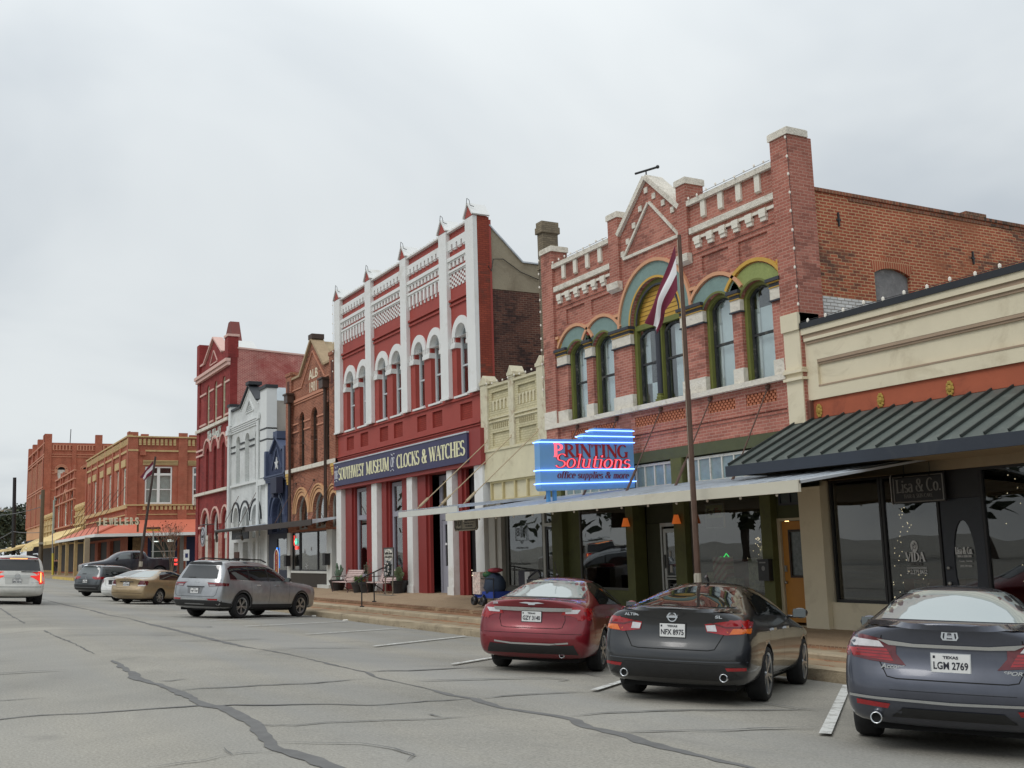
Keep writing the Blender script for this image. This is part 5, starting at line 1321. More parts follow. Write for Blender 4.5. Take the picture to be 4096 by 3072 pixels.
for x in (-52.72,-47.3):
    b = MB(); b.tube([(x,YF - .2,9.2),(x,YF - .2,3.0),(x + .05,YF - .35,2.85)],.09,8); b.box(x - .28,x + .28,YF - .42,YF - .08,9.1,9.5); b.box(x - .34,x + .34,YF - .48,YF - .06,9.5,9.58); b.build('downpipe',M_pipe,B)
M_can = mat('brown_canopy',S(60,50,44),.6,.12,2)
b = MB(); b.add([(x,y,z) for x in (-57.2,-46.2) for y,z in ((15.3,3.02),(YF - .01,3.15),(YF - .01,3.05),(15.3,2.85))],[(0,1,2,3),(7,6,5,4),(0,4,5,1),(2,6,7,3),(3,7,4,0)]); cn = b.build('canopy',M_galv,B)
b = MB(); b.box(-57.2,-46.18,15.25,15.3,2.78,3.04); b.build('canopy_fascia',M_can,cn)
for x in (-52.2,-49.4,-46.6):
    b = MB(); b.tube([(x,YF - .02,5.0),(x,15.4,3.06)],.016,5); b.ball((x,YF - .05,5.0),.06); b.build('tie_rod',M_iron,B)
b = MB()
for a,c in ((-53.6,-53.1),(-47.6,-46.9)): b.box(a,c,YF - .05,YF + .3,-.1,2.6)
b.build('shop_post',mat('post_white',S(206,206,200),.6,.05),B)
b = MB(); b.box(-46.85,-46.15,YF + .3,YF + .36,-.1,2.6); b.build('dark_doorway',M_black,B)
b = MB(); b.box(-53.05,-47.65,YF - .02,YF + .25,-.1,.62); b.build('stall_riser',mat('riser_dark',S(62,56,50),.8,.1),B)
b = MB(); b.box(-53.0,-47.6,YF - .06,YF + .05,.62,.72); b.box(-48.5,-46.9,YF - .2,YF + .2,-.1,.12); b.build('shop_sill',MATS['post_white'],B)
display(-53.05,-51.9,.72,2.6,M_black,YF + .05,'shop_window',B); display(-51.8,-49.2,.72,2.6,M_black,YF + .06,'shop_window',B); display(-49.15,-47.65,.72,2.6,M_black,YF + .05,'shop_window',B)
b = MB(); b.box(-53,-51.95,YF + .5,YF + .52,.7,2.6); b.box(-49.2,-47.7,YF + .6,YF + .62,.9,2.6); b.build('stone_backdrop',mat('stone_backdrop',S(150,132,104),.9,.25,3),B)
interior(B,-53.5,-46.3,YF + 5,-.1,2.9)
b = MB()
for x,z,s_ in ((-51.2,1.62,.16),(-50.9,.95,.2),(-48.9,1.72,.13),(-48.5,1.4,.12),(-52.6,1.5,.12),(-52.1,1.35,.1),(-48.15,1.5,.12),(-50.2,1.75,.1)):
    for k in range(3):
        a = k * PI / 3 + .2; b.obox((x,YF + .09,z),(s_ * math.cos(a),0,s_ * math.sin(a)),(0,.002,0),(-.018 * math.sin(a),0,.018 * math.cos(a)))
b.build('window_snowflake',mat('snowflake',S(186,186,184),.8,.1),B)
b = MB(); b.tube([(-52.62,YF + .04,2.15),(-52.45,YF + .04,2.3),(-52.3,YF + .04,2.15),(-52.45,YF + .04,2.0),(-52.62,YF + .04,2.15)],.02,5); b.box(-52.5,-52.3,YF + .03,YF + .05,2.06,2.16)
t = tag(b.build('neon_sign',glow('neon_teal',(.15,.75,.55,1),1.2)),'small round teal and red neon sign in the shop window under the dark canopy','neon light')
b = MB(); b.box(-52.55,-52.22,YF + .03,YF + .05,1.76,1.92); b.tube([(-52.72,YF + .04,2.45),(-52.75,YF + .04,2.1),(-52.68,YF + .04,1.95)],.02,5); b.build('red_tube',glow('neon_red',(1.0,.08,.06,1),1.4),t)
for x,zz,lab in ((-53.25,.95,'left'),(-47.35,1.0,'right')):
    b = MB(); b.box(x - .1,x + .25,YF - .3,YF - .06,zz,zz + .5); b.box(x - .12,x + .27,YF - .32,YF - .05,zz + .5,zz + .53); tag(b.build('letter_box',M_black),'black letter box on the %s white post of the brown brick shop front' % lab,'letter box')
B = thing('brick_building',(-55.4,YF,-.1),'little navy blue gabled building with a white star, tucked beside the white one','building')
M_nb = brick('navy_brick',S(66,74,98),S(58,66,90),S(50,56,78),bump=.5)
M_ns = mat('navy_trim',S(70,80,106),.6,.08,3,.1,15)
wall_panel(B,'front_wall',[(-57.08,2.6),(-53.68,2.6),(-53.68,6.85),(-54.35,6.85),(-55.4,7.55),(-56.4,6.85),(-57.08,6.85)],[arch(-56.25,-54.3,2.7,3.55,.92,16)],M_nb,YF - .05,.4)
b = MB(); rake(b,(-56.4,6.85),(-55.35,7.6),.12,YF - .2,YF + .5); rake(b,(-54.3,6.85),(-55.35,7.6),.12,YF - .197,YF + .503); b.box(-55.65,-54.95,YF - .2,YF + .6,7.55,7.95); b.box(-57.3,-57.0,YF - .2,YF + .3,5.6,7.05); b.box(-54.0,-53.68,YF - .2,YF + .3,5.6,7.05)
rake(b,(-56.2,5.95),(-55.35,7.1),.07,YF - .12,YF - .051); rake(b,(-54.5,5.95),(-55.35,7.1),.07,YF - .117,YF - .051)
for i in range(4): b.box(-57.3,-53.68,YF - .25 + .04 * i,YF - .051,5.60 - .09 * i,5.68 - .09 * i)
b.prism(archband(-56.3,-54.25,3.55,.97,.12,16),YF - .1,YF - .051,'y'); b.prism(archband(-56.65,-53.9,3.55,1.3,.08,16),YF - .15,YF - .051,'y')
b.add([(x,y,z) for y in (YF + .5,20) for x,z in ((-56.4,6.9),(-55.35,7.6),(-54.3,6.9))],[(0,1,4,3),(1,2,5,4),(0,3,5,2)])
b.build('navy_moulding',M_ns,B)
b = MB(); star = [(-55.4 + (.36 if i % 2 == 0 else .15) * math.sin(i * PI / 5),6.25 + (.36 if i % 2 == 0 else .15) * math.cos(i * PI / 5)) for i in range(10)]; b.prism(star,YF - .10,YF - .055,'y'); b.build('star',mat('star_white',S(206,206,204),.6,.05),B)
sash(B,-56.25,-54.3,2.71,3.55,.92,YF + .2,M_ns,'arched_light',.08,mull=1)
b = MB(); b.box(-54.9,-53.85,YF - .55,YF - .2,4.65,5.45); b.box(-54.85,-54.5,YF - .5,YF - .25,4.45,4.64); b.build('speaker_box',mat('navy_box',S(40,44,66),.6,.08),B)
b = MB(); b.prism(rect(-57.0,-53.7,-.1,2.6),YF - .0,YF + .1,'y',0,[rect(-55.5,-53.85,.75,2.35)]); b.build('shop_front',mat('navy_front',S(40,46,64),.6,.08),B)
b = MB(); b.box(-55.55,-53.8,YF + .04,YF + .05,.7,2.4); b.build('pane',M_shop,B)
interior(B,-57,-53.7,YF + 4,-.1,2.6)
b = MB(); b.box(-55.52,-55.40,YF - .03,YF - .012,.85,1.9); tag(b.build('neon_sign',glow('neon_blue',(.05,.28,1.0,1),1.8)),'vertical blue neon strip beside the navy shop window','neon light')
t = thing('christmas_tree',(-54.4,YF + .45,.7),'small snowy christmas tree in the navy shop window','christmas tree')
b = MB(); b.lathe([(.0,2.05),(.16,1.7),(.12,1.68),(.3,1.35),(.2,1.33),(.42,.95),(.0,.93)],9,Matrix.Translation((-54.4,YF + .45,0))); b.build('branches',mat('snowy_green',S(132,138,118),.9,.5,12,.5,30),t)
b = MB(); b.box(-54.75,-54.05,YF + .2,YF + .7,.62,.9); b.build('stand',mat('stand_red',S(150,60,50),.8,.5,5),t)
B = thing('brick_building',(-61,YF,-.1),'white painted brick building with black capped gable, three tall blind windows and round arches','building')
M_wb = brick('white_brick',S(216,218,216),S(212,214,212),S(190,192,190),bump=.35,patch=S(204,205,200),pscale=1)
M_wm = mat('white_mould',S(216,218,216),.7,.04,3,.1,15)
M_bk = mat('black_cap',S(44,46,50),.6,.1)
WW = [(-63.95,-63.05),(-61.98,-61.0),(-59.85,-58.8)]
AW = [(-64.4,-63.15),(-62.55,-60.95),(-60.4,-58.7)]
holes = [arch(a,c,5.72,8.2,.34) for a,c in WW] + [arch(a,c,2.5,3.5,.84,14) for a,c in AW]
wall_panel(B,'front_wall',[(-65.4,-.1),(-57.15,-.1),(-57.15,10.15),(-59.3,10.15),(-61.0,11.15),(-62.8,10.15),(-65.4,10.15)],holes + [rect(-64.3,-63.3,.3,2.3),rect(-62.3,-61.2,.0,2.3),rect(-60.2,-59.0,.0,2.3)],M_wb,YF,.4)
b = MB()
for a,c in WW: b.box(a - .05,c + .05,YF + .30,YF + .33,5.6,8.7)
b.build('blind_window',mat('blind_fill',S(206,209,206),.8,.05),B)
for a,c in AW: sash(B,a,c,2.5,3.5,.84,YF + .2,M_wm,'arched_light',.09,mull=0)
b = MB()
for a,c,z0 in ((-64.3,-63.3,.3),(-62.3,-61.2,0),(-60.2,-59.0,0)): b.box(a - .05,c + .05,YF + .28,YF + .31,z0 - .1,2.4)
b.build('panelled_door',mat('pale_grey_panel',S(176,178,174),.7,.06),B)
b = MB()
for a,c,z1 in ((-65.4,-64.9,10.5),(-58.4,-57.14,10.55)):
    b.box(a,c,YF - .12,YF + .45,9.3 if a < -60 else 5.7,z1)
b.box(-57.6,-57.143,YF - .06,YF - .002,-.1,5.69)
rake(b,(-62.9,9.95),(-61.0,11.05),.05,YF - .05,YF - .001); rake(b,(-59.2,9.95),(-61.0,11.05),.05,YF - .047,YF - .001)
rake(b,(-61.85,9.72),(-61.0,10.38),.05,YF - .05,YF - .001); rake(b,(-60.1,9.72),(-61.0,10.38),.05,YF - .047,YF - .001); b.box(-61.85,-60.1,YF - .05,YF - .001,9.68,9.73)
for i in range(4): b.box(-64.9,-58.42,YF - .16 + .035 * i,YF - .001,9.12 - .11 * i,9.21 - .11 * i)
for a,c in ((-65.3,-64.75),(-58.75,-58.3)): b.box(a,c,YF - .25,YF - .161,9.0,9.32)
for a,c in AW:
    b.prism(archband(a,c,3.5,.84,.24,14),YF - .04,YF - .001,'y')
b.build('white_moulding',M_wm,B)
b = MB()
for i in range(5):
    for k in range(5 - i): b.box(-61.55 + i * .1 + k * .23,-61.55 + i * .1 + k * .23 + .1,YF - .012,YF - .001,9.75 + i * .11,9.82 + i * .11)
b.build('gable_lattice',mat('lattice_grey',S(120,124,122),.9,.05),B)
b = MB(); rake(b,(-62.8,10.15),(-61.0,11.2),.1,YF - .14,YF + .4); rake(b,(-59.3,10.15),(-61.0,11.2),.1,YF - .137,YF + .403); b.box(-65.45,-64.85,YF - .2,YF + .5,10.5,10.66); b.box(-58.45,-57.1,YF - .2,YF + .5,10.55,10.74); b.box(-64.85,-62.8,YF - .12,YF + .4,10.15,10.28); b.box(-61.3,-60.6,YF - .18,YF + .6,11.25,11.44)
for a,c in ((-63.0,-62.0),(-60.95,-59.88)):
    for z in (7.66,8.0): b.box(a,c,YF - .06,YF - .001,z,z + .08)
for a,c in ((-65.0,-64.05),):
    for z in (7.6,7.95): b.box(a,c,YF - .06,YF - .001,z,z + .07)
for z in (7.7,8.3): b.box(-58.4,-57.14,YF - .14,YF + .46,z,z + .08)
for a,c in AW: b.prism(archband(a - .24,c + .24,3.5,1.08,.09,14),YF - .09,YF - .001,'y')
b.build('black_trim',M_bk,B)
b = MB(); b.add([(x,y,z) for y in (YF + .45,21) for x,z in ((-62.7,10.2),(-61.0,11.2),(-59.4,10.2))],[(0,1,4,3),(1,2,5,4),(0,3,5,2),(3,4,5)]); b.build('gable_roof',mat('lead_sheet',S(158,166,170),.5,.1,2),B)
b = MB(); b.box(-64.9,-58.4,YF - .12,YF - .0,5.56,5.70); b.box(-58.6,-57.15,YF - .2,YF - .0,5.3,5.62); b.build('sill_band',M_wm,B)
b = MB(); b.prism([(YF + .46,0),(26,0),(26,9.7),(YF + .46,9.9)],-57.35,-57.6,'x'); b.build('side_wall',mat('cement_render',S(176,168,158),.9,.08,1.5,.2,12,dirt=S(140,134,122),dscale=.8),B)
b = MB(); b.tube([(-65.1,YF - .15,8.8),(-65.1,YF - .15,3.0)],.09,8); b.tube([(-58.55,YF - .2,8.9),(-58.55,YF - .2,.1)],.09,8); b.box(-65.35,-64.8,YF - .3,YF - .05,8.75,9.05); b.build('downpipe',M_wm,B)
b = MB()
for a,c in ((-65.2,-64.4),(-63.2,-62.4),(-61.1,-60.3),(-58.9,-58.2)): b.box(a,c,YF - .03,YF - .001,-.1,.85)
b.build('black_tile',M_bk,B)
b = MB(); b.add([(x,y,z) for x in (-63.4,-57.21) for y,z in ((15.3,3.05),(YF - .13,3.2),(YF - .13,3.1),(15.3,2.9))],[(0,1,2,3),(7,6,5,4),(0,4,5,1),(2,6,7,3),(3,7,4,0)]); cn = b.build('canopy',M_galv,B)
b = MB(); b.box(-63.4,-57.21,15.25,15.3,2.88,3.06); b.tube([(-63.4,15.2,2.97),(-57.3,15.2,2.97)],.08,6); b.tube([(-57.7,15.2,2.95),(-57.7,15.2,2.6),(-58.2,15.4,2.4)],.07,6); b.tube([(-63.3,15.2,2.95),(-63.3,15.25,2.6),(-63.9,15.4,2.4)],.07,6); b.build('canopy_gutter',mat('dark_gutter',S(52,48,44),.5,.1),cn)
for x in (-63.2,-59.5):
    b = MB(); b.tube([(x,YF - .02,5.0),(x,15.5,3.1)],.016,5); b.build('tie_rod',M_iron,B)
t = thing('hanging_sign',(-64,14.3,2.0),'black rectangular shop board with pale lettering hanging under the white building canopy','sign')
b = MB(); b.box(-60.9,-57.4,15.5,15.54,2.42,3.0); b.build('board',M_bk,t)
b = MB(); letters(b,sans("JENNIFER LINDBERG",.01),(-60.7,15.497,2.74),U,V,3.1,.16,.004); letters(b,serif("photo art",.3),(-60.0,15.497,2.53),U,V,1.5,.16,.004,cap=1.0); b.build('lettering',M_wdm,t)
b = MB(); b.box(-61.9,-60.9,YF - .6,YF - .55,.9,1.75); tag(b.build('wall_board',mat('board_brown',S(74,48,38),.8,.1)),'small brown notice board standing before the white building','board')
B = thing('brick_building',(-69.8,YF,-.1),'three storey dark red brick building with pink mouldings and script lettering beside the white one','building')
M_r3 = brick('crimson_brick',S(146,62,60),S(138,56,54),S(128,54,50),bump=.4,patch=S(158,74,70),pscale=.8,dark=S(110,50,48))
M_r3b = brick('bare_pink_brick',S(186,112,104),S(168,88,82),S(214,176,164),patch=S(160,76,72),pscale=.5,plo=.46,phi=.66,bump=.7)
M_pk = mat('pink_mould',S(214,176,164),.75,.06,4,.1,15)
W1 = [(-71.6,-70.85),(-69.55,-68.8),(-67.45,-66.7)]
A1 = [(-72.3,-70.75),(-69.7,-68.05),(-67.05,-65.75)]
holes = [arch(a,c,10.0,12.4,.35) for a,c in W1] + [arch(a,c,5.7,8.2,.36) for a,c in W1] + [arch(a,c,-.1,3.55,.78,14) for a,c in A1]
wall_panel(B,'front_wall',[(-73.9,-.1),(-65.55,-.1),(-65.55,14.3),(-67.4,14.3),(-69.7,15.6),(-72.2,14.3),(-73.9,14.3)],holes,M_r3,YF,.45)
b = MB()
for a,c,z1 in ((-74.1,-73.35,15.85),(-66.4,-65.54,15.0)): b.box(a,c,YF - .14,YF + .5,13.7,z1)
b.box(-74.1,-73.4,YF - .08,YF - .002,-.1,13.69)
b.build('corner_pier',M_r3,B)
b = MB(); b.prism([(-73.4,14.3),(-70.9,17.0),(-70.4,17.0),(-69.0,14.3)],YF + 1.2,YF + 1.8,'y'); b.build('rear_gable',mat('rear_gable_red',S(120,64,58),.8,.1),B)
b = MB(); b.box(-74.2,-65.5,YF - .30,YF - .001,13.42,13.62); b.box(-74.15,-65.52,YF - .2,YF - .001,13.2,13.40); b.box(-66.45,-65.5,YF - .2,YF + .56,15.0,15.15)
rake(b,(-72.2,14.3),(-69.75,15.62),.12,YF - .14,YF + .5); rake(b,(-67.4,14.3),(-69.7,15.62),.12,YF - .137,YF + .503); b.box(-73.35,-72.2,YF - .1,YF + .4,14.3,14.42)
rake(b,(-70.7,14.0),(-69.75,14.8),.06,YF - .06,YF - .001); rake(b,(-68.8,14.0),(-69.75,14.8),.06,YF - .057,YF - .001); b.box(-70.7,-68.8,YF - .06,YF - .001,13.94,14.0)
for z in (10.15,12.2):
    for a,c in ((-73.4,-71.65),(-70.8,-69.6),(-68.75,-67.5),(-66.65,-65.6)): b.box(a,c,YF - .06,YF - .001,z,z + .12)
for z in (8.15,8.5):
    for a,c in ((-74.15,-72.2),(-65.95,-65.55)): b.box(a,c,YF - .10,YF - .001,z,z + .12)
for a,c in W1:
    b.prism(archband(a - .55,c + .55,8.25,.82,.13,14),YF - .08,YF - .001,'y')
for a,c in A1: b.prism(archband(a - .22,c + .22,3.55,1.0,.12,14),YF - .08,YF - .001,'y')
b.box(-73.2,-72.5,YF - .1,YF + .05,3.35,3.5)
b.build('pink_moulding',M_pk,B)
b = MB(); b.box(-74.2,-65.55,YF - .18,YF - .002,9.78,9.98); b.box(-74.25,-65.55,YF - .2,YF - .003,5.52,5.70); b.box(-74.3,-74.0,YF - .24,YF - .003,5.0,5.5); b.build('sill_band',M_stone,B)
M_olv = mat('sage_frame',S(196,192,164),.7,.06)
for a,c in W1:
    sash(B,a,c,10.01,12.4,.35,YF + .08,M_olv,'sash_window',.09,11.2); sash(B,a,c,5.71,8.2,.36,YF + .14,mat('frame_maroon',S(92,50,46),.7,.1),'sash_window',.07,6.9)
for a,c in A1: sash(B,a,c,2.7,3.55,.78,YF + .15,M_wm,'arched_light',.12)
b = MB()
for a,c in A1: b.box(a - .05,c + .05,YF + .17,YF + .23,-.1,2.7); b.box(a - .02,c + .02,YF + .12,YF + .18,2.62,2.9)
b.build('white_panel',mat('panel_white',S(198,198,188),.7,.05),B)
b = MB(); b.box(-71.1,-67.5,YF - .03,YF - .001,.0,2.6)
b = MB()
for a,c in ((-73.9,-72.3),(-70.75,-69.7),(-68.05,-67.05)): b.box(a + .03,c - .03,YF - .025,YF - .001,-.1,3.0)
b.build('bare_pier',brick('bare_red_brick',S(164,92,80),S(146,74,66),S(206,170,156),patch=S(200,172,156),pscale=2.5,plo=.58,phi=.66),B)
b = MB(); b.prism([(YF + .451,0),(30,0),(30,13.6),(17.0,14.25),(YF + .451,14.25)],-65.56,-66.0,'x'); b.box(-65.95,-65.556,YF + .002,YF + .45,-.1,13.69); b.build('side_wall',M_r3b,B)
b = MB(); yz_rake(b,(YF + .45,14.25),(30,13.6),.1,-66.05,-65.5); b.build('side_coping',M_pk,B)
b = MB(); b.add([(x,y,z) for y in (YF + .5,YF + 2.5) for x,z in ((-71.6,14.5),(-69.7,15.6),(-67.8,14.5))],[(0,1,4,3),(1,2,5,4),(0,3,5,2),(3,4,5)]); b.build('gable_roof',mat('white_sheet',S(214,214,210),.6,.05),B)
lay("The Eklosky",-71.2,-67.5,9.02,.62,mat('letter_mint',S(216,222,212),.6,.03),serif,B,YF - .03,.2,1.5)
t = thing('hanging_sign',(-72.6,15.4,2.0),'round grey hanging sign on a black bracket at the red building','sign')
b = MB(); b.lathe([(.0,-.03),(.62,-.03),(.62,.03),(.0,.03)],24,Matrix.Translation((-70.0,16.0,2.80)) @ Matrix.Rotation(PI / 2,4,'X')); b.build('disc',mat('disc_grey',S(172,172,178),.6,.05),t)
b = MB()
for r in (.54,.47): b.tube([(-70.0 + r * math.cos(2 * PI * i / 24),15.96,2.80 + r * math.sin(2 * PI * i / 24)) for i in range(25)],.012,4)
letters(b,serif("Culinary",.2,1,1.4),(-70.38,15.966,2.73),U,V,.76,.2,.004,cap=1.0); letters(b,sans("THE"),(-70.1,15.966,2.99),U,V,.2,.07,.004); letters(b,sans("ROOM"),(-70.12,15.966,2.61),U,V,.24,.06,.004)
b.build('lettering',M_ink,t)
b = MB(); b.tube([(-71.2,16.0,3.55),(-69.3,16.0,3.55),(-68.9,16.45,3.55)],.03,6); b.tube([(-70.0,16.0,3.55),(-70.0,16.0,3.4)],.012,4); b.build('bracket',M_black,t)
XJ = -101.0
B = thing('brick_building',(XJ,YF,0),'two storey orange brick corner building with buff stone bands and salmon awning','building')
M_ob = brick('orange_brick',S(172,98,76),S(158,86,66),S(176,120,98),bump=.35,patch=S(162,90,70),pscale=.4)
M_buff = mat('buff_stone',S(194,168,120),.85,.12,3,.3,10,dirt=S(150,126,88),dscale=1.2)
M_crm = mat('cream_frame2',S(222,220,206),.7,.04)
FW = [(-126.3,-125.0),(-122.7,-121.2),(-117.4,-116.0),(-112.7,-111.2),(-107.9,-106.4),(-104.2,-102.8)]
wall_panel(B,'front_wall',[(-128.6,0),(XJ,0),(XJ,12.6),(-128.6,12.6)],[rect(a,c,6.4,9.75) for a,c in FW] + [rect(a,c,.2,3.3) for a,c in ((-127,-121),(-119,-113),(-111,-105))],M_ob,YF,.45)
for a,c in FW: sash(B,a,c,6.41,9.74,0,YF + .08,M_crm,'sash_window',.16,8.9,blind=[(a,c,6.5,9.7,mat('shade_cloth',S(190,190,182),.9,.05))])
b = MB()
for x in (-128.4,-124.4,-119.9,-115.0,-110.0,-105.6):
    b.box(x - .35,x + .35,YF - .14,YF - .001,6.4,12.6)
b.box(-101.9,XJ + .12,YF - .14,YF - .001,3.6,12.9); 
b.build('pier',M_ob,B)
EWIN = [(17.85,20.25),(22.05,24.5),(26.5,29)]
b = MB(); b.prism([(YF + .001,0),(36,0),(36,12.45),(YF + .001,12.45)],XJ,XJ - .45,'x',0,[rect(a,c,6.37,9.76) for a,c in EWIN] + [rect(18.2,20.8,.2,3.4),rect(21.6,27,.2,3.4)]); b.build('end_wall',M_ob,B)
b = MB()
for y0,y1,z1 in ((YF - .14,17.18,12.85),(20.75,21.55,12.85),(25.0,25.8,12.85)):
    b.box(XJ + .001,XJ + .13,y0,y1,3.6,z1); b.box(XJ - .4,XJ,y0 + .14,y1,12.46,z1)
for y in (17.55,21.85): b.box(XJ - .9,XJ - .5,y,y + .65,12.4,12.75)
b.build('pier',M_ob,B)
b = MB()
b.box(XJ + .001,XJ + .22,YF - .2,36,12.38,12.5)
for seg in ((17.25,20.7),(21.6,24.9),(25.9,29)):
    n = int((seg[1] - seg[0]) / .38)
    for i in range(n): y = seg[0] + i * .38; b.box(XJ + .001,XJ + .10,y,y + .22,11.85,12.25); b.box(XJ + .001,XJ + .14,y,y + .22,11.68,11.82)
b.box(XJ + .001,XJ + .16,YF - .16,17.2,11.12,11.28); b.box(XJ + .001,XJ + .12,17.82,36,11.1,11.25)
for a,c in ((17.65,20.72),(21.6,24.9)):
    for k,z in enumerate((9.88,10.0,10.12,10.23)): b.box(XJ + .001,XJ + .08 + .03 * k,a,c,z,z + .08)
b.box(XJ + .001,XJ + .2,YF - .2,36,6.22,6.34)
for i in range(46): y = 17.7 + i * .38; b.box(XJ + .001,XJ + .14,y,y + .22,5.84,6.18)
b.box(XJ + .001,XJ + .08,YF - .16,36,5.40,5.47)
n = 60
for i in range(60): x = -128 + i * .45; b.box(x,x + .26,YF - .15,YF - .001,11.75,12.3)
b.box(-128.6,XJ + .2,YF - .2,YF + .2,12.45,12.58); b.box(-128.6,XJ,YF - .12,YF - .001,11.1,11.3); b.box(-128.6,XJ + .1,YF - .25,YF - .001,6.0,6.35); b.box(-128.6,XJ + .1,YF - .12,YF - .001,5.4,5.5)
for a,c in FW: b.box(a - .5,c + .5,YF - .16,YF - .001,9.85,10.5)
b.build('buff_band',M_buff,B)
b = MB(); b.box(XJ + .01,XJ + .35,17.35,17.85,10.75,11.1); b.build('scupper_box',M_ob,B)
def esash(a,c,z0,z1,mull,tr,m,pm):
    b = MB(); hs = []
    k = mull + 1; w = (c - a) / k
    for i in range(k):
        y0,y1 = a + i * w + .12,a + (i + 1) * w - .12
        hs += [rect(y0,y1,z0 + .15,(z0 + tr) / 2 - .04),rect(y0,y1,(z0 + tr) / 2 + .04,tr - .05),rect(y0,y1,tr + .15,z1 - .12)]
    b.prism(rect(a,c,z0,z1),XJ - .06,XJ - .16,'x',0,hs); w_ = b.build('sash_window',m,B)
    b = MB(); b.box(XJ - .14,XJ - .13,a + .1,c - .1,z0 + .1,z1 - .1); b.build('pane',M_glass,w_)
    b = MB(); b.box(XJ - .32,XJ - .30,a,c,z0,tr); b.build('curtain',pm,w_)
    b = MB(); b.box(XJ - .42,XJ - .40,a - .1,c + .1,z0 - .1,z1 + .1); b.build('room_shade',M_dark,w_)
M_lace = mat('pale_curtain',S(214,214,206),.9,.12,3)
esash(17.87,20.23,6.38,9.75,1,9.0,M_white,M_lace); esash(22.07,24.48,6.38,9.75,1,9.0,M_white,mat('brown_curtain',S(96,70,58),.9,.2,3)); esash(26.52,28.98,6.38,9.75,1,9.0,M_white,M_lace)
M_sal = mat('salmon_sheet',S(208,116,90),.6,.07,.8,.05,5,dirt=S(190,98,76),dscale=.6)
b = MB()
ft = [(-128.3,13.4),(XJ + 2.6,13.4),(XJ + 2.6,34)]
bk = [(-128.3,YF - .16),(XJ + .14,YF - .16),(XJ + .14,34)]
vs = [(x,y,3.72) for x,y in ft] + [(x,y,4.95) for x,y in bk] + [(x,y,3.68) for x,y in ft] + [(x,y,4.88) for x,y in bk]
b.add(vs,[(0,1,4,3),(1,2,5,4),(6,9,10,7),(7,10,11,8),(0,3,9,6)]); aw = b.build('awning',M_sal,B)
b = MB(); b.box(-128.3,XJ + 2.65,13.34,13.4,3.48,3.74); b.box(XJ + 2.6,XJ + 2.66,13.4,34,3.48,3.74); b.build('awning_fascia',M_white,aw)
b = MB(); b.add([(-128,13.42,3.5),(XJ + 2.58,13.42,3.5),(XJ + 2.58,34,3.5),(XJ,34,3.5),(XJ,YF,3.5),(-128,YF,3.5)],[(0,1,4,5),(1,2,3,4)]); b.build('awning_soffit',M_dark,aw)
b = MB(); b.tube([(XJ + .2,YF - .2,5.0),(XJ + 2.6,13.42,3.76)],.12,6); b.build('awning_hip',M_sal,aw)
for x in (-126,-122,-118,-114,-110,-106,-102.5):
    b = MB(); b.tube([(x,YF - .1,8.0),(x,13.6,3.8)],.025,5); b.build('tie_rod',M_iron,B)
M_bluep = mat('deep_blue_panel',S(36,44,76),.7,.1,1)
b = MB(); b.box(XJ - .04,XJ - .03,17.8,35,.1,3.5); b.build('blue_front',M_bluep,B)
b = MB(); b.box(XJ + .02,XJ + .06,18.5,20.6,.9,3.3); sw = b.build('lit_showcase',mat('shop_inside',S(70,76,70),.8,.5,2.5),B)
b = MB(); b.box(XJ + .07,XJ + .09,18.6,19.15,2.98,3.05); b.box(XJ + .07,XJ + .09,19.9,20.4,2.98,3.05); b.box(XJ + .07,XJ + .09,19.9,20.4,3.1,3.16); b.build('strip_light',glow('strip_white',(.9,1,.95,1),1.6),sw)
b = MB(); b.box(XJ + .061,XJ + .1,18.5,20.6,2.1,2.16); b.box(XJ + .061,XJ + .1,19.6,19.66,.9,2.1); b.build('showcase_bar',M_white,sw)
b = MB(); b.box(XJ + .0,XJ + .1,21.0,21.35,.1,3.5); b.box(XJ + .0,XJ + .1,17.0,17.75,.1,3.5); b.build('shop_post',mat('post_grey',S(140,136,130),.7,.1),B)
b = MB(); b.box(XJ + .02,XJ + .2,16.9,17.6,2.0,3.4); b.build('stone_lamp_panel',mat('rubble_panel',S(120,96,66),.9,.5,4),B)
b = MB(); b.box(XJ + .1,XJ + .35,12.9,13.3,.05,3.5); b.box(XJ,XJ + .45,12.8,13.4,.05,.9); b.build('awning_post',mat('post_stone',S(150,134,112),.8,.1),B)
for x in (-126,-119.8,-113,-106): 
    b = MB(); b.box(x - .15,x + .15,13.5,13.8,.05,3.5); b.build('awning_post',M_buff,B)
b = MB(); b.box(-128.5,-101.5,YF + .3,YF + .4,0,3.5); b.build('shop_front',mat('shop_front_dark',(.03,.028,.026,1),.7,.4,1.5),B)
t = thing('letter_sign',(-99,14.6,4.0),'row of separate cream capital letters spelling a trade word on the salmon awning','sign')
lp0,lp1 = Vector((-96.6,13.3,4.36)),Vector((-97.7,16.9,4.42))
u_ = (lp1 - lp0); Lw = u_.length; u_.normalize()
b = MB(); sx = Lw / 7.6
for i,ch in enumerate("JEWELERS"):
    letters(b,sans(ch,.035),lp0 + u_ * (i * Lw / 8 + .05),u_,V,Lw / 8 * (.62 if ch not in "WJ" else (.8 if ch == 'W' else .42)),.66,.10)
b.build('lettering',mat('letter_ivory',S(216,202,172),.6,.06),t)
b = MB(); b.tube([tuple(lp0 + Vector((-.2,0,.22))),tuple(lp1 + Vector((-.2,0,.22)))],.14,6); b.tube([tuple(lp0 + Vector((-.2,.1,.2))),tuple(lp0 + Vector((-.25,.1,-.6)))],.05,5); b.tube([tuple(lp1 + Vector((-.2,-.1,.4))),tuple(lp1 + Vector((-.25,-.1,-.6)))],.09,5); b.build('letter_rail',mat('rail_olive',S(96,84,60),.8,.1),t)
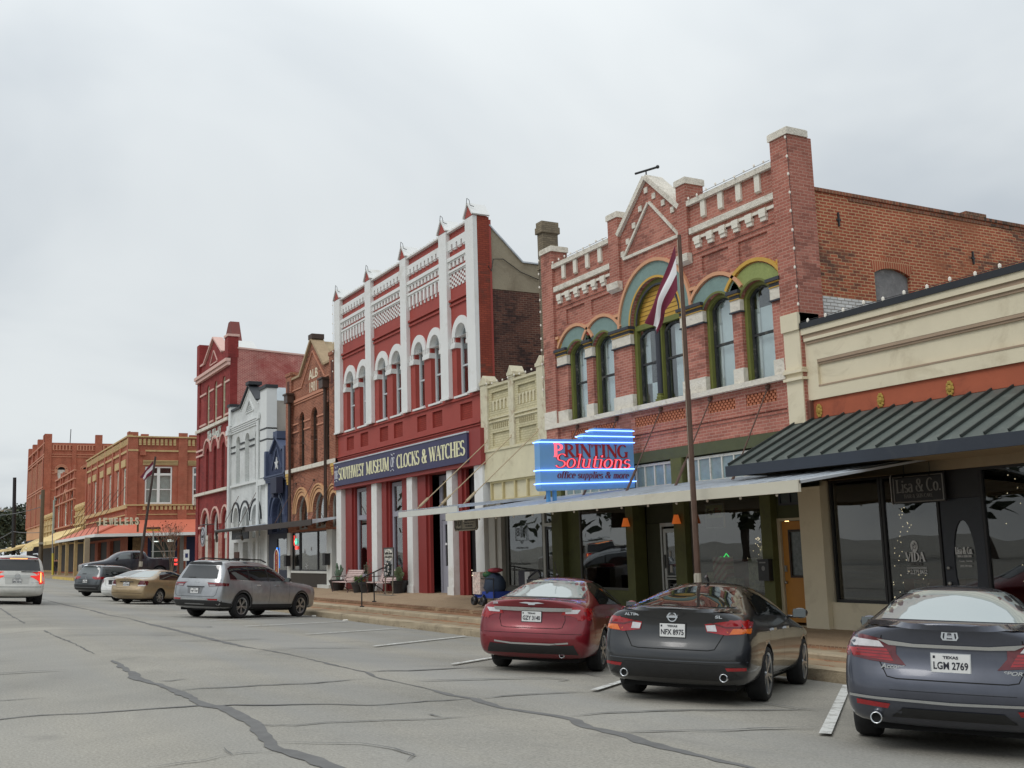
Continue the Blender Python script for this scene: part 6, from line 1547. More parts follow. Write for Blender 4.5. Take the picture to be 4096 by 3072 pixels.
def low_buff(x0,x1,z1,label):
    B = thing('stone_building',((x0 + x1) / 2,YF,0),label,'building')
    b = MB(); b.prism([(x0,0),(x1,0),(x1,z1),(x0,z1)],YF,YF + 18,'y',0); b.build('wall',M_buff,B)
    b = MB(); b.box(x0,x1,YF - .2,YF - .002,5.6,5.8); b.box(x0,x1,YF - .15,YF - .002,6.6,6.75)
    k = 4
    for i in range(k):
        x = x0 + (x1 - x0) * (i + .5) / k; b.box(x - .25,x + .25,YF - .12,YF + .3,4.4,z1 + .3); b.ball((x,YF + .1,z1 + .75),.4,.4,.45,8)
    b.build('parapet_urn',M_buff,B)
    b = MB(); b.box(x0 + .4,x1 - .4,YF - .02,YF - .005,.3,3.4); b.build('shop_front',MATS['shop_front_dark'],B)
    return B
low_buff(-138,-128.7,6.9,'low buff stone shop between the corner brick building and the small brick building')
B = thing('brick_building',(-148,YF,0),'small two storey brick building with one tall arched window, set between two low buff shops','building')
wall_panel(B,'front_wall',[(-158.3,0),(-138.2,0),(-138.2,12.35),(-158.3,12.35)],[arch(-148.9,-145.6,5.9,9.0,1.2),arch(-156.5,-154,5.9,9.0,1.0),arch(-143,-140.6,5.9,9,1.0)],M_ob,YF,14)
b = MB()
for x in (-158,-152.5,-150.3,-144.5,-142.3,-138.6): b.box(x - .3,x + .3,YF - .2,YF - .002,5.8,12.9); b.box(x - .4,x + .4,YF - .25,YF - .2,8.9,9.1)
b.build('pier',M_ob,B)
b = MB()
for z in (12.2,11.2,10.0,8.8,5.7): b.box(-158.3,-138.2,YF - .28,YF - .003,z,z + .16)
b.prism(archband(-148.9,-145.6,9.0,1.2,.3),YF - .25,YF - .003,'y'); b.build('buff_band',M_mld,B)
for a,c,r in ((-148.9,-145.6,1.2),(-156.5,-154,1.0),(-143,-140.6,1.0)): sash(B,a,c,5.95,9.0,r,YF + .1,M_crm,'sash_window',.2,7.6)
b = MB(); b.box(-158.4,-157.6,YF - .3,YF - .1,9.6,10.2); b.tube([(-158,YF - .25,9.7),(-158,YF - .25,5.0)],.22,6); b.build('downpipe',mat('grey_green_pipe',S(150,160,150),.6,.1),B)
b = MB(); b.box(-158,-138.5,YF - .02,YF - .004,.2,5.0); b.build('shop_front',MATS['shop_front_dark'],B)
low_buff(-174,-158.4,7.1,'low buff stone shop against the flank of the tall three storey brick building')
XB = -174.2
B = thing('brick_building',(-188,YF,0),'tall three storey orange brick hotel block at the far left with stepped piers','building')
WB = [(-199.4 + i * 3.55,-197.6 + i * 3.55) for i in range(7)]
wall_panel(B,'front_wall',[(-200.6,0),(XB,0),(XB,19),(-200.6,19)],[arch(a,c,13.2,16.0,.9) for a,c in WB] + [arch(a,c,7.4,10.6,.9) for a,c in WB],M_ob,YF,.6)
for a,c in WB: sash(B,a,c,13.2,16,.9,YF + .08,M_mld,'sash_window',.2,14.8); sash(B,a,c,7.4,10.6,.9,YF + .08,M_mld,'sash_window',.2,9.2)
b = MB()
for x in (-200.4,-193,-184.6): b.box(x - .7,x + .7,YF - .3,YF + .4,6.8,20.6)
b.box(-176.6,XB + .15,YF - .3,YF + .7,6.8,20.4)
b.build('pier',M_ob,B)
b = MB(); b.prism([(YF + .601,0),(44,0),(44,19.15),(YF + .601,19.15)],XB,XB - .5,'x',0,[arch(18.14,19.21,13.2,15.2,.32),arch(21.65,22.75,13.2,15.2,.32)]); b.build('side_wall',M_ob,B)
b = MB()
for y0,y1 in ((YF - .3,17.24),(23.38,24.38)): b.box(XB - .5,XB + .16,y0,y1,6.8,20.45)
b.box(XB + .001,XB + .12,20.1,20.72,7,19); b.build('pier',M_ob,B)
b = MB()
for a,c in ((17.35,20.1),(20.75,23.3),(24.5,28)):
    b.box(XB + .001,XB + .14,a,c,18.75,18.85); b.box(XB + .001,XB + .14,a,c,18.02,18.1)
    n = 6
    for i in range(n): y = a + (c - a) * i / n; b.box(XB + .001,XB + .14,y,y + .2,18.1,18.75)
for z,e in ((17.35,44),(16.98,44),(14.95,17.9),(14.5,17.9),(12.2,17.3),(12.0,18.5)): b.box(XB + .001,XB + .1,17.0,e,z,z + .1)
for a,c in ((18.14,19.21),(21.65,22.75)):
    pts = archband(a,c,15.2,.32,.28); b.prism(pts,XB + .12,XB + .001,'x')
    b.prism(archband(a - .28,c + .28,15.2,.6,.1),XB + .17,XB + .001,'x'); b.box(XB + .001,XB + .12,a - .4,a,14.6,15.2); b.box(XB + .001,XB + .12,c,c + .4,14.6,15.2)
for z in (19.0,17.3,16.9,12.4,12.0,6.9): b.box(-200.8,XB + .15,YF - .32,YF - .003,z,z + .18)
for i in range(28):
    x = -199.8 + i * .92; b.box(x,x + .25,YF - .25,YF - .003,7.2,16.6)
b.build('buff_band',M_mld,B)
for a,c in ((18.14,19.21),(21.65,22.75)):
    b = MB(); b.box(XB - .22,XB - .20,a,c,13.2,15.1); b.build('blind',M_lace,B)
    b = MB(); b.box(XB - .32,XB - .30,a - .1,c + .1,13,15.6); b.build('room_shade',M_dark,B)
b = MB(); b.box(-200.7,XB,YF - .12,YF - .002,5.0,6.9); b.build('stone_base',mat('peach_stone',S(204,158,120),.8,.1,1),B)
b = MB(); b.box(-199,XB - 1,YF - .14,YF - .01,3.9,4.95); b.box(-199,XB - 1,YF - .10,YF - .005,.1,3.9); b.build('blue_front',M_bluep,B)
b = MB(); b.tube([(XB - 2,20,19.0),(XB - 2.3,20.1,21.5)],.06,5); b.build('roof_aerial',M_black,B)
M_yel = mat('yellow_canvas',S(226,200,140),.8,.1,2)
t = thing('shop_awning',(-165,YF,3),'row of pale yellow curved canvas awnings on the far shops below the hotel block','awning')
b = MB()
for i in range(16):
    x0,x1 = -176 + i * 1.2,-175.1 + i * 1.2
    prof = [(YF - .2,5.0),(15.6,4.8),(14.6,4.3),(13.8,3.5),(13.6,3.0)]
    b.add([(x,y,z) for x in (x0,x1) for y,z in prof],[(k,k + 1,k + 6,k + 5) for k in range(4)])
b.build('canvas',M_yel,t)
b = MB(); b.add([(x,y,z) for x in (-156,-129) for y,z in ((YF - .2,5.3),(13.5,3.85),(13.5,3.45),(YF - .2,3.5))],[(0,1,2,3),(7,6,5,4),(0,4,5,1),(1,5,6,2),(2,6,7,3)]); b.build('flat_canopy',M_yel,t)
t = thing('shop_awning',(-215,YF,3),'cream flat awning on the farthest visible shop beyond the hotel block','awning')
b = MB(); b.add([(x,y,z) for x in (-225,-178) for y,z in ((YF,4.6),(12.8,3.6),(12.8,3.3),(YF,4.2))],[(0,1,2,3),(7,6,5,4),(0,4,5,1),(1,5,6,2),(2,6,7,3)]); b.build('roof_sheet',M_yel,t)
b = MB(); b.box(-215,-214.8,13,13.2,0,3.4); b.box(-200,-199.8,13,13.2,0,3.4); b.build('post',M_iron,t)
M_bark = mat('bark',S(84,74,64),.9,.25,6,.5,20)
M_leaf = mat('dark_leaf',(.038,.050,.026,1),.7,.5,.35)
M_leaf2 = mat('olive_leaf',(.070,.080,.038,1),.7,.45,.5)
def branchy(b,p,d,L,r,lev,tips,rnd,spread=.55,up=.12):
    q = p + d * L
    mid = (p + q) / 2 + Vector((rnd.uniform(-.06,.06),rnd.uniform(-.06,.06),0)) * L
    b.tube([p,mid,q],r,5 if lev < 2 else 4,0,r * .62,False)
    if lev == 0: tips.append(q); return
    for k in range(rnd.choice((2,3))):
        nd = (d + Vector((rnd.uniform(-spread,spread),rnd.uniform(-spread,spread),rnd.uniform(-.25,.35) + up))).normalized()
        branchy(b,q,nd,L * rnd.uniform(.62,.86),r * .62,lev - 1,tips,rnd,spread,up)
    if lev > 1: tips.append(q)
def tree(name,loc,h,cr,label,seed,leaf=.32,n=2600,group=None,mats=(None,None)):
    rnd = random.Random(seed)
    t = thing(name,loc,label,'tree',group)
    P = Vector(loc)
    b = MB(); tips = []
    branchy(b,P,Vector((rnd.uniform(-.05,.05),rnd.uniform(-.05,.05),1)).normalized(),h * .30,h * .028,4,tips,rnd,.8)
    b.build('trunk',M_bark,t)
    blobs = []
    for q in tips: blobs.append((q,rnd.uniform(.14,.30) * cr))
    for i in range(16):
        a = rnd.uniform(0,2 * PI); e = rnd.random(); blobs.append((P + Vector((math.cos(a) * cr * rnd.uniform(.2,.95),math.sin(a) * cr * rnd.uniform(.2,.95),h * (.28 + .58 * e))),rnd.uniform(.16,.32) * cr))
    b = MB()
    for i in range(n):
        c,r = blobs[rnd.randrange(len(blobs))]
        d = Vector((rnd.gauss(0,1),rnd.gauss(0,1),rnd.gauss(0,1))).normalized() * r * rnd.random() ** .4
        p = c + d
        if p.z < P.z + h * .10: continue
        a = Vector((rnd.gauss(0,1),rnd.gauss(0,1),rnd.gauss(0,.6))).normalized(); e = a.cross(Vector((rnd.gauss(0,1),rnd.gauss(0,1),rnd.gauss(0,1)))).normalized(); s_ = leaf * rnd.uniform(.6,1.4)
        b.add([p - a * s_,p + e * s_ * .5,p + a * s_,p - e * s_ * .5],[(0,1,2,3)],0 if rnd.random() < .6 else 1)
    b.build('crown',[M_leaf,M_leaf2],t)
    return t
for i,(x,y,h,cr,lab) in enumerate(((-232,13,12.5,7,'dark live oak just left of the far brick hotel block'),(-240,1,13.5,8,'dark live oak behind the lamp pole at the far left'),(-262,20,14,9,'taller pale topped oak farthest back at the far left'),(-228,-8,11,7,'low bushy oak at the left edge beyond the white SUV'),(-245,24,11,7,'low oak half hidden by the far brick hotel block'))):
    tree('oak_tree',(x,y,-.2),h,cr,lab,20 + i,.42,2600,'trees at the far end of the street')
t = thing('crape_myrtle',(-78.2,15.6,0),'bare crape myrtle with grey twigs and a few red leaves at the corner of the red building','tree')
b = MB(); tips = []; rn = random.Random(9)
for k in range(6):
    d = Vector((rn.uniform(-.2,.2),rn.uniform(-.45,.35),1)).normalized()
    branchy(b,Vector((-78.2 + rn.uniform(-.1,.1),15.6 + rn.uniform(-.1,.1),0)),d,1.25,.045,4,tips,rn,.5,.18)
b.build('branches',mat('myrtle_bark',S(132,112,94),.9,.15,5),t)
b = MB()
for q in tips:
    if rn.random() < .42:
        for j in range(2):
            p = q + Vector((rn.uniform(-.1,.1),rn.uniform(-.1,.1),rn.uniform(-.1,.1))); s_ = rn.uniform(.04,.09)
            a = Vector((rn.gauss(0,1),rn.gauss(0,1),rn.gauss(0,1))).normalized(); e = a.cross(Vector((0,.3,1))).normalized(); b.add([p - a * s_,p + e * s_ * .6,p + a * s_,p - e * s_ * .6],[(0,1,2,3)])
b.build('leaves',mat('red_leaf',S(130,62,44),.8,.3,9),t)
M_pole = mat('weathered_pole',S(98,86,70),.9,.15,4,.3,20)
M_dpole = mat('dark_pole',S(46,46,48),.85,.15,4)
t = thing('utility_pole',(-140,13.0,0),'brown wooden pole standing at the kerb before the far shops','pole')
b = MB(); b.tube([(-140,13.05,0),(-139.4,13.0,10.0)],.26,8,0,.20); b.build('pole',M_pole,t)
b = MB(); b.box(-139.8,-139.4,12.75,13.25,3.55,3.8); b.box(-139.9,-139.5,12.7,12.9,8.9,9.4); b.build('pole_band',M_alu,t)
t = thing('sign_post',(-128,13.2,0),'thin metal post with a yellow lower sleeve before the far shops','post')
b = MB(); b.tube([(-128,13.2,0),(-128.2,13.05,4.6)],.06,6); b.build('post',M_alu,t)
b = MB(); b.tube([(-128.0,13.2,.05),(-128.05,13.15,2.4)],.11,6); b.build('sleeve',mat('sleeve_yellow',S(206,190,76),.6,.05),t)
t = thing('street_lamp',(-190,13.4,0),'tall dark wooden pole carrying a cobra head street lamp, left of the far hotel block','street lamp')
X_ = -190; 
b = MB(); b.tube([(X_,13.75,0),(X_,13.45,15.0)],.32,8,0,.26); b.build('pole',M_dpole,t)
b = MB(); b.tube([(X_,13.4,9.6),(X_,12.6,9.9),(X_,11.9,9.95)],.07,6); b.build('lamp_arm',M_alu,t)
b = MB(); b.ball((X_,11.7,9.75),.35,.45,.18,8); b.ball((X_,11.6,10.05),.12,.12,.3,6); b.build('lamp_head',M_alu,t)
t = thing('utility_pole',(-200,10.4,0),'dark utility pole with insulators and a grey transformer at the left edge','pole')
b = MB(); b.tube([(-200,10.4,0),(-200,10.1,12.2)],.3,8,0,.24); b.build('pole',M_dpole,t)
b = MB(); b.box(-200.1,-199.9,8.9,11.4,11.3,11.5)
for y in (9.1,10.0,10.6,11.2): b.ball((-200,y,11.65),.12,.12,.22,6)
b.tube([(-199.7,11.4,11.2),(-199.7,11.8,10.8),(-199.7,11.4,10.4)],.07,5); b.build('crossarm',M_dpole,t)
b = MB(); b.lathe([(0,6.0),(.42,6.0),(.45,7.3),(.3,7.5),(0,7.5)],10,Matrix.Translation((-199.6,11.2,0))); b.build('transformer',mat('grey_can',S(150,152,156),.5,.05),t)
for i,(p,q,sag,lab) in enumerate((((-200,10.2,9.4),(-174.5,16.9,9.9),.5,'power line running from the left edge to the far hotel block'),((-199,9.5,4.6),(-190,13.4,6.4),.3,'thick cable rising to the lamp pole'),((-200,9.4,4.0),(-176,16,3.9),.3,'lowest power line across the far trees'),((-190,13.5,6.4),(-174.5,17,5.9),.2,'cable from the lamp pole to the hotel block'))):
    b = MB(); k = 10; pts = []
    for j in range(k + 1):
        s_ = j / k; v = Vector(p).lerp(Vector(q),s_); v.z -= sag * 4 * s_ * (1 - s_); pts.append(v)
    b.tube(pts,.05 if i != 1 else .08,4); tag(b.build('power_line',mat('line_grey',S(110,112,114),.8,.05)),lab,'cable')
def flag_cloth(pts,thick=0): pass
M_fmar = mat('flag_maroon',S(112,34,58),.85,.10,3)
M_fwht = mat('flag_white',S(226,224,226),.85,.04,3)
FX,FY = -15.95,12.62
t = thing('flagpole',(FX,FY,-.42),'rusty brown flagpole at the kerb in front of the pink brick building','flagpole')
b = MB(); b.tube([(FX,FY,-.42),(FX,FY,4.4)],.058,10,0,.052); b.tube([(FX,FY,4.4),(FX,FY,7.40)],.046,10,0,.036); b.build('pole',mat('pole_brown',S(88,66,54),.7,.25,5,.1,20),t)
b = MB(); b.tube([(FX,FY,.55),(FX,FY,.98)],.064,10); b.box(FX - .03,FX + .03,FY - .07,FY - .06,.78,.96); b.build('pole_label',mat('label_pale',S(170,164,150),.7,.1),t)
b = MB(); b.tube([(FX,FY - .05,7.3),(FX,FY - .05,1.4)],.006,4); b.build('halyard',mat('halyard',S(180,170,150),.8,.1),t)
def flag(base,top,bot,swing,label,s=1.0,right=(-1,0,0)):
    """limp flag: hoist edge along the pole, fly end hanging down; three vertical fly panels drooping"""
    b = MB(); nu,nv = 26,14
    hx = Vector(right); hoist = top - bot
    vs = []
    for i in range(nu + 1):
        u = i / nu
        for j in range(nv + 1):
            v = j / nv
            z = top - hoist * v * (1 - .55 * u) - (1.22 * s) * u ** 1.02 - .10 * s * u * (1 - v)
            out = (.05 + .95 * s * u ** .85 * (1 - .15 * v) - .28 * s * max(0,u - .55) * v)
            fold = .07 * s * math.sin(7 * v + 4 * u) * u + .05 * s * math.sin(11 * v - 2 * u) * u
            p = Vector(base) + hx * out; vs.append((p.x + fold * .3,p.y - .02 + fold + .02 * math.sin(9 * u),z))
    fs = []; ms = []
    for i in range(nu):
        for j in range(nv):
            fs.append((i * (nv + 1) + j,(i + 1) * (nv + 1) + j,(i + 1) * (nv + 1) + j + 1,i * (nv + 1) + j + 1))
            v = (j + .5) / nv; ms.append(1 if .30 < v < .64 else 0)
    for f,m_ in zip(fs,ms): b.f.append(list(f)); b.m.append(m_)
    b.v = vs
    return tag(b.build('flag',[M_fmar,M_fwht],None,True),label,'flag')
flag((FX,FY - .05,0),7.2,6.32,1,'limp maroon and white flag hanging from the near flagpole',1.0)
F2 = (-77,12.85)
t = thing('flagpole',(-77,13.2,-.3),'dark leaning flagpole at the kerb near the side street corner','flagpole')
b = MB(); b.tube([(-77,13.2,-.45),(-77,14.28,8.5)],.11,8,0,.07); b.build('pole',mat('pole_dark',S(66,54,48),.7,.2,4),t)
b = MB(); b.tube([(-77,13.42,1.0),(-77,13.46,1.35)],.14,8); b.build('pole_label',MATS['label_pale'],t)
flag((-77,14.2,0),8.2,7.3,1,'limp maroon and white flag on the far leaning flagpole',.85,(0,-.95,0))
M_slat = mat('bench_slat',S(196,172,166),.7,.1,6)
M_cast = mat('cast_iron_brown',S(74,46,42),.6,.15,5)
def bench(loc,label,first=None):
    if first: return dup(first,loc,0,label)
    t = thing('park_bench',(0,0,0),label,'bench','benches on the museum pavement')
    W = .95
    b = MB()
    for i in range(5): b.box(-W,W,-.52 + i * .105,-.44 + i * .105,.42,.45)
    b.build('seat',M_slat,t)
    b = MB()
    for i in range(6):
        z = .50 + i * .075; y = .04 + i * .035; b.obox((0,y,z),(W,0,0),(0,.012,-.005),(0,.012,.030))
    b.build('backrest',M_slat,t)
    for s_ in (-1,1):
        x = s_ * (W - .06); b = MB()
        b.tube([(x,-.52,.0),(x,-.46,.12),(x,-.50,.28),(x,-.52,.42)],.02,6); b.tube([(x,.22,.0),(x,.12,.14),(x,-.1,.28),(x,-.3,.40),(x,-.5,.42)],.02,6)
        b.tube([(x,-.52,.42),(x,.0,.42),(x,.1,.62),(x,.24,.95),(x,.20,.99)],.02,6); b.tube([(x,-.5,.42),(x,-.58,.55),(x,-.52,.64),(x,-.2,.65),(x,.08,.66)],.018,6); b.build('iron_frame',M_cast,t)
    t.location = loc
    return t
b1 = bench((-43.2,16.0,-.10),'left slatted bench with iron arms, between the leafy cactus pot and the fern pot')
bench((-39.6,16.15,-.08),'right slatted bench with iron arms, beside the prickly pear pot',b1)
M_pot = mat('black_pot',(.022,.022,.024,1),.45,.15,5)
M_soil = mat('soil',(.03,.022,.016,1),.95,.2,20)
M_cact = mat('cactus_green',S(112,130,92),.7,.18,6,.2,30)
M_cact2 = mat('cactus_dark',S(84,104,84),.7,.18,6,.2,30)
M_fern = mat('fern_green',S(104,132,76),.8,.3,8)
def pot(loc,r,h,label,kind,cat='potted plant'):
    t = thing('potted_plant',loc,label,cat,'pots on the museum pavement')
    x,y,z = loc; rn = random.Random(int(abs(x) * 100))
    b = MB(); b.lathe([(0,0),(r * .66,0),(r * .95,h * .78),(r * 1.02,h * .80),(r * 1.06,h),(r * .94,h),(r * .9,h * .9),(0,h * .9)],18,Matrix.Translation(loc)); b.build('pot',M_pot,t)
    b = MB(); b.lathe([(0,h * .91),(r * .9,h * .91)],14,Matrix.Translation(loc)); b.build('soil',M_soil,t)
    b = MB()
    if kind.startswith('pad'):
        def pad(c,s_,a,lev,tilt):
            d = Vector((math.sin(a),.15 * tilt,math.cos(a))).normalized(); side = d.cross(Vector((tilt * .5,1,0))).normalized(); nrm = d.cross(side)
            k = 12; ctr = Vector(c) + d * s_
            ring = [ctr + d * s_ * math.cos(2 * PI * i / k) + side * s_ * .62 * math.sin(2 * PI * i / k) for i in range(k)]
            vs = [p + nrm * .022 for p in ring] + [p - nrm * .022 for p in ring] + [ctr + nrm * .045,ctr - nrm * .045]
            b.add(vs,[(i,(i + 1) % k,(i + 1) % k + k,i + k) for i in range(k)] + [(i,2 * k,(i + 1) % k) for i in range(k)] + [(i + k,(i + 1) % k + k,2 * k + 1) for i in range(k)])
            if lev:
                for q in range(rn.choice((1,2,2))): pad(tuple(ctr + d * s_ * .85),s_ * rn.uniform(.7,.95),a + rn.uniform(-.8,.8),lev - 1,rn.uniform(-1,1))
        for q in range(4 if kind == 'pad' else 3): pad((x + rn.uniform(-.1,.1),y,z + h * .85),rn.uniform(.13,.19) if kind == 'pad' else .16,rn.uniform(-.75,.75),1 if kind == 'pad' else 2,rn.uniform(-1,1))
        b.build('cactus_pads',M_cact if kind == 'pad' else M_cact2,t)
        if kind == 'padleaf':
            b = MB()
            for q in range(9):
                a = rn.uniform(-1.1,1.1); L = rn.uniform(.35,.6); p = Vector((x,y,z + h)); d = Vector((math.sin(a),rn.uniform(-.4,.2),math.cos(a))).normalized(); s_ = d.cross(Vector((0,1,0))).normalized() * .06
                b.add([p,p + d * L * .5 + s_,p + d * L,p + d * L * .5 - s_],[(0,1,2,3)])
            b.build('leaves',mat('blue_green_leaf',S(104,122,110),.7,.2,6),t)
    elif kind == 'fern':
        for q in range(70):
            a = rn.uniform(0,2 * PI); L = rn.uniform(.25,.5); p = Vector((x,y,z + h * .95)); e = rn.uniform(.15,1.1)
            d = Vector((math.cos(a) * math.cos(e),math.sin(a) * math.cos(e),math.sin(e))); q1 = p + d * L * .6; q2 = p + d * L + Vector((0,0,-.16 * L)); s_ = d.cross(Vector((0,0,1))).normalized() * .03
            b.add([p,q1 + s_,q2,q1 - s_],[(0,1,2,3)])
        b.build('fronds',M_fern,t)
    else:
        for q in range(7):
            a = rn.uniform(-.35,.35); L = rn.uniform(.6,1.0); p = Vector((x + rn.uniform(-.08,.08),y,z + h * .9)); d = Vector((math.sin(a),rn.uniform(-.2,.2),1)).normalized(); b.tube([p,p + d * L],.008,4)
            for j in range(10):
                c = p + d * L * (.2 + .08 * j); w = Vector((rn.uniform(-1,1),rn.uniform(-1,1),.6)).normalized() * .09; s_ = w.cross(Vector((0,0,1))) * .25; b.add([c,c + w * .5 + s_,c + w,c + w * .5 - s_],[(0,1,2,3)])
        b.build('stems',mat('grey_green_stem',S(110,116,96),.8,.2,8),t)
    return t
pot((-44.6,15.9,-.10),.36,.50,'black pot with big grey green cactus pads and broad leaves, left of both benches','padleaf')
pot((-41.6,15.72,-.10),.30,.44,'black pot overflowing with drooping green fern, left of the handrail','fern')
pot((-40.95,15.85,-.10),.36,.46,'black pot with tall wispy stems between the two benches','stems')
pot((-38.4,16.15,-.07),.34,.50,'black pot with bright green prickly pear by the easel sign','pad')
t = thing('handrail',(-35,13.5,-.2),'short sloping black iron handrail with two posts on the museum steps','handrail')
b = MB(); b.tube([(-34.6,13.18,-.27),(-34.6,13.18,.67)],.024,8); b.tube([(-34.58,13.18,-.27),(-34.58,13.18,-.24)],.08,10); b.build('post',M_black,t)
b = MB(); b.tube([(-35.3,13.9,-.16),(-35.3,13.9,.83)],.024,8); b.tube([(-35.3,13.9,-.165),(-35.3,13.9,-.13)],.08,10); b.build('post',M_black,t)
b = MB(); b.tube([(-34.25,12.78,.52),(-34.38,12.93,.585),(-34.6,13.18,.68),(-35.3,13.9,.84),(-35.95,14.5,.97)],.024,8); b.build('rail',M_black,t)
t = thing('easel_sign',(-38.55,15.9,-.08),'grey framed easel notice with oval lettered panel and dark wreath, by the museum door','sign')
Xe,Ye = -38.15,15.62
b = MB(); b.prism(rect(Xe - .48,Xe + .48,.60,1.68),Ye - .02,Ye + .02,'y',0,[rect(Xe - .44,Xe + .44,.64,1.64)]); b.build('frame',mat('frame_iron',S(70,68,64),.6,.1),t)
b = MB(); b.box(Xe - .45,Xe + .45,Ye - .005,Ye + .01,.63,1.65); b.build('panel',mat('panel_grey',S(150,150,150),.7,.08),t)
b = MB(); b.lathe([(0,0),(.42,0)],26,Matrix.Translation((Xe,Ye - .012,1.40)) @ Matrix.Rotation(PI / 2,4,'X') @ Matrix.Diagonal((1,.54,1,1))); b.build('oval_panel',mat('oval_cream',S(208,204,192),.7,.04),t)
b = MB(); letters(b,serif("Southwest Museum",.1,1,1.3),(Xe - .37,Ye - .014,1.42),U,V,.74,.10,.003,cap=1.0); letters(b,serif("of CLOCKS and WATCHES",0,1,1.3),(Xe - .36,Ye - .014,1.29),U,V,.72,.09,.003,cap=1.0)
for sg in (1,-1): b.tube([(Xe - .16 + .04 * i,Ye - .016,1.40 + sg * (.16 + .03 * math.sin(i * .8))) for i in range(9)],.008,4)
b.build('lettering',M_ink,t)
b = MB(); rn = random.Random(4)
for i in range(160):
    a = rn.uniform(0,2 * PI); r = .22 + rn.gauss(0,.045); p = Vector((Xe + r * math.cos(a),Ye - .04 + rn.uniform(-.03,.03),.90 + r * math.sin(a))); d = Vector((rn.gauss(0,1),rn.gauss(0,.5),rn.gauss(0,1))).normalized() * .06; s_ = d.cross(Vector((0,1,.2))).normalized() * .022
    b.add([p - d,p + s_,p + d,p - s_],[(0,1,2,3)])
w = tag(b.build('wreath',mat('wreath_green',S(40,46,42),.9,.2,9)),'dark christmas wreath with pale baubles on the easel notice','wreath')
b = MB()
for i in range(8):
    a = i * 2 * PI / 8 + .3; b.ball((Xe + .2 * math.cos(a),Ye - .09,.90 + .2 * math.sin(a)),.03,.03,.04,6)
b.build('bauble',mat('bauble_pale',S(214,206,200),.5,.1),w)
b = MB()
for x in (Xe - .36,Xe + .36): b.tube([(x,Ye,-.07),(x,Ye,.52)],.025,6); b.add([(x - .12,Ye,.60),(x + .12,Ye,.60),(x,Ye,.48),(x,Ye + .02,.48),(x - .12,Ye + .02,.6),(x + .12,Ye + .02,.6)],[(0,1,2),(3,5,4),(0,2,3,4),(1,5,3,2)])
b.box(Xe - .7,Xe + .9,Ye - .3,Ye + .3,-.085,-.065); b.build('stand',mat('stand_taupe',S(120,112,98),.6,.1),t)
wx,wy,wz = -28.15,14.75,-.09
t = thing('folding_wagon',(wx,wy,wz),'blue folding wagon with chunky black wheels, loaded with shopping bags beside the red sedan','wagon')
b = MB(); b.box(wx - .62,wx + .62,wy - .28,wy + .28,wz + .22,wz + .40); b.build('canvas_tub',mat('wagon_blue',S(40,66,150),.8,.15,4),t)
b = MB(); b.tube([(wx - .64,wy - .3,wz + .2),(wx + .64,wy - .3,wz + .2)],.018,6); b.tube([(wx - .64,wy - .3,wz + .2),(wx - .64,wy - .3,wz + .78),(wx + .64,wy - .3,wz + .78),(wx + .64,wy - .3,wz + .2)],.015,6); b.tube([(wx + .1,wy - .33,wz + .3),(wx - .22,wy - .36,wz + .05),(wx - .05,wy - .36,wz + .04)],.03,6); b.build('frame',M_black,t)
for dx in (-.5,.08,.6):
    b = MB(); M_ = Matrix.Translation((wx + dx,wy - .34 if dx != .6 else wy + .3,wz + .13)) @ Matrix.Rotation(PI / 2 + .0,4,'X') @ Matrix.Rotation(.0,4,'Y')
    b.lathe([(.03,-.06),(.11,-.07),(.135,-.04),(.135,.04),(.11,.07),(.03,.06)],16,M_,0,True); b.build('wheel',M_pot,t)
M_bagw = mat('paper_bag_print',S(214,196,184),.8,.5,14,dirt=S(186,60,58),dscale=9)
tag(MB().box(wx - .60,wx - .12,wy - .34,wy + .1,wz + .32,wz + .95).build('shopping_bag',M_bagw),'white and red printed shopping bag in the front of the wagon','bag')
def sack(c,rx,ry,rz,m,label,cat='bag',seed=1,name='cloth_bag'):
    rn = random.Random(seed); b = MB(); b.ball(c,rx,ry,rz,14)
    b.v = [(c[0] + (v[0] - c[0]) * (1 + rn.uniform(-.13,.13)),c[1] + (v[1] - c[1]) * (1 + rn.uniform(-.13,.13)),c[2] + (v[2] - c[2]) * (1 + rn.uniform(-.10,.10))) for v in b.v]
    return tag(b.build(name,m,None,True),label,cat)
sack((wx + .24,wy - .05,wz + .58),.42,.30,.34,mat('bag_navy',S(44,58,78),.7,.3,5,.3,12),'dark navy cloth bag filling the back of the wagon',seed=2)
sack((wx + .05,wy - .12,wz + .88),.22,.2,.10,mat('bag_green',S(40,92,62),.8,.3,8,dirt=S(206,160,50),dscale=8),'green and yellow bag on top of the wagon load',seed=3)
sack((wx + .30,wy - .05,wz + 1.0),.30,.2,.07,mat('cloth_multicolour',S(150,60,70),.9,.6,9),'crumpled multicoloured cloth on top of the wagon load','cloth',4,'crumpled_cloth')
sack((wx - .85,wy + .2,wz + .55),.18,.16,.26,mat('bag_tan',S(150,122,102),.85,.2,5),'tan bag hanging at the left end of the wagon',seed=5)
tag(MB().box(wx + .95,wx + 1.35,wy + .35,wy + .75,wz,wz + .98).build('duffel_stack',mat('bag_charcoal',S(64,62,70),.85,.2,4,.2,8)),'charcoal bag standing on the pavement behind the wagon','bag')
tag(MB().box(wx + 1.40,wx + 1.68,wy + .3,wy + .6,wz,wz + .95).build('carton',mat('carton_white',S(188,188,186),.8,.12,5)),'upright white carton behind the wagon','carton')
b = MB(); b.tube([(wx + 1.8,wy + .2,wz + .1),(wx + 1.8,wy + .2,wz + .8),(wx + 2.3,wy + .2,wz + 1.0),(wx + 2.45,wy + .2,wz + .9)],.03,6); b.box(wx + 1.85,wx + 2.3,wy + .1,wy + .5,wz + .3,wz + .75)
tag(b.build('stroller',mat('stroller_dark',S(54,54,60),.8,.2,5)),'dark folded stroller leaning by the shop window behind the red sedan','stroller')
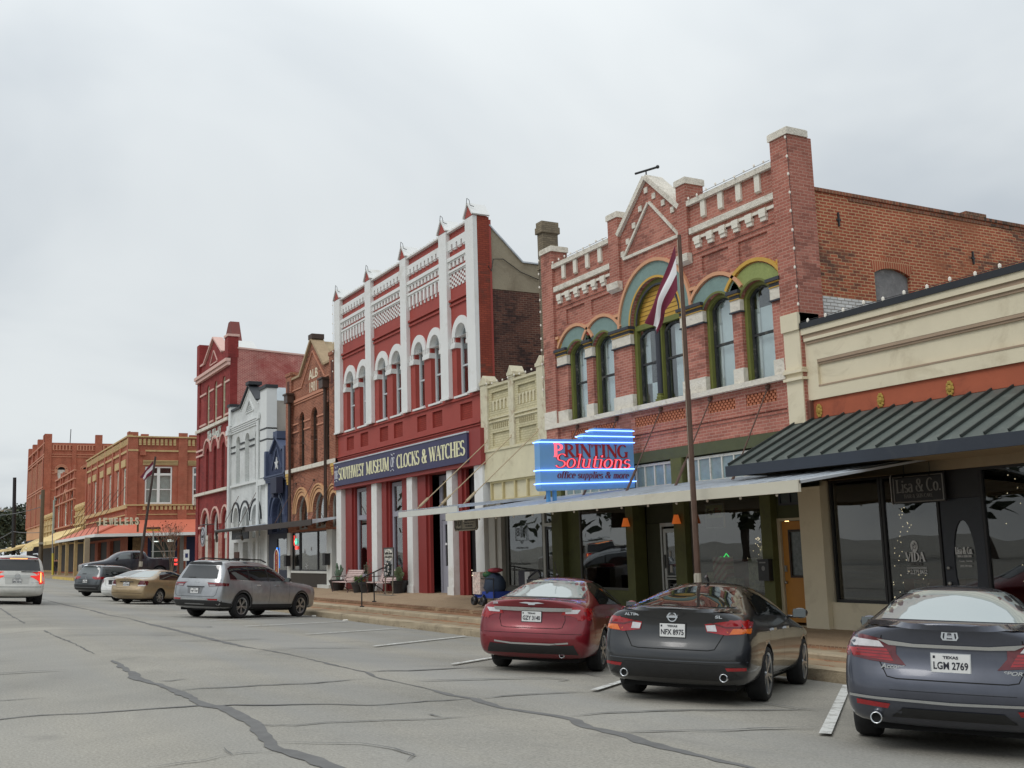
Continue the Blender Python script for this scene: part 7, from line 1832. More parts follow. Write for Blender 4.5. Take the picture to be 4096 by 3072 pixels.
t = thing('shop_board',(-49.5,14.6,-.15),'red and black cut out shop board with vertical yellow letters behind the silver SUV','sign')
xr,yr = -49.2,14.6
b = MB(); b.prism([(xr - .16,.35)] + [(xr + .3 * math.cos(a),1.45 + .3 * math.sin(a)) for a in [PI - PI * i / 12 for i in range(13)]] [::1] + [(xr + .3,.35)],yr,yr + .03,'y'); b.build('red_panel',mat('board_red',S(140,34,36),.6,.1),t)
b = MB(); b.prism([(xr - .62,-.15),(xr - .62,.12),(xr - .3,.2),(xr - .12,.62),(xr + .3,.62),(xr + .3,-.15)],yr - .005,yr + .035,'y'); b.box(xr - .75,xr + .6,yr - .01,yr + .04,-.42,-.14); b.build('black_panel',M_black,t)
b = MB()
for i,ch in enumerate("ROLLFAST"): letters(b,sans(ch,.02),(xr - .06,yr - .002 if i < 5 else yr - .007,1.52 - i * .20),U,V,.13,.14,.004)
letters(b,sans("RANCHWEAR",.02),(xr - .70,yr - .012,-.34),U,V,1.25,.15,.004)
b.build('lettering',mat('letter_yellow',S(214,176,60),.6,.05),t)
b = MB(); pts = [(xr - .34,yr - .004,.62)] + [(xr + .33 * math.cos(PI - PI * i / 12),yr - .004,1.45 + .33 * math.sin(PI - PI * i / 12)) for i in range(13)] + [(xr + .33,yr - .004,-.14)]; b.tube(pts,.02,4); b.build('white_edge',M_white,t)
t = thing('parking_sign',(-92,18.8,0),'small white parking sign with a dark blue symbol by the blue shop front','sign')
b = MB(); b.tube([(-92,19.68,0),(-92,19.68,2.2)],.04,6); b.build('post',M_alu,t)
b = MB(); b.box(-91.96,-91.93,19.45,19.91,1.25,2.15); b.build('plate',M_white,t)
b = MB(); b.box(-91.928,-91.92,19.58,19.80,1.5,1.85); b.build('symbol',mat('symbol_blue',S(40,50,96),.6,.05),t)
t = thing('street_sign',(-84,13.5,0),'steel post with a yellow and dark lettered shop board near the flagpole','sign')
b = MB(); b.tube([(-83.9,15.5,0),(-83.9,15.52,3.5)],.06,6); b.build('post',M_alu,t)
b = MB(); b.box(-84.06,-83.98,15.05,16.05,3.68,3.84); b.build('upper_board',mat('board_maroon',S(96,60,44),.6,.1),t)
b = MB(); b.box(-84.05,-83.97,15.05,16.05,3.54,3.679); b.build('lower_board',mat('board_amber',S(214,164,62),.6,.05),t)
M_tyre = mat('tyre',(.016,.016,.017,1),.85,.25,9)
M_well = mat('wheel_well',(.006,.006,.006,1),.95,0)
M_chrome = mat('chrome',S(212,214,216),.12,.03,5,metal=1.0)
M_rim = mat('alloy_rim',S(176,178,180),.28,.06,5,metal=.85)
M_rimd = mat('alloy_dark',S(40,41,43),.4,.1,5,metal=.4)
M_plast = mat('black_plastic',(.020,.020,.021,1),.55,.15,8)
M_lampr = mat('lamp_red',S(150,12,22),.12,.25,14,coat=1.0)
M_lampd = mat('lamp_deep_red',S(92,14,24),.12,.25,10,coat=1.0)
M_lampc = mat('lamp_clear',S(206,204,206),.15,.18,18,coat=1.0)
M_lampo = mat('lamp_orange',S(214,104,30),.15,.15,14,coat=1.0)
M_seam = MATS['patina_sheet']
M_gap = mat('shut_line',(.004,.004,.004,1),.9,0)
M_plate = mat('plate_white',S(214,214,212),.5,.03,10)
M_plink = mat('plate_ink',S(24,26,40),.6,0)
def car_glass(name,col,rough=0.02):
    if name in MATS: return MATS[name]
    m,n,l,p = _new(name)
    p.inputs['Base Color'].default_value = col; p.inputs['Roughness'].default_value = rough
    p.inputs['Specular IOR Level'].default_value = .75; p.inputs['Coat Weight'].default_value = .5; p.inputs['Coat Roughness'].default_value = 0.01
    return m
G_dark = car_glass('tinted_glass',(.010,.012,.013,1))
G_mid = car_glass('car_glass',(.10,.115,.115,1))
G_pale = car_glass('pale_car_glass',(.34,.38,.37,1))
def body_mesh(st,center_rear,center_front,wells,name,mats):
    """loft: st = list of (y, [(x,z,dy) * 8]) right half, bottom to top; mirrored; ends closed through centre columns"""
    n = 8; vs = []; fs = []
    S_ = len(st)
    for y,sec in st:
        for x,z,dy in sec: vs.append((x,y + dy,z))
    off = len(vs)
    for y,sec in st:
        for x,z,dy in sec: vs.append((-x,y + dy,z))
    R_ = lambda i,k: i * n + k
    L_ = lambda i,k: off + i * n + k if k < n - 1 else i * n + k
    for i in range(S_ - 1):
        for k in range(n - 1):
            fs.append((R_(i,k),R_(i + 1,k),R_(i + 1,k + 1),R_(i,k + 1)))
            fs.append((L_(i,k),L_(i,k + 1),L_(i + 1,k + 1),L_(i + 1,k)))
        fs.append((R_(i,0),L_(i,0),L_(i + 1,0),R_(i + 1,0)))
    for i,bul,flip in ((0,center_rear,1),(S_ - 1,center_front,-1)):
        c0 = len(vs)
        y,sec = st[i]
        for k in range(n - 1): vs.append((0,y + sec[k][2] + bul,sec[k][1]))
        C_ = lambda k: c0 + k if k < n - 1 else R_(i,n - 1)
        for k in range(n - 1):
            a = (R_(i,k),R_(i,k + 1),C_(k + 1),C_(k)); b_ = (L_(i,k),C_(k),C_(k + 1),L_(i,k + 1))
            if k == n - 2: a = (R_(i,k),R_(i,n - 1),C_(k)); b_ = (L_(i,k),C_(k),R_(i,n - 1))
            fs += [a[::flip],b_[::flip]]
        fs.append((R_(i,0),C_(0),L_(i,0)))
    me = bpy.data.meshes.new(name)
    me.from_pydata(vs,[],fs)
    b = bmesh.new(); b.from_mesh(me)
    bmesh.ops.delete(b,geom=[v for v in b.verts if not v.link_faces],context='VERTS')
    bmesh.ops.recalc_face_normals(b,faces=b.faces)
    b.to_mesh(me); b.free()
    for m in mats: me.materials.append(m)
    o = bpy.data.objects.new(name,me); COL.objects.link(o)
    s = o.modifiers.new('s','SUBSURF'); s.levels = 2; s.render_levels = 2
    cut = MB()
    for (y,z,r,w,x0) in wells:
        for sg in (-1,1):
            M_ = Matrix.Translation((sg * x0,y,z)) @ Matrix.Rotation(PI / 2,4,'Y')
            cut.lathe([(0,-w),(r,-w),(r,w),(0,w)],28,M_)
    co = cut.build('cutter',mats)
    for p in co.data.polygons: p.material_index = 1
    bo = o.modifiers.new('b','BOOLEAN'); bo.operation = 'DIFFERENCE'; bo.object = co; bo.solver = 'EXACT'
    dg = bpy.context.evaluated_depsgraph_get()
    new = bpy.data.meshes.new_from_object(o.evaluated_get(dg))
    bpy.data.objects.remove(co)
    o.modifiers.clear()
    old = o.data; o.data = new; bpy.data.meshes.remove(old)
    for p in new.polygons: p.use_smooth = p.material_index == 0
    new.name = name
    return o
class Car:
    def __init__(s,label,cat,group,paint_m,glass):
        s.t = thing('parked_car',(0,0,0),label,cat,group); s.pm = paint_m; s.glass = glass
    def finish_body(s,st,cr,cf,wells):
        s.body = body_mesh(st,cr,cf,wells,'body',[s.pm,M_well]); s.body.parent = s.t
        b = bmesh.new(); b.from_mesh(s.body.data); s.bvh = BVHTree.FromBMesh(b); b.free()
    def hit(s,kind,u,w,side=1):
        if kind == 'rear': o,d = Vector((u,-6,w)),Vector((0,1,0))
        elif kind == 'front': o,d = Vector((u,9,w)),Vector((0,-1,0))
        elif kind == 'side': o,d = Vector((4 * side,u,w)),Vector((-side,0,0))
        else: o,d = Vector((u,w,5)),Vector((0,0,-1))
        h = s.bvh.ray_cast(o,d)
        if h[0] is None: return None
        return h[0],h[1]
    def patch(s,name,kind,poly,m,off=.004,side=1,res=.07,parent=None,th=0.0,lab=None):
        """lay a piece outlined in a flat view onto the body skin"""
        xs_ = [p[0] for p in poly]; zs_ = [p[1] for p in poly]
        pts = []; edges = []
        n = len(poly)
        ring = []
        for i in range(n):
            a,c = poly[i],poly[(i + 1) % n]; L = math.hypot(c[0] - a[0],c[1] - a[1]); k = max(1,int(L / res))
            ring += [(a[0] + (c[0] - a[0]) * j / k,a[1] + (c[1] - a[1]) * j / k) for j in range(k)]
        pts = [Vector(p) for p in ring]; edges = [(i,(i + 1) % len(ring)) for i in range(len(ring))]
        x = min(xs_) + res / 2
        while x < max(xs_):
            z = min(zs_) + res / 2
            while z < max(zs_): pts.append(Vector((x,z))); z += res
            x += res
        r = delaunay_2d_cdt(pts,edges,[list(range(len(ring)))],1,1e-4)
        vs2,fs2 = r[0],r[2]
        vs = []; ok = []
        for p in vs2:
            h = s.hit(kind,p.x,p.y,side)
            ok.append(h is not None); vs.append(h[0] + h[1] * off if h else Vector((0,0,0)))
        b = MB(); b.add(vs,[f for f in fs2 if all(ok[i] for i in f)])
        o = b.build(name,m,parent or s.t,True)
        if lab: o['label'] = lab
        return o
    def both(s,name,kind,poly,m,**k):
        if kind == 'side': return [s.patch(name,kind,poly,m,side=1,**k),s.patch(name,kind,poly,m,side=-1,**k)]
        return [s.patch(name,kind,poly,m,**k),s.patch(name,kind,[(-p[0],p[1]) for p in poly],m,**k)]
    def line(s,kind,pts,w=.008,m=None,side=1,off=.003,name='shut_line',parent=None):
        b = MB(); k_ = []
        for i in range(len(pts) - 1):
            a,c = pts[i],pts[i + 1]; L = math.hypot(c[0] - a[0],c[1] - a[1]); k = max(1,int(L / .08))
            k_ += [(a[0] + (c[0] - a[0]) * j / k,a[1] + (c[1] - a[1]) * j / k) for j in range(k)]
        k_.append(pts[-1]); vs = []
        for i,p in enumerate(k_):
            q0,q1 = k_[max(i - 1,0)],k_[min(i + 1,len(k_) - 1)]; d = math.hypot(q1[0] - q0[0],q1[1] - q0[1]) or 1
            nx,nz = -(q1[1] - q0[1]) / d * w / 2,(q1[0] - q0[0]) / d * w / 2
            for sg in (1,-1):
                h = s.hit(kind,p[0] + sg * nx,p[1] + sg * nz,side)
                vs.append(h[0] + h[1] * off if h else None)
        b2 = []
        for i in range(len(k_) - 1):
            f = (2 * i,2 * i + 1,2 * i + 3,2 * i + 2)
            if all(vs[j] is not None for j in f): b2.append(f)
        b.add([v if v is not None else (0,0,0) for v in vs],b2)
        return b.build(name,m or M_gap,parent or s.t)
    def wheels(s,wb,tr,r,rr,w=.225,spokes=5,rm=None,style='split',steer=0.0):
        for y in (0,wb):
            for sg in (-1,1):
                M_ = Matrix.Translation((sg * tr / 2,y,r)) @ Matrix.Rotation(-sg * PI / 2,4,'Y').inverted()
                b = MB(); h = w / 2
                b.lathe([(rr * .98,-h * .8),(rr + .02,-h),(r - .03,-h),(r - .006,-h * .72),(r,-h * .5),(r,h * .5),(r - .006,h * .72),(r - .03,h),(rr + .02,h),(rr * .98,h * .8)],36,M_,0,True)
                wl_ = b.build('wheel',M_tyre,s.t,True)
                b = MB(); b.lathe([(0,h * .15),(rr * .97,h * .15),(rr * .97,-h * .5)],28,M_); b.build('brake_disc',M_rimd,wl_)
                b = MB()
                b.lathe([(rr * .93,h * .2),(rr * .93,h * .86),(rr * 1.03,h * .96),(rr * 1.03,h * .7)],36,M_,0,True)
                b.lathe([(0,h * .86),(rr * .16,h * .84),(rr * .20,h * .5)],14,M_)
                k = spokes
                for i in range(k):
                    a = 2 * PI * i / k
                    for da in ((-.10,.10) if style == 'split' else (0,)):
                        p0 = M_ @ Vector((rr * .12 * math.cos(a),rr * .12 * math.sin(a),h * .74)); p1 = M_ @ Vector((rr * .98 * math.cos(a + da * 1.6),rr * .98 * math.sin(a + da * 1.6),h * .86))
                        d = p1 - p0; ax = (M_.to_3x3() @ Vector((0,0,1))).normalized(); sd_ = d.cross(ax).normalized()
                        b.obox((p0 + p1) / 2,d / 2,sd_ * rr * (.055 if style == 'split' else .085),ax * .012)
                b.build('rim',rm or M_rim,wl_,False)
    def plate(s,txt,z,y=None,x=0,frame=None,sub=True,w=.305,h=.152):
        hh = s.hit('rear',x,z); y0 = hh[0].y - .018
        b = MB(); b.box(x - w / 2 - .008,x + w / 2 + .008,y0,y0 + .06,z - h / 2 - .008,z + h / 2 + .008); p = b.build('plate_holder',M_plast if frame is None else frame,s.t)
        b = MB(); b.box(x - w / 2,x + w / 2,y0 - .004,y0 - .001,z - h / 2,z + h / 2); b.build('number_plate',M_plate,p)
        b = MB()
        letters(b,sans(txt,.02),(x - w * .45,y0 - .004,z - h * .34),U,V,w * .9,h * .42,.002)
        if sub: letters(b,sans("TEXAS",.03),(x - w * .2,y0 - .004,z + h * .24),U,V,w * .40,h * .16,.002)
        b.build('plate_lettering',M_plink,p)
        b = MB(); b.box(x - w * .46,x - w * .40,y0 - .0065,y0 - .005,z + h * .26,z + h * .40)
        b.build('plate_star',M_plink,p)
        return p
    def badge(s,txt,x0,z0,w,h,m=None,fn=None,shear=0):
        hh = s.hit('rear',x0 + w / 2,z0 + h / 2); 
        b = MB(); letters(b,(fn or sans)(txt,.03,shear) if fn is None else fn(txt),(x0,hh[0].y - .004,z0),U,V,w,h,.004); return b.build('badge',m or M_chrome,s.t)
    def mirror(s,y,z,hw,m=None):
        for sg in (-1,1):
            b = MB(); b.ball((sg * (hw + .10),y,z),.11,.075,.075,12); b.obox((sg * (hw - .02),y + .03,z - .05),(.06,0,0),(0,.03,0),(0,0,.02)); mm = b.build('wing_mirror',m or s.pm,s.t,True)
            b = MB(); b.obox((sg * (hw + .10),y - .066,z),(.085,0,0),(0,.012,0),(0,0,.055)); b.build('mirror_glass',G_mid,mm)
    def handles(s,ys,z,m=None):
        for y in ys:
            for sg in (-1,1):
                h = s.hit('side',y,z,sg)
                if h is None: continue
                b = MB(); b.obox(h[0] + Vector((sg * .018,0,0)),(.010,0,0),(0,.10,0),(0,0,.014)); b.obox(h[0] + Vector((sg * .005,-.07,0)),(.02,0,0),(0,.02,0),(0,0,.013)); b.build('door_handle',m or s.pm,s.t)
    def exhaust(s,pts,y,r=.045):
        for x,z in pts:
            b = MB(); M_ = Matrix.Translation((x,y,z)) @ Matrix.Rotation(PI / 2,4,'X'); b.lathe([(r * .82,-.14),(r,-.14),(r,.02),(r * .82,.02)],18,M_,0,True); e = b.build('exhaust_tip',M_chrome,s.t,True)
            b = MB(); b.lathe([(0,-.01),(r * .84,-.01)],16,M_); b.build('exhaust_bore',M_well,e)
    def under(s,x,y0,y1,z0,z1):
        b = MB(); b.box(-x,x,y0,y1,z0,z1); b.build('underbody',M_well,s.t)
    def place(s,x,y,hd,z=None,name=None):
        s.t.location = (x,y,gz(x,y) if z is None else z)
        th = R(hd); fx,fy = math.sin(th),math.cos(th)
        sl = (gz(x + fx * 2.8,y + fy * 2.8) - gz(x,y)) / 2.8; sr = (gz(x + fy * .8,y - fx * .8) - gz(x - fy * .8,y + fx * .8)) / 1.6
        X_ = Vector((fy,-fx,sr)).normalized(); Y_ = Vector((fx,fy,sl)); Z_ = X_.cross(Y_).normalized(); Y_ = Z_.cross(X_)
        s.t.rotation_euler = Matrix((X_,Y_,Z_)).transposed().to_euler()
def sedan_body(c,L=4.88,ro=1.09,wb=2.82,hw=.925,h=1.46,zt=1.04,belt=.98,gc=.20,yb=-.52,yr=.42,yf=1.42,yc=2.30,ducktail=.02,rearx=.90,wr=.36,tumble=.62,fb=.84,bumper=.05,wz=.335):
    fo = L - ro - wb; ye = wb + fo
    def low(w,g=gc): return [(.80 * w,g,0),(.955 * w,g + .07,0),(1.0 * w,.55,0)]
    tr = lambda z4,z5,z6,w: low(w) + [(.985 * w,.80,0),(.93 * w,z4,0),(.80 * w,z5,0),(.45 * w,z6,0),(0,z6 + .012,0)]
    cab = lambda hh,b,w,f=1.0: low(w) + [(.985 * w,.82,0),(.935 * w,b,0),(tumble * w * 1.06,hh - .145,0),(tumble * w * .72,hh - .025,0),(0,hh,0)]
    w0 = hw * rearx
    rear = [(.80 * w0,gc + .10,.10),(.97 * w0,gc + .18,.0),(1.0 * w0,.58,-bumper + .02),(.99 * w0,.74,.05),(.96 * w0,zt - .14,.07),(.86 * w0,zt - .02,.02),(.5 * w0,zt + ducktail,-.01),(0,zt + ducktail + .012,-.015)]
    st = [(-ro,rear),
          (-ro + .16,tr(zt - .09,zt - .012,zt + .012,hw * .975)),
          (-ro + .42,tr(zt - .07,zt + .0,zt + .018,hw)),
          (yb,tr(zt - .05,zt + .02,zt + .045,hw)),
          ((yb * .45 + yr * .55),low(hw) + [(.985 * hw,.82,0),(.935 * hw,belt,0),(tumble * hw * 1.14,(zt * .40 + (h - .15) * .60),-.02),(tumble * hw * .78,zt * .32 + h * .68 - .03,0),(0,zt * .29 + h * .71 - .01,0)]),
          (yr,cab(h - .035,belt,hw)),
          ((yr + yf) / 2,cab(h,belt - .01,hw)),
          (yf,cab(h - .03,belt - .02,hw)),
          (yf * .45 + yc * .55,low(hw) + [(.985 * hw,.82,0),(.935 * hw,belt - .03,0),(tumble * hw * 1.18,belt * .45 + (h - .15) * .55,0),(tumble * hw * .84,belt * .40 + h * .60 - .03,0),(0,belt * .36 + h * .64,0)]),
          (yc,tr(belt - .06,belt - .0,belt + .035,hw)),
          (wb + fo * .35,tr(.82,.86,.885,hw * .985)),
          (ye - .22,tr(.68,.73,.77,hw * .93)),
          (ye,[(.72 * hw,gc + .05,-.06),(.78 * hw,gc + .12,0),(.80 * hw,.50,0),(.78 * hw,.60,-.02),(.74 * hw,.64,-.05),(.6 * hw,.68,-.07),(.4 * hw,.70,-.08),(0,.705,-.08)])]
    c.finish_body(st,-.09,.12,[(0,wz,wr,.26,hw),(wb,wz,wr,.26,hw)])
    c.under(hw * .74,-ro + .28,ye - .35,gc - .03,gc + .30)
c = Car('dark grey sedan with chrome trunk bar, nearest car at the right edge','car',None,paint('graphite_paint',S(74,77,88),.55,.32),G_mid)
sedan_body(c,4.9,1.10,2.775,.925,1.465,1.06,.98,ducktail=.045)
c.wheels(2.775,1.60,.335,.235,.235,5)
c.patch('rear_window','rear',[(-.62,1.115),(.62,1.115),(.57,1.33),(.50,1.385),(-.50,1.385),(-.57,1.33)],G_pale,.004)
c.both('side_window','side',[(-.28,1.02),(.12,1.26),(.45,1.355),(1.0,1.375),(1.45,1.33),(2.05,1.01)],G_dark,off=.004)
c.patch('windscreen','front',[(-.6,1.02),(.6,1.02),(.5,1.36),(-.5,1.36)],G_dark)
c.patch('deck_lip','rear',[(-.72,1.055),(.72,1.055),(.74,1.085),(-.74,1.085)],c.pm,.022)
RED_TL = [(.50,.93),(.78,.985),(.90,.985),(.905,.80),(.60,.80),(.42,.885)]
for sg in (1,-1):
    F = lambda P: [(sg * a,z) for a,z in P]
    tl = c.patch('tail_lamp','rear',F([(.44,.905),(.56,.955),(.80,1.0),(.868,.985),(.872,.80),(.66,.765),(.36,.735),(.44,.83)]),M_lampd,.006)
    c.patch('lens_clear','rear',F([(.58,.935),(.80,.955),(.865,.955),(.868,.90),(.80,.885),(.54,.885)]),M_lampc,.009,parent=tl)
    c.patch('lens_red','rear',F([(.52,.87),(.80,.868),(.868,.875),(.87,.81),(.66,.785),(.46,.765)]),M_lampr,.009,parent=tl)
    for z in (.80,.83,.855): c.line('rear',F([(.48,z - .01),(.86,z)]),.006,M_lampd,off=.012,name='lamp_rib',parent=tl)
    c.patch('lamp_side','side',[(-1.02,.97),(-.80,.95),(-.74,.90),(-.82,.82),(-1.04,.80)],M_lampd,.006,sg)
    c.patch('reflector','rear',F([(.50,.415),(.78,.435),(.78,.395),(.52,.375)]),M_lampr,.010)
c.patch('chrome_bar','rear',[(-.60,.955),(-.3,.925),(.3,.925),(.60,.955),(.50,.905),(.3,.895),(-.3,.895),(-.50,.905)],M_chrome,.014)
c.line('rear',[(-.84,.465),(-.6,.455),(0,.445),(.6,.455),(.84,.465)],.022,M_chrome,off=.012,name='bumper_trim')
c.patch('lower_valance','rear',[(-.50,.30),(-.40,.385),(.40,.385),(.50,.30)],M_plast,.008)
c.line('rear',[(-.56,.985),(-.60,.80),(-.52,.64),(-.44,.625),(.44,.625),(.52,.64),(.60,.80),(.56,.985)],.009)
c.line('rear',[(-.50,.53),(.50,.53)],.004)
c.plate('LGM 2769',.775,frame=M_chrome); c.badge('Accord',-.57,.705,.20,.042,shear=.25); c.badge('SPORT',.40,.70,.20,.034,shear=.3)
b = MB(); hb = c.hit('rear',0,1.0)[0].y - .012
b.prism([(-.055,.965),(.055,.965),(.07,.99),(.062,1.035),(-.062,1.035),(-.07,.99)],hb,hb + .01,'y',0,[[(-.045,.975),(.045,.975),(.055,.99),(.05,1.026),(-.05,1.026),(-.055,.99)]])
b.obox((-.03,hb + .002,1.0),(.010,0,0),(0,.006,0),(.004,0,.026)); b.obox((.03,hb + .002,1.0),(.010,0,0),(0,.006,0),(-.004,0,.026)); b.obox((0,hb + .003,.995),(.03,0,0),(0,.005,0),(0,0,.007)); b.build('badge',M_chrome,c.t)
c.exhaust([(-.62,.285),(.62,.285)],-1.10,.05); c.mirror(2.0,1.02,.90); c.handles((.35,1.32),.82)
for x,sg in ((.84,1),(.84,-1)): c.line('side',[(.12,.92),(.12,.40),(.35,.30)],.008,side=sg); c.line('side',[(1.08,.95),(1.08,.30)],.008,side=sg)
c.place(-7.13,8.61,-36.6)
c = Car('black sedan with red and amber wedge tail lamps, parked between the dark grey and red cars','car',None,paint('black_paint',(.010,.011,.013,1),.0,.3),G_dark)
sedan_body(c,4.9,1.09,2.825,.925,1.447,1.08,.99,yb=-.60,yr=.50,ducktail=.03)
c.wheels(2.825,1.60,.335,.245,.235,5,style='split')
c.patch('rear_window','rear',[(-.62,1.12),(.62,1.12),(.55,1.31),(.48,1.365),(-.48,1.365),(-.55,1.31)],G_dark,.004)
c.both('side_window','side',[(-.10,1.03),(.2,1.22),(.55,1.34),(1.05,1.365),(1.45,1.32),(2.05,1.02)],G_dark,off=.004)
c.both('window_chrome','side',[(-.22,1.06),(-.08,1.02),(.2,1.20),(.18,1.225)],M_chrome,off=.008)
c.patch('windscreen','front',[(-.6,1.02),(.6,1.02),(.5,1.34),(-.5,1.34)],G_dark)
c.patch('deck_lip','rear',[(-.70,1.065),(.70,1.065),(.72,1.09),(-.72,1.09)],c.pm,.018)
for sg in (1,-1):
    F = lambda P: [(sg * a,z) for a,z in P]
    tl = c.patch('tail_lamp','rear',F([(.38,.93),(.60,.965),(.86,1.0),(.872,.83),(.62,.81),(.40,.84)]),M_lampr,.008)
    c.patch('lens_amber','rear',F([(.70,.885),(.868,.89),(.87,.835),(.66,.82)]),M_lampo,.012,parent=tl)
    c.patch('lens_clear','rear',F([(.39,.915),(.50,.925),(.52,.85),(.41,.85)]),M_lampc,.012,parent=tl)
    c.line('rear',F([(.46,.945),(.62,.90),(.86,.91)]),.014,M_lampd,off=.015,name='lamp_rib',parent=tl)
    c.patch('lamp_side','side',[(-1.03,.985),(-.66,.965),(-.80,.90),(-1.04,.89)],M_lampr,.008,sg); c.patch('lamp_side','side',[(-1.04,.885),(-.80,.895),(-.86,.84),(-1.04,.835)],M_lampo,.008,sg)
    c.patch('reflector','rear',F([(.62,.445),(.84,.455),(.84,.42),(.64,.41)]),M_lampr,.010)
c.line('rear',[(-.56,.96),(-.60,.82),(-.50,.645),(-.42,.63),(.42,.63),(.50,.645),(.60,.82),(.56,.96)],.010)
c.patch('lower_valance','rear',[(-.80,.33),(-.60,.47),(.60,.47),(.80,.33),(.6,.29),(-.6,.29)],M_plast,.007)
c.line('rear',[(-.86,.515),(-.6,.505),(0,.50),(.6,.505),(.86,.515)],.012,mat('dark_gloss',S(70,74,80),.2,0,coat=1.0),off=.006,name='bumper_crease')
c.plate('NFX 8975',.845); c.badge('ALTIMA',-.60,1.0,.21,.032); c.badge('SL',.50,1.0,.085,.034)
hb = c.hit('rear',0,1.0)[0].y - .01
b = MB(); M_ = Matrix.Translation((0,hb,1.0)) @ Matrix.Rotation(PI / 2,4,'X'); b.lathe([(.045,-.004),(.058,-.004),(.058,.008),(.045,.008)],20,M_,0,True); b.box(-.066,.066,hb - .010,hb + .002,.99,1.012); b.build('badge',M_chrome,c.t)
c.exhaust([(-.60,.33),(.60,.33)],-1.08,.048); c.mirror(1.95,1.04,.90); c.handles((.45,1.38),.86,M_chrome)
b = MB(); b.tube([(0,.70,1.44),(0,.58,1.50),(0,.52,1.47)],.02,6); b.build('aerial_fin',c.pm,c.t)
for sg in (1,-1): c.line('side',[(.2,.95),(.16,.45),(.36,.32)],.007,side=sg); c.line('side',[(1.14,1.0),(1.12,.30)],.007,side=sg); c.line('side',[(.3,.30),(2.3,.30)],.012,MATS['dark_gloss'],side=sg,name='sill_trim')
c.place(-11.18,8.71,-37.5)
c = Car('dark red sedan with chrome trunk strip and roof aerial, parked left of the black one','car',None,paint('maroon_paint',S(122,22,34),.35,.3),G_pale)
sedan_body(c,4.87,1.10,2.766,.92,1.48,1.08,.98,yb=-.52,yr=.40,ducktail=.02)
c.wheels(2.766,1.57,.335,.22,.225,7,style='one')
c.patch('rear_window','rear',[(-.62,1.135),(.62,1.135),(.56,1.34),(.50,1.395),(-.50,1.395),(-.56,1.34)],G_pale,.004)
c.patch('window_surround','rear',[(-.66,1.118),(.66,1.118),(.60,1.34),(.53,1.412),(-.53,1.412),(-.60,1.34)],M_plast,.002)
c.both('side_window','side',[(.02,1.04),(.16,1.26),(.5,1.37),(1.0,1.39),(1.45,1.345),(2.0,1.02)],G_dark,off=.004)
c.patch('windscreen','front',[(-.6,1.02),(.6,1.02),(.5,1.36),(-.5,1.36)],G_dark)
for sg in (1,-1):
    F = lambda P: [(sg * a,z) for a,z in P]
    tl = c.patch('tail_lamp','rear',F([(.50,.985),(.66,1.005),(.86,1.0),(.868,.80),(.76,.80),(.62,.865),(.46,.88)]),M_lampr,.008)
    c.patch('lens_clear','rear',F([(.52,.965),(.74,.965),(.70,.905),(.52,.90)]),M_lampc,.012,parent=tl)
    c.patch('lamp_side','side',[(-1.04,.99),(-.84,.99),(-.74,.92),(-.86,.82),(-1.04,.80)],M_lampr,.008,sg)
c.patch('chrome_bar','rear',[(-.62,.985),(.62,.985),(.60,.935),(.3,.925),(-.3,.925),(-.60,.935)],M_chrome,.016)
c.line('rear',[(-.58,.47),(-.3,.445),(.3,.445),(.58,.47)],.024,M_chrome,off=.012,name='bumper_trim')
c.patch('lower_valance','rear',[(-.72,.30),(-.66,.44),(-.5,.43),(0,.425),(.5,.43),(.66,.44),(.72,.30)],M_plast,.008)
c.line('rear',[(-.50,.985),(-.52,.80),(-.48,.69),(-.40,.675),(.40,.675),(.48,.69),(.52,.80),(.50,.985)],.008)
c.line('rear',[(-.84,.60),(.84,.60)],.006)
c.plate('GZY 3140',.845)
hb = c.hit('rear',0,1.03)[0].y - .012
b = MB(); b.prism([(-.20,1.045),(-.06,1.035),(-.05,1.018),(.05,1.018),(.06,1.035),(.20,1.045),(.10,1.06),(-.10,1.06)],hb,hb + .01,'y'); b.build('badge',M_chrome,c.t)
c.badge('200',-.64,1.02,.10,.035); c.exhaust([(.46,.28)],-1.0,.04); c.mirror(1.92,1.02,.89); c.handles((.35,1.30),.84)
b = MB(); b.tube([(0,.46,1.47),(0,.40,1.50)],.022,6); b.tube([(0,.44,1.49),(0,.20,1.70)],.006,4); b.build('roof_aerial',M_plast,c.t)
b = MB()
for x in (-.34,.34): b.ball((x,1.0,1.13),.13,.06,.15,10)
b.build('head_rest',mat('headrest_beige',S(190,180,165),.8,.05),c.t)
for sg in (1,-1): c.line('side',[(.12,.95),(.10,.45),(.3,.32)],.007,side=sg); c.line('side',[(1.1,1.0),(1.08,.30)],.007,side=sg)
c.place(-15.35,9.03,-44.5)
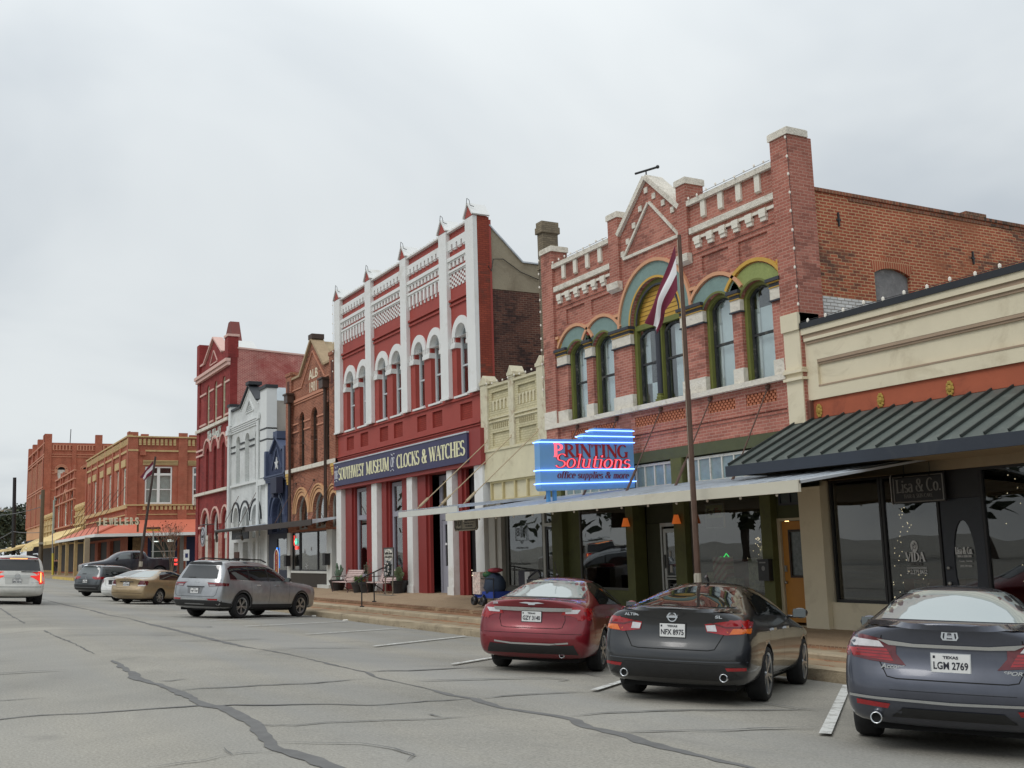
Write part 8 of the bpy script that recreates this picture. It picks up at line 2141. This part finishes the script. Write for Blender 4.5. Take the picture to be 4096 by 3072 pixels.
def small_sedan(label,pm,gl,plate,tl_kind,x,y,hd):
    c = Car(label,'car',None,pm,gl)
    sedan_body(c,4.81,1.12,2.72,.90,1.485,1.06,.97,yb=-.50,yr=.45,ducktail=.0)
    c.wheels(2.72,1.53,.32,.21,.205,8,style='one')
    c.patch('rear_window','rear',[(-.60,1.12),(.60,1.12),(.54,1.34),(.48,1.39),(-.48,1.39),(-.54,1.34)],gl,.004)
    c.both('side_window','side',[(-.02,1.03),(.2,1.26),(.5,1.37),(1.0,1.39),(1.45,1.345),(2.0,1.01)],G_dark,off=.004)
    c.patch('windscreen','front',[(-.58,1.0),(.58,1.0),(.48,1.36),(-.48,1.36)],G_dark)
    for sg in (1,-1):
        F = lambda P: [(sg * a,z) for a,z in P]
        if tl_kind == 'wedge':
            tl = c.patch('tail_lamp','rear',F([(.62,.985),(.845,.985),(.85,.82),(.70,.80),(.56,.81)]),M_lampd,.008)
            c.patch('lens_clear','rear',F([(.58,.805),(.84,.815),(.84,.76),(.54,.75)]),M_lampc,.010,parent=tl); c.patch('lamp_side','side',[(-1.05,.98),(-.80,.96),(-.86,.80),(-1.05,.79)],M_lampd,.008,sg)
        else:
            tl = c.patch('tail_lamp','rear',F([(.76,.99),(.845,.985),(.85,.78),(.74,.76)]),M_lampd,.008); c.patch('lamp_side','side',[(-1.05,.98),(-.84,.96),(-.86,.80),(-1.05,.79)],M_lampd,.008,sg)
    if tl_kind == 'wedge': c.line('rear',[(-.34,.925),(.34,.925)],.035,M_chrome,off=.012,name='chrome_bar')
    else: c.patch('plate_panel','rear',[(-.40,.94),(.40,.94),(.36,.74),(-.36,.74)],M_plast,.006)
    c.line('rear',[(-.58,.985),(-.54,.72),(-.46,.67),(.46,.67),(.54,.72),(.58,.985)],.009); c.line('rear',[(-.85,.46),(.85,.46)],.01)
    c.plate(plate,.825); hb = c.hit('rear',0,.985)[0].y - .01
    b = MB(); M_ = Matrix.Translation((0,hb,.985)) @ Matrix.Rotation(PI / 2,4,'X') @ Matrix.Diagonal((1.3,1,1,1)); b.lathe([(.038,-.004),(.05,-.004),(.05,.006),(.038,.006)],18,M_,0,True); b.build('badge',M_chrome,c.t)
    c.mirror(1.9,1.02,.87); c.handles((.35,1.3),.83)
    c.place(x,y,hd); return c
small_sedan('tan gold sedan with pale rear window, parked just behind the silver SUV',paint('champagne_paint',S(168,146,112),.4,.32),G_pale,'CTZ 4451','wedge',-48.7,8.6,-42)
small_sedan('white sedan half hidden behind the tan gold one',paint('white_paint_car',S(222,222,218),.0,.3),G_mid,'BST 6021','slim',-52.6,8.75,-42)
def suv_body(c,L,ro,wb,hw,h,belt,gc,rake_=.42,rearx=.94,hood=1.05,tumble=.72,wr=.43,wz=.38,nose=.80,yc=2.35,yf=1.55):
    fo = L - ro - wb; ye = wb + fo
    def low(w): return [(.82 * w,gc,0),(.965 * w,gc + .10,0),(1.0 * w,.68,0),(.99 * w,.92,0)]
    cab = lambda hh,w,b_=belt: low(w) + [(.95 * w,b_,0),(tumble * w * 1.10,hh - .16,0),(tumble * w * .78,hh - .03,0),(0,hh,0)]
    tr = lambda z4,z5,z6,w: low(w)[:3] + [(.985 * w,z4 - .10,0),(.95 * w,z4,0),(.84 * w,z5,0),(.5 * w,z6,0),(0,z6 + .012,0)]
    w0 = hw * rearx
    rear = [(.82 * w0,gc + .14,.08),(.98 * w0,gc + .24,-.01),(1.0 * w0,.72,.0),(.99 * w0,.94,.05),(.95 * w0,belt + .02,.10),(tumble * w0 * 1.12,h - .20,rake_ - .04),(tumble * w0 * .80,h - .06,rake_ - .08),(0,h - .035,rake_ - .10)]
    st = [(-ro,rear),(-ro + .20,[(x,z,(rake_ * .72 if i > 4 else 0)) for i,(x,z,d) in enumerate(cab(h - .02,hw * .985))]),
          (-ro + .65,[(x,z,(rake_ * .25 if i > 4 else 0)) for i,(x,z,d) in enumerate(cab(h - .005,hw))]),(.5,cab(h,hw)),(yf - .35,cab(h - .005,hw)),(yf,cab(h - .05,hw)),
          ((yf + yc) / 2,low(hw) + [(.95 * hw,belt,0),(tumble * hw * 1.18,belt * .42 + (h - .17) * .58,0),(tumble * hw * .86,belt * .36 + h * .64 - .04,0),(0,belt * .33 + h * .67 - .01,0)]),
          (yc,tr(belt - .06,belt + .0,belt + .04,hw)),(wb + fo * .3,tr(hood - .10,hood - .03,hood,hw * .99)),(ye - .16,tr(nose + .05,nose + .12,nose + .16,hw * .94)),
          (ye,[(.74 * hw,gc + .06,-.05),(.80 * hw,gc + .16,0),(.82 * hw,.62,.02),(.81 * hw,.74,.02),(.78 * hw,nose,0),(.66 * hw,nose + .08,-.03),(.4 * hw,nose + .11,-.04),(0,nose + .115,-.04)])]
    c.finish_body(st,-.06,.08,[(0,wz,wr,.27,hw),(wb,wz,wr,.27,hw)])
    c.under(hw * .78,-ro + .3,ye - .4,gc - .02,gc + .35)
c = Car('silver grey SUV with roof rails and black lower cladding, seen side on before the steps','car',None,paint('silver_paint',S(158,160,162),.55,.3),G_dark)
SUV = c
suv_body(c,5.2,1.10,3.09,.985,1.80,1.14,.25,.40,hood=1.13,nose=.92,yc=2.55,yf=1.55)
c.wheels(3.09,1.66,.385,.25,.255,5)
c.patch('rear_window','rear',[(-.70,1.20),(.70,1.20),(.60,1.60),(-.60,1.60)],G_dark,.004)
c.patch('roof_spoiler','rear',[(-.66,1.63),(.66,1.63),(.58,1.70),(-.58,1.70)],M_plast,.03)
c.both('side_window','side',[(-.60,1.20),(-.62,1.52),(-.45,1.60),(.3,1.63),(1.2,1.62),(1.55,1.56),(2.35,1.19),(1.2,1.17),(.2,1.17)],G_dark,off=.004)
for sg in (1,-1):
    F = lambda P: [(sg * a,z) for a,z in P]
    for pts in ([(.32,1.18),(.34,1.61)],[(1.30,1.17),(1.28,1.61)]): c.line('side',pts,.05,M_plast,side=sg,off=.007,name='window_pillar')
    c.line('side',[(-.60,1.185),(.2,1.155),(1.2,1.155),(2.35,1.175)],.016,M_chrome,side=sg,off=.008,name='window_chrome')
    c.line('side',[(.42,1.1),(.42,.75),(.52,.52)],.008,side=sg); c.line('side',[(1.36,1.12),(1.34,.45)],.008,side=sg); c.line('side',[(2.42,1.08),(2.38,.5)],.008,side=sg)
    c.patch('side_cladding','side',[(.44,.31),(.46,.44),(2.62,.44),(2.64,.31)],M_plast,.008,sg)
    for yy in (0,3.09):
        a0 = [(yy + .50 * math.cos(t),.385 + .50 * math.sin(t)) for t in [PI * i / 14 for i in range(15)]]; a1 = [(yy + .435 * math.cos(t),.385 + .435 * math.sin(t)) for t in [PI * i / 14 for i in range(15)]]
        c.patch('arch_cladding','side',a0 + a1[::-1],M_plast,.010,sg,.05)
    tl = c.patch('tail_lamp','rear',F([(.42,1.09),(.90,1.075),(.90,.98),(.50,.96)]),M_lampd,.008)
    c.line('rear',F([(.44,1.055),(.90,1.045)]),.018,M_lampr,off=.012,name='lamp_rib',parent=tl); c.patch('lens_clear','rear',F([(.50,1.02),(.72,1.02),(.72,.975),(.52,.972)]),mat('lamp_smoke',S(150,140,142),.2,.15,9,coat=1),.012,parent=tl)
    c.patch('lamp_side','side',[(-1.04,1.085),(-.66,1.07),(-.70,.985),(-1.04,.98)],M_lampd,.008,sg)
    c.patch('reflector','rear',F([(.52,.60),(.84,.60),(.84,.555),(.54,.555)]),M_lampr,.010)
    b = MB(); b.tube([(sg * .60,-.35,1.775),(sg * .62,-.1,1.84),(sg * .62,1.2,1.835),(sg * .60,1.5,1.76)],.022,6); b.build('roof_rail',M_plast,c.t)
c.patch('bumper_cladding','rear',[(-.93,.545),(.93,.545),(.90,.36),(-.90,.36)],M_plast,.006)
c.both('corner_cladding','side',[(-1.06,.52),(-.50,.46),(-.46,.36),(-1.0,.36)],M_plast,off=.008)
c.line('rear',[(-.50,.578),(.50,.578)],.03,M_chrome,off=.010,name='bumper_trim')
c.patch('plate_recess','rear',[(-.30,.93),(.30,.93),(.26,.74),(-.26,.74)],mat('silver_shadow',S(110,112,114),.5,.05),.004)
c.line('rear',[(-.34,.95),(.34,.95)],.03,M_plast,off=.012,name='handle_recess')
c.line('rear',[(-.84,1.18),(-.78,.72),(-.70,.66),(.70,.66),(.78,.72),(.84,1.18)],.009)
c.plate('WJF 1487',.83); c.badge('Jeep',-.10,1.05,.2,.07); c.mirror(2.15,1.22,.97,M_plast); c.handles((.75,1.72),1.03,M_chrome)
b = MB()
for x in (-.35,.1,.5): b.box(x - .1,x + .1,.5,.7,1.80,1.83)
b.build('roof_pod',M_plast,c.t)
c.line('rear',[(-.10,1.23),(-.38,1.22)],.03,M_plast,off=.015,name='wiper')
c.place(-34.84,8.42,-36.5)
c = Car('dark grey compact SUV, farthest of the angle parked cars','car',None,paint('steel_paint',S(84,88,90),.5,.32),G_mid)
suv_body(c,4.7,.96,2.79,.92,1.66,1.06,.22,.36,hood=1.02,nose=.82,yc=2.25,yf=1.4,wr=.40,wz=.345)
c.wheels(2.79,1.58,.345,.225,.225,5)
c.patch('rear_window','rear',[(-.66,1.14),(.66,1.14),(.55,1.50),(-.55,1.50)],G_mid,.004)
c.patch('roof_spoiler','rear',[(-.6,1.52),(.6,1.52),(.52,1.57),(-.52,1.57)],c.pm,.03)
c.both('side_window','side',[(-.45,1.12),(-.40,1.42),(.3,1.51),(1.1,1.49),(1.4,1.44),(2.1,1.10)],G_dark,off=.004)
for sg in (1,-1):
    F = lambda P: [(sg * a,z) for a,z in P]
    tl = c.patch('tail_lamp','rear',F([(.40,1.02),(.84,1.03),(.84,.90),(.60,.885),(.42,.95)]),M_lampr,.008); c.patch('lamp_side','side',[(-.90,1.03),(-.56,1.03),(-.62,.92),(-.90,.89)],M_lampr,.008,sg)
    b = MB(); b.tube([(sg * .56,-.3,1.62),(sg * .58,0,1.69),(sg * .58,1.0,1.69),(sg * .56,1.3,1.62)],.02,6); b.build('roof_rail',M_plast,c.t)
c.patch('lower_valance','rear',[(-.86,.62),(.86,.62),(.84,.36),(-.84,.36)],M_plast,.006)
c.line('rear',[(-.7,.47),(.7,.47)],.03,mat('grey_trim',S(110,112,112),.4,.05),off=.010,name='bumper_trim')
c.line('rear',[(-.50,.865),(.50,.865)],.014,off=.006); c.line('rear',[(-.10,1.17),(-.36,1.16)],.03,M_plast,off=.015,name='wiper')
c.line('rear',[(-.80,1.1),(-.72,.70),(.72,.70),(.80,1.1)],.009)
c.plate('PXC 9306',.785,w=.30); hb = c.hit('rear',0,.96)[0].y - .01
b = MB(); M_ = Matrix.Translation((0,hb,.96)) @ Matrix.Rotation(PI / 2,4,'X'); b.lathe([(.045,-.004),(.055,-.004),(.055,.006),(.045,.006)],18,M_,0,True); b.tube([(-.035,hb,.98),(0,hb,.93),(.035,hb,.98)],.006,4); b.build('badge',M_chrome,c.t)
c.mirror(1.95,1.10,.89); c.handles((.5,1.45),.93)
c.place(-61.2,8.55,-38)
c = Car('white full size SUV with glowing tall tail lamps, driving away at the left edge','car',None,paint('pearl_white_paint',S(214,213,206),.0,.3),G_mid)
suv_body(c,5.15,1.15,2.95,1.0,1.90,1.20,.30,.24,.95,hood=1.2,nose=.95,yc=2.35,yf=1.5,tumble=.78,wr=.44,wz=.40)
c.wheels(2.95,1.72,.40,.27,.275,6)
c.patch('rear_window','rear',[(-.80,1.29),(.80,1.29),(.70,1.70),(-.70,1.70)],G_dark,.004)
c.both('side_window','side',[(-.75,1.27),(-.72,1.66),(.3,1.70),(1.2,1.69),(1.5,1.64),(2.2,1.26)],G_dark,off=.004)
M_lit = glow('lit_lamp',(1.0,.34,.10,1),2.6)
c.patch('high_brake_lamp','rear',[(-.70,1.725),(.70,1.725),(.66,1.765),(-.66,1.765)],M_lampr,.02)
c.patch('brake_glow','rear',[(-.30,1.733),(.30,1.733),(.30,1.757),(-.30,1.757)],M_lit,.026)
for sg in (1,-1):
    F = lambda P: [(sg * a,z) for a,z in P]
    tl = c.patch('tail_lamp','rear',F([(.74,1.27),(.855,1.26),(.875,.80),(.77,.80)]),glow('lamp_red_lit',(.75,.03,.02,1),.55),.010); c.patch('lamp_core','rear',F([(.79,1.23),(.83,1.22),(.845,.86),(.80,.86)]),M_lit,.016,parent=tl)
    c.patch('lamp_side','side',[(-1.1,1.26),(-.96,1.25),(-.98,.80),(-1.1,.80)],MATS['lamp_red_lit'],.010,sg)
    b = MB(); b.tube([(sg * .70,-.5,1.90),(sg * .70,-.2,1.945),(sg * .70,1.3,1.94)],.025,6); b.build('roof_rail',M_chrome,c.t)
c.patch('chrome_bar','rear',[(-.46,1.13),(.46,1.13),(.44,1.03),(-.44,1.03)],mat('satin_silver',S(186,186,180),.3,.05,metal=.5),.014)
c.patch('plate_recess','rear',[(-.42,1.01),(.42,1.01),(.40,.80),(-.40,.80)],mat('recess_white',S(190,190,184),.5,.03),.006)
c.line('rear',[(-.9,.70),(.9,.70)],.012); c.line('rear',[(-.9,.665),(.9,.665)],.006); c.line('rear',[(.48,.86),(.80,.86)],.012,M_chrome,off=.008,name='badge')
c.plate('BPC 4016',.90); hb = c.hit('rear',0,1.09)[0].y - .03
b = MB(); M_ = Matrix.Translation((0,hb,1.09)) @ Matrix.Rotation(PI / 2,4,'X'); b.lathe([(.075,-.008),(.095,-.008),(.095,.01),(.075,.01)],20,M_,0,True); b.prism([(-.045,1.12),(.045,1.12),(.045,1.08),(0,1.045),(-.045,1.08)],hb,hb + .02,'y'); b.build('badge',M_chrome,c.t)
c.line('rear',[(.12,1.255),(.70,1.25)],.035,M_plast,off=.02,name='wiper'); c.mirror(2.05,1.26,.99,M_chrome); c.handles((.6,1.55),1.08)
c.place(-46.1,3.36,-90,-.06)
c = Car('black crew cab pickup truck with lit tail lamps turning out of the side street','pickup truck',None,paint('pickup_paint',S(50,52,60),.3,.3),G_dark)
c.t.name = 'pickup_truck'
hw,h,wb = 1.0,2.0,4.06
def low(w): return [(.82 * w,.42,0),(.965 * w,.50,0),(1.0 * w,.80,0),(.995 * w,1.10,0)]
bed = lambda w: low(w) + [(.985 * w,1.34,0),(.96 * w,1.44,0),(.5 * w,1.445,0),(0,1.445,0)]
cabs = lambda hh,w: low(w) + [(.97 * w,1.34,0),(.80 * w,hh - .15,0),(.6 * w,hh - .03,0),(0,hh,0)]
st = [(-1.25,[(.80,.5,0),(.93,.58,0),(.95,.85,0),(.95,1.1,0),(.94,1.36,0),(.9,1.44,0),(.5,1.445,0),(0,1.445,0)]),(-1.15,bed(.98)),(.0,bed(1.0)),(.78,bed(1.0)),(.86,cabs(1.85,1.0)),(.98,cabs(1.99,1.0)),(1.8,cabs(2.03,1.0)),(2.55,cabs(1.98,1.0)),
      (3.0,low(1.0) + [(.97,1.34,0),(.84,1.62,0),(.62,1.70,0),(0,1.73,0)]),(3.35,low(1.0) + [(.96,1.30,0),(.86,1.36,0),(.5,1.40,0),(0,1.41,0)]),(4.4,low(1.0)[:3] + [(.99,1.08,0),(.95,1.20,0),(.84,1.27,0),(.5,1.30,0),(0,1.31,0)]),(4.95,low(.97)[:3] + [(.95,1.0,0),(.92,1.12,0),(.82,1.18,0),(.5,1.2,0),(0,1.2,0)]),(5.05,[(.74,.5,0),(.82,.58,0),(.86,.8,0),(.86,.95,0),(.84,1.06,0),(.74,1.12,0),(.4,1.13,0),(0,1.13,0)])]
c.finish_body(st,-.03,.05,[(0,.42,.50,.28,1.0),(wb,.42,.50,.28,1.0)])
c.under(.78,-1.0,4.7,.40,.8); c.wheels(wb,1.72,.42,.26,.28,6)
c.both('side_window','side',[(1.05,1.42),(1.08,1.82),(1.78,1.85),(1.80,1.42)],G_dark,off=.005); c.both('side_window','side',[(1.95,1.42),(1.93,1.85),(2.5,1.80),(3.0,1.46),(2.98,1.42)],G_mid,off=.005)
c.patch('windscreen','front',[(-.7,1.42),(.7,1.42),(.6,1.92),(-.6,1.92)],G_dark)
for sg in (1,-1):
    c.line('side',[(.84,1.40),(.84,.55)],.02,side=sg); c.line('side',[(1.86,1.84),(1.86,.6)],.012,side=sg); c.line('side',[(3.05,1.3),(3.0,.6)],.012,side=sg)
    c.patch('tail_lamp','side',[(-1.22,1.36),(-.98,1.36),(-.98,.86),(-1.22,.86)],M_lampd,.008,sg); c.patch('lamp_lit','side',[(-1.2,1.32),(-1.0,1.32),(-1.0,1.16),(-1.2,1.16)],glow('lamp_red_bright',(1.0,.05,.04,1),2.0),.014,sg); c.patch('lamp_lit','side',[(-1.2,1.02),(-1.0,1.04),(-1.0,.9),(-1.2,.9)],MATS['lamp_red_bright'],.014,sg)
    c.patch('fender_flare','side',[(.62 * math.cos(t),.42 + .62 * math.sin(t)) for t in [PI * i / 12 for i in range(13)]] + [(.51 * math.cos(t),.42 + .51 * math.sin(t)) for t in [PI - PI * i / 12 for i in range(13)]],c.pm,.022,sg)
c.patch('headlamp','side',[(4.72,1.12),(4.92,1.08),(4.93,.86),(4.80,.86)],glow('head_lamp',(.9,.95,1,1),.8),.008,-1)
hs = c.hit('side',-.55,1.3,-1)[0].x
b = MB(); letters(b,sans("TEXAS",.02,.3),(hs - .004,-.15,1.28),(0,-1,0),V,.55,.10,.004); b.build('badge',mat('badge_grey',S(120,122,126),.4,.05),c.t)
c.mirror(2.85,1.5,1.0,M_plast); c.handles((1.15,2.05),1.22)
b = MB(); b.box(-.2,.2,.88,.96,1.98,2.03); b.build('high_brake_lamp',M_lampr,c.t)
c.place(-79.2,14.9,178,.12)
c.t.rotation_euler = (0,0,R(-178))
c2 = dup(SUV.t,(-30,-11.5,gz(-30,-11.5)),R(200),'silver SUV parked across the street behind the viewer, mirrored in the shop glass'); c2.rotation_euler = (0,0,R(205))
c3 = dup(SUV.t,(-24.5,-11.5,gz(-24,-11.5)),0,'second silver SUV parked across the street behind the viewer, mirrored in the shop glass'); c3.rotation_euler = (0,0,R(204))
for i,(x,y,h,cr) in enumerate(((-112,-22,13,9),(-86,-20,13,9),(-64,-22,12,8),(-44,-24,12,8))):  # unseen oaks added so the shop glass mirrors something darker
    tree('oak_tree',(x,y,-.2),h,cr,['leafy oak across the street opposite the white building','leafy oak across the street opposite the museum','leafy oak across the street opposite the pink brick building','leafy oak across the street behind the viewer'][i],40 + i,.55,1500,'trees across the street')
def person(loc,rz,label,top,trousers,hair,pose):
    skin = mat('skin',S(176,128,104),.6,.05)
    J = {'pel': (0,0,.95),'chest': (0,.02,1.30),'neck': (0,.02,1.48),'head': (0,.04,1.60),'crown': (0,.03,1.72)}
    sp = pose
    J.update({'hipl': (-.09,0,.90),'kneel': (-.10,sp * .16,.50),'anl': (-.10,sp * .10 - .10,.08),'toel': (-.10,sp * .10 + .10,.04),'hipr': (.09,0,.90),'kneer': (.10,-sp * .06,.50),'anr': (.10,-sp * .24,.10),'toer': (.10,-sp * .24 + .17,.04),
              'shl': (-.19,.02,1.42),'ell': (-.25,-.08 * sp,1.14),'hal': (-.24,.10 * sp + .04,.90),'shr': (.19,.02,1.42),'elr': (.25,.06 * sp,1.14),'har': (.24,.16 * sp + .06,.92)})
    E = [('pel','chest'),('chest','neck'),('neck','head'),('head','crown'),('pel','hipl'),('hipl','kneel'),('kneel','anl'),('anl','toel'),('pel','hipr'),('hipr','kneer'),('kneer','anr'),('anr','toer'),('neck','shl'),('shl','ell'),('ell','hal'),('neck','shr'),('shr','elr'),('elr','har')]
    rad = dict(pel=.15,chest=.17,neck=.065,head=.10,crown=.07,hipl=.10,hipr=.10,kneel=.065,kneer=.065,anl=.045,anr=.045,toel=.04,toer=.04,shl=.075,shr=.075,ell=.05,elr=.05,hal=.035,har=.035)
    names = list(J); me = bpy.data.meshes.new('person'); me.from_pydata([J[k] for k in names],[(names.index(a),names.index(b_)) for a,b_ in E],[])
    o = bpy.data.objects.new('person',me); COL.objects.link(o)
    o.modifiers.new('k','SKIN'); s = o.modifiers.new('s','SUBSURF'); s.levels = 1
    for i,k in enumerate(names):
        v = me.skin_vertices[0].data[i]; v.radius = (rad[k],rad[k] * (.75 if k in ('pel','chest') else 1)); v.use_root = k == 'pel'
    new = bpy.data.meshes.new_from_object(o.evaluated_get(bpy.context.evaluated_depsgraph_get()))
    o.modifiers.clear(); o.data = new; new.materials.clear()
    for m in (top,trousers,skin,hair): new.materials.append(m)
    for p in new.polygons:
        z = p.center.z; p.use_smooth = True
        p.material_index = 3 if z > 1.66 or (z > 1.56 and p.center.y < 0) else (2 if z > 1.47 or (abs(p.center.x) > .2 and z < .97) else (0 if z > .90 else 1))
    o.location = loc; o.rotation_euler.z = rz
    tag(o,label,'person'); return o
M_cd1 = mat('cloth_black',(.02,.02,.022,1),.9,.1); M_cd2 = mat('cloth_denim',S(52,56,68),.9,.15,6); M_hair = mat('hair_brown',S(58,44,36),.8,.1)
person((-130.6,13.9,.05),R(100),'person in dark jacket and trousers walking under the far awning, right of the yellow post',M_cd1,M_cd2,M_hair,1)
person((-133.6,14.0,.05),R(80),'person in dark brown coat walking under the far awning, left of the yellow post',mat('cloth_brown',S(52,36,36),.9,.1),M_cd1,M_hair,.7)
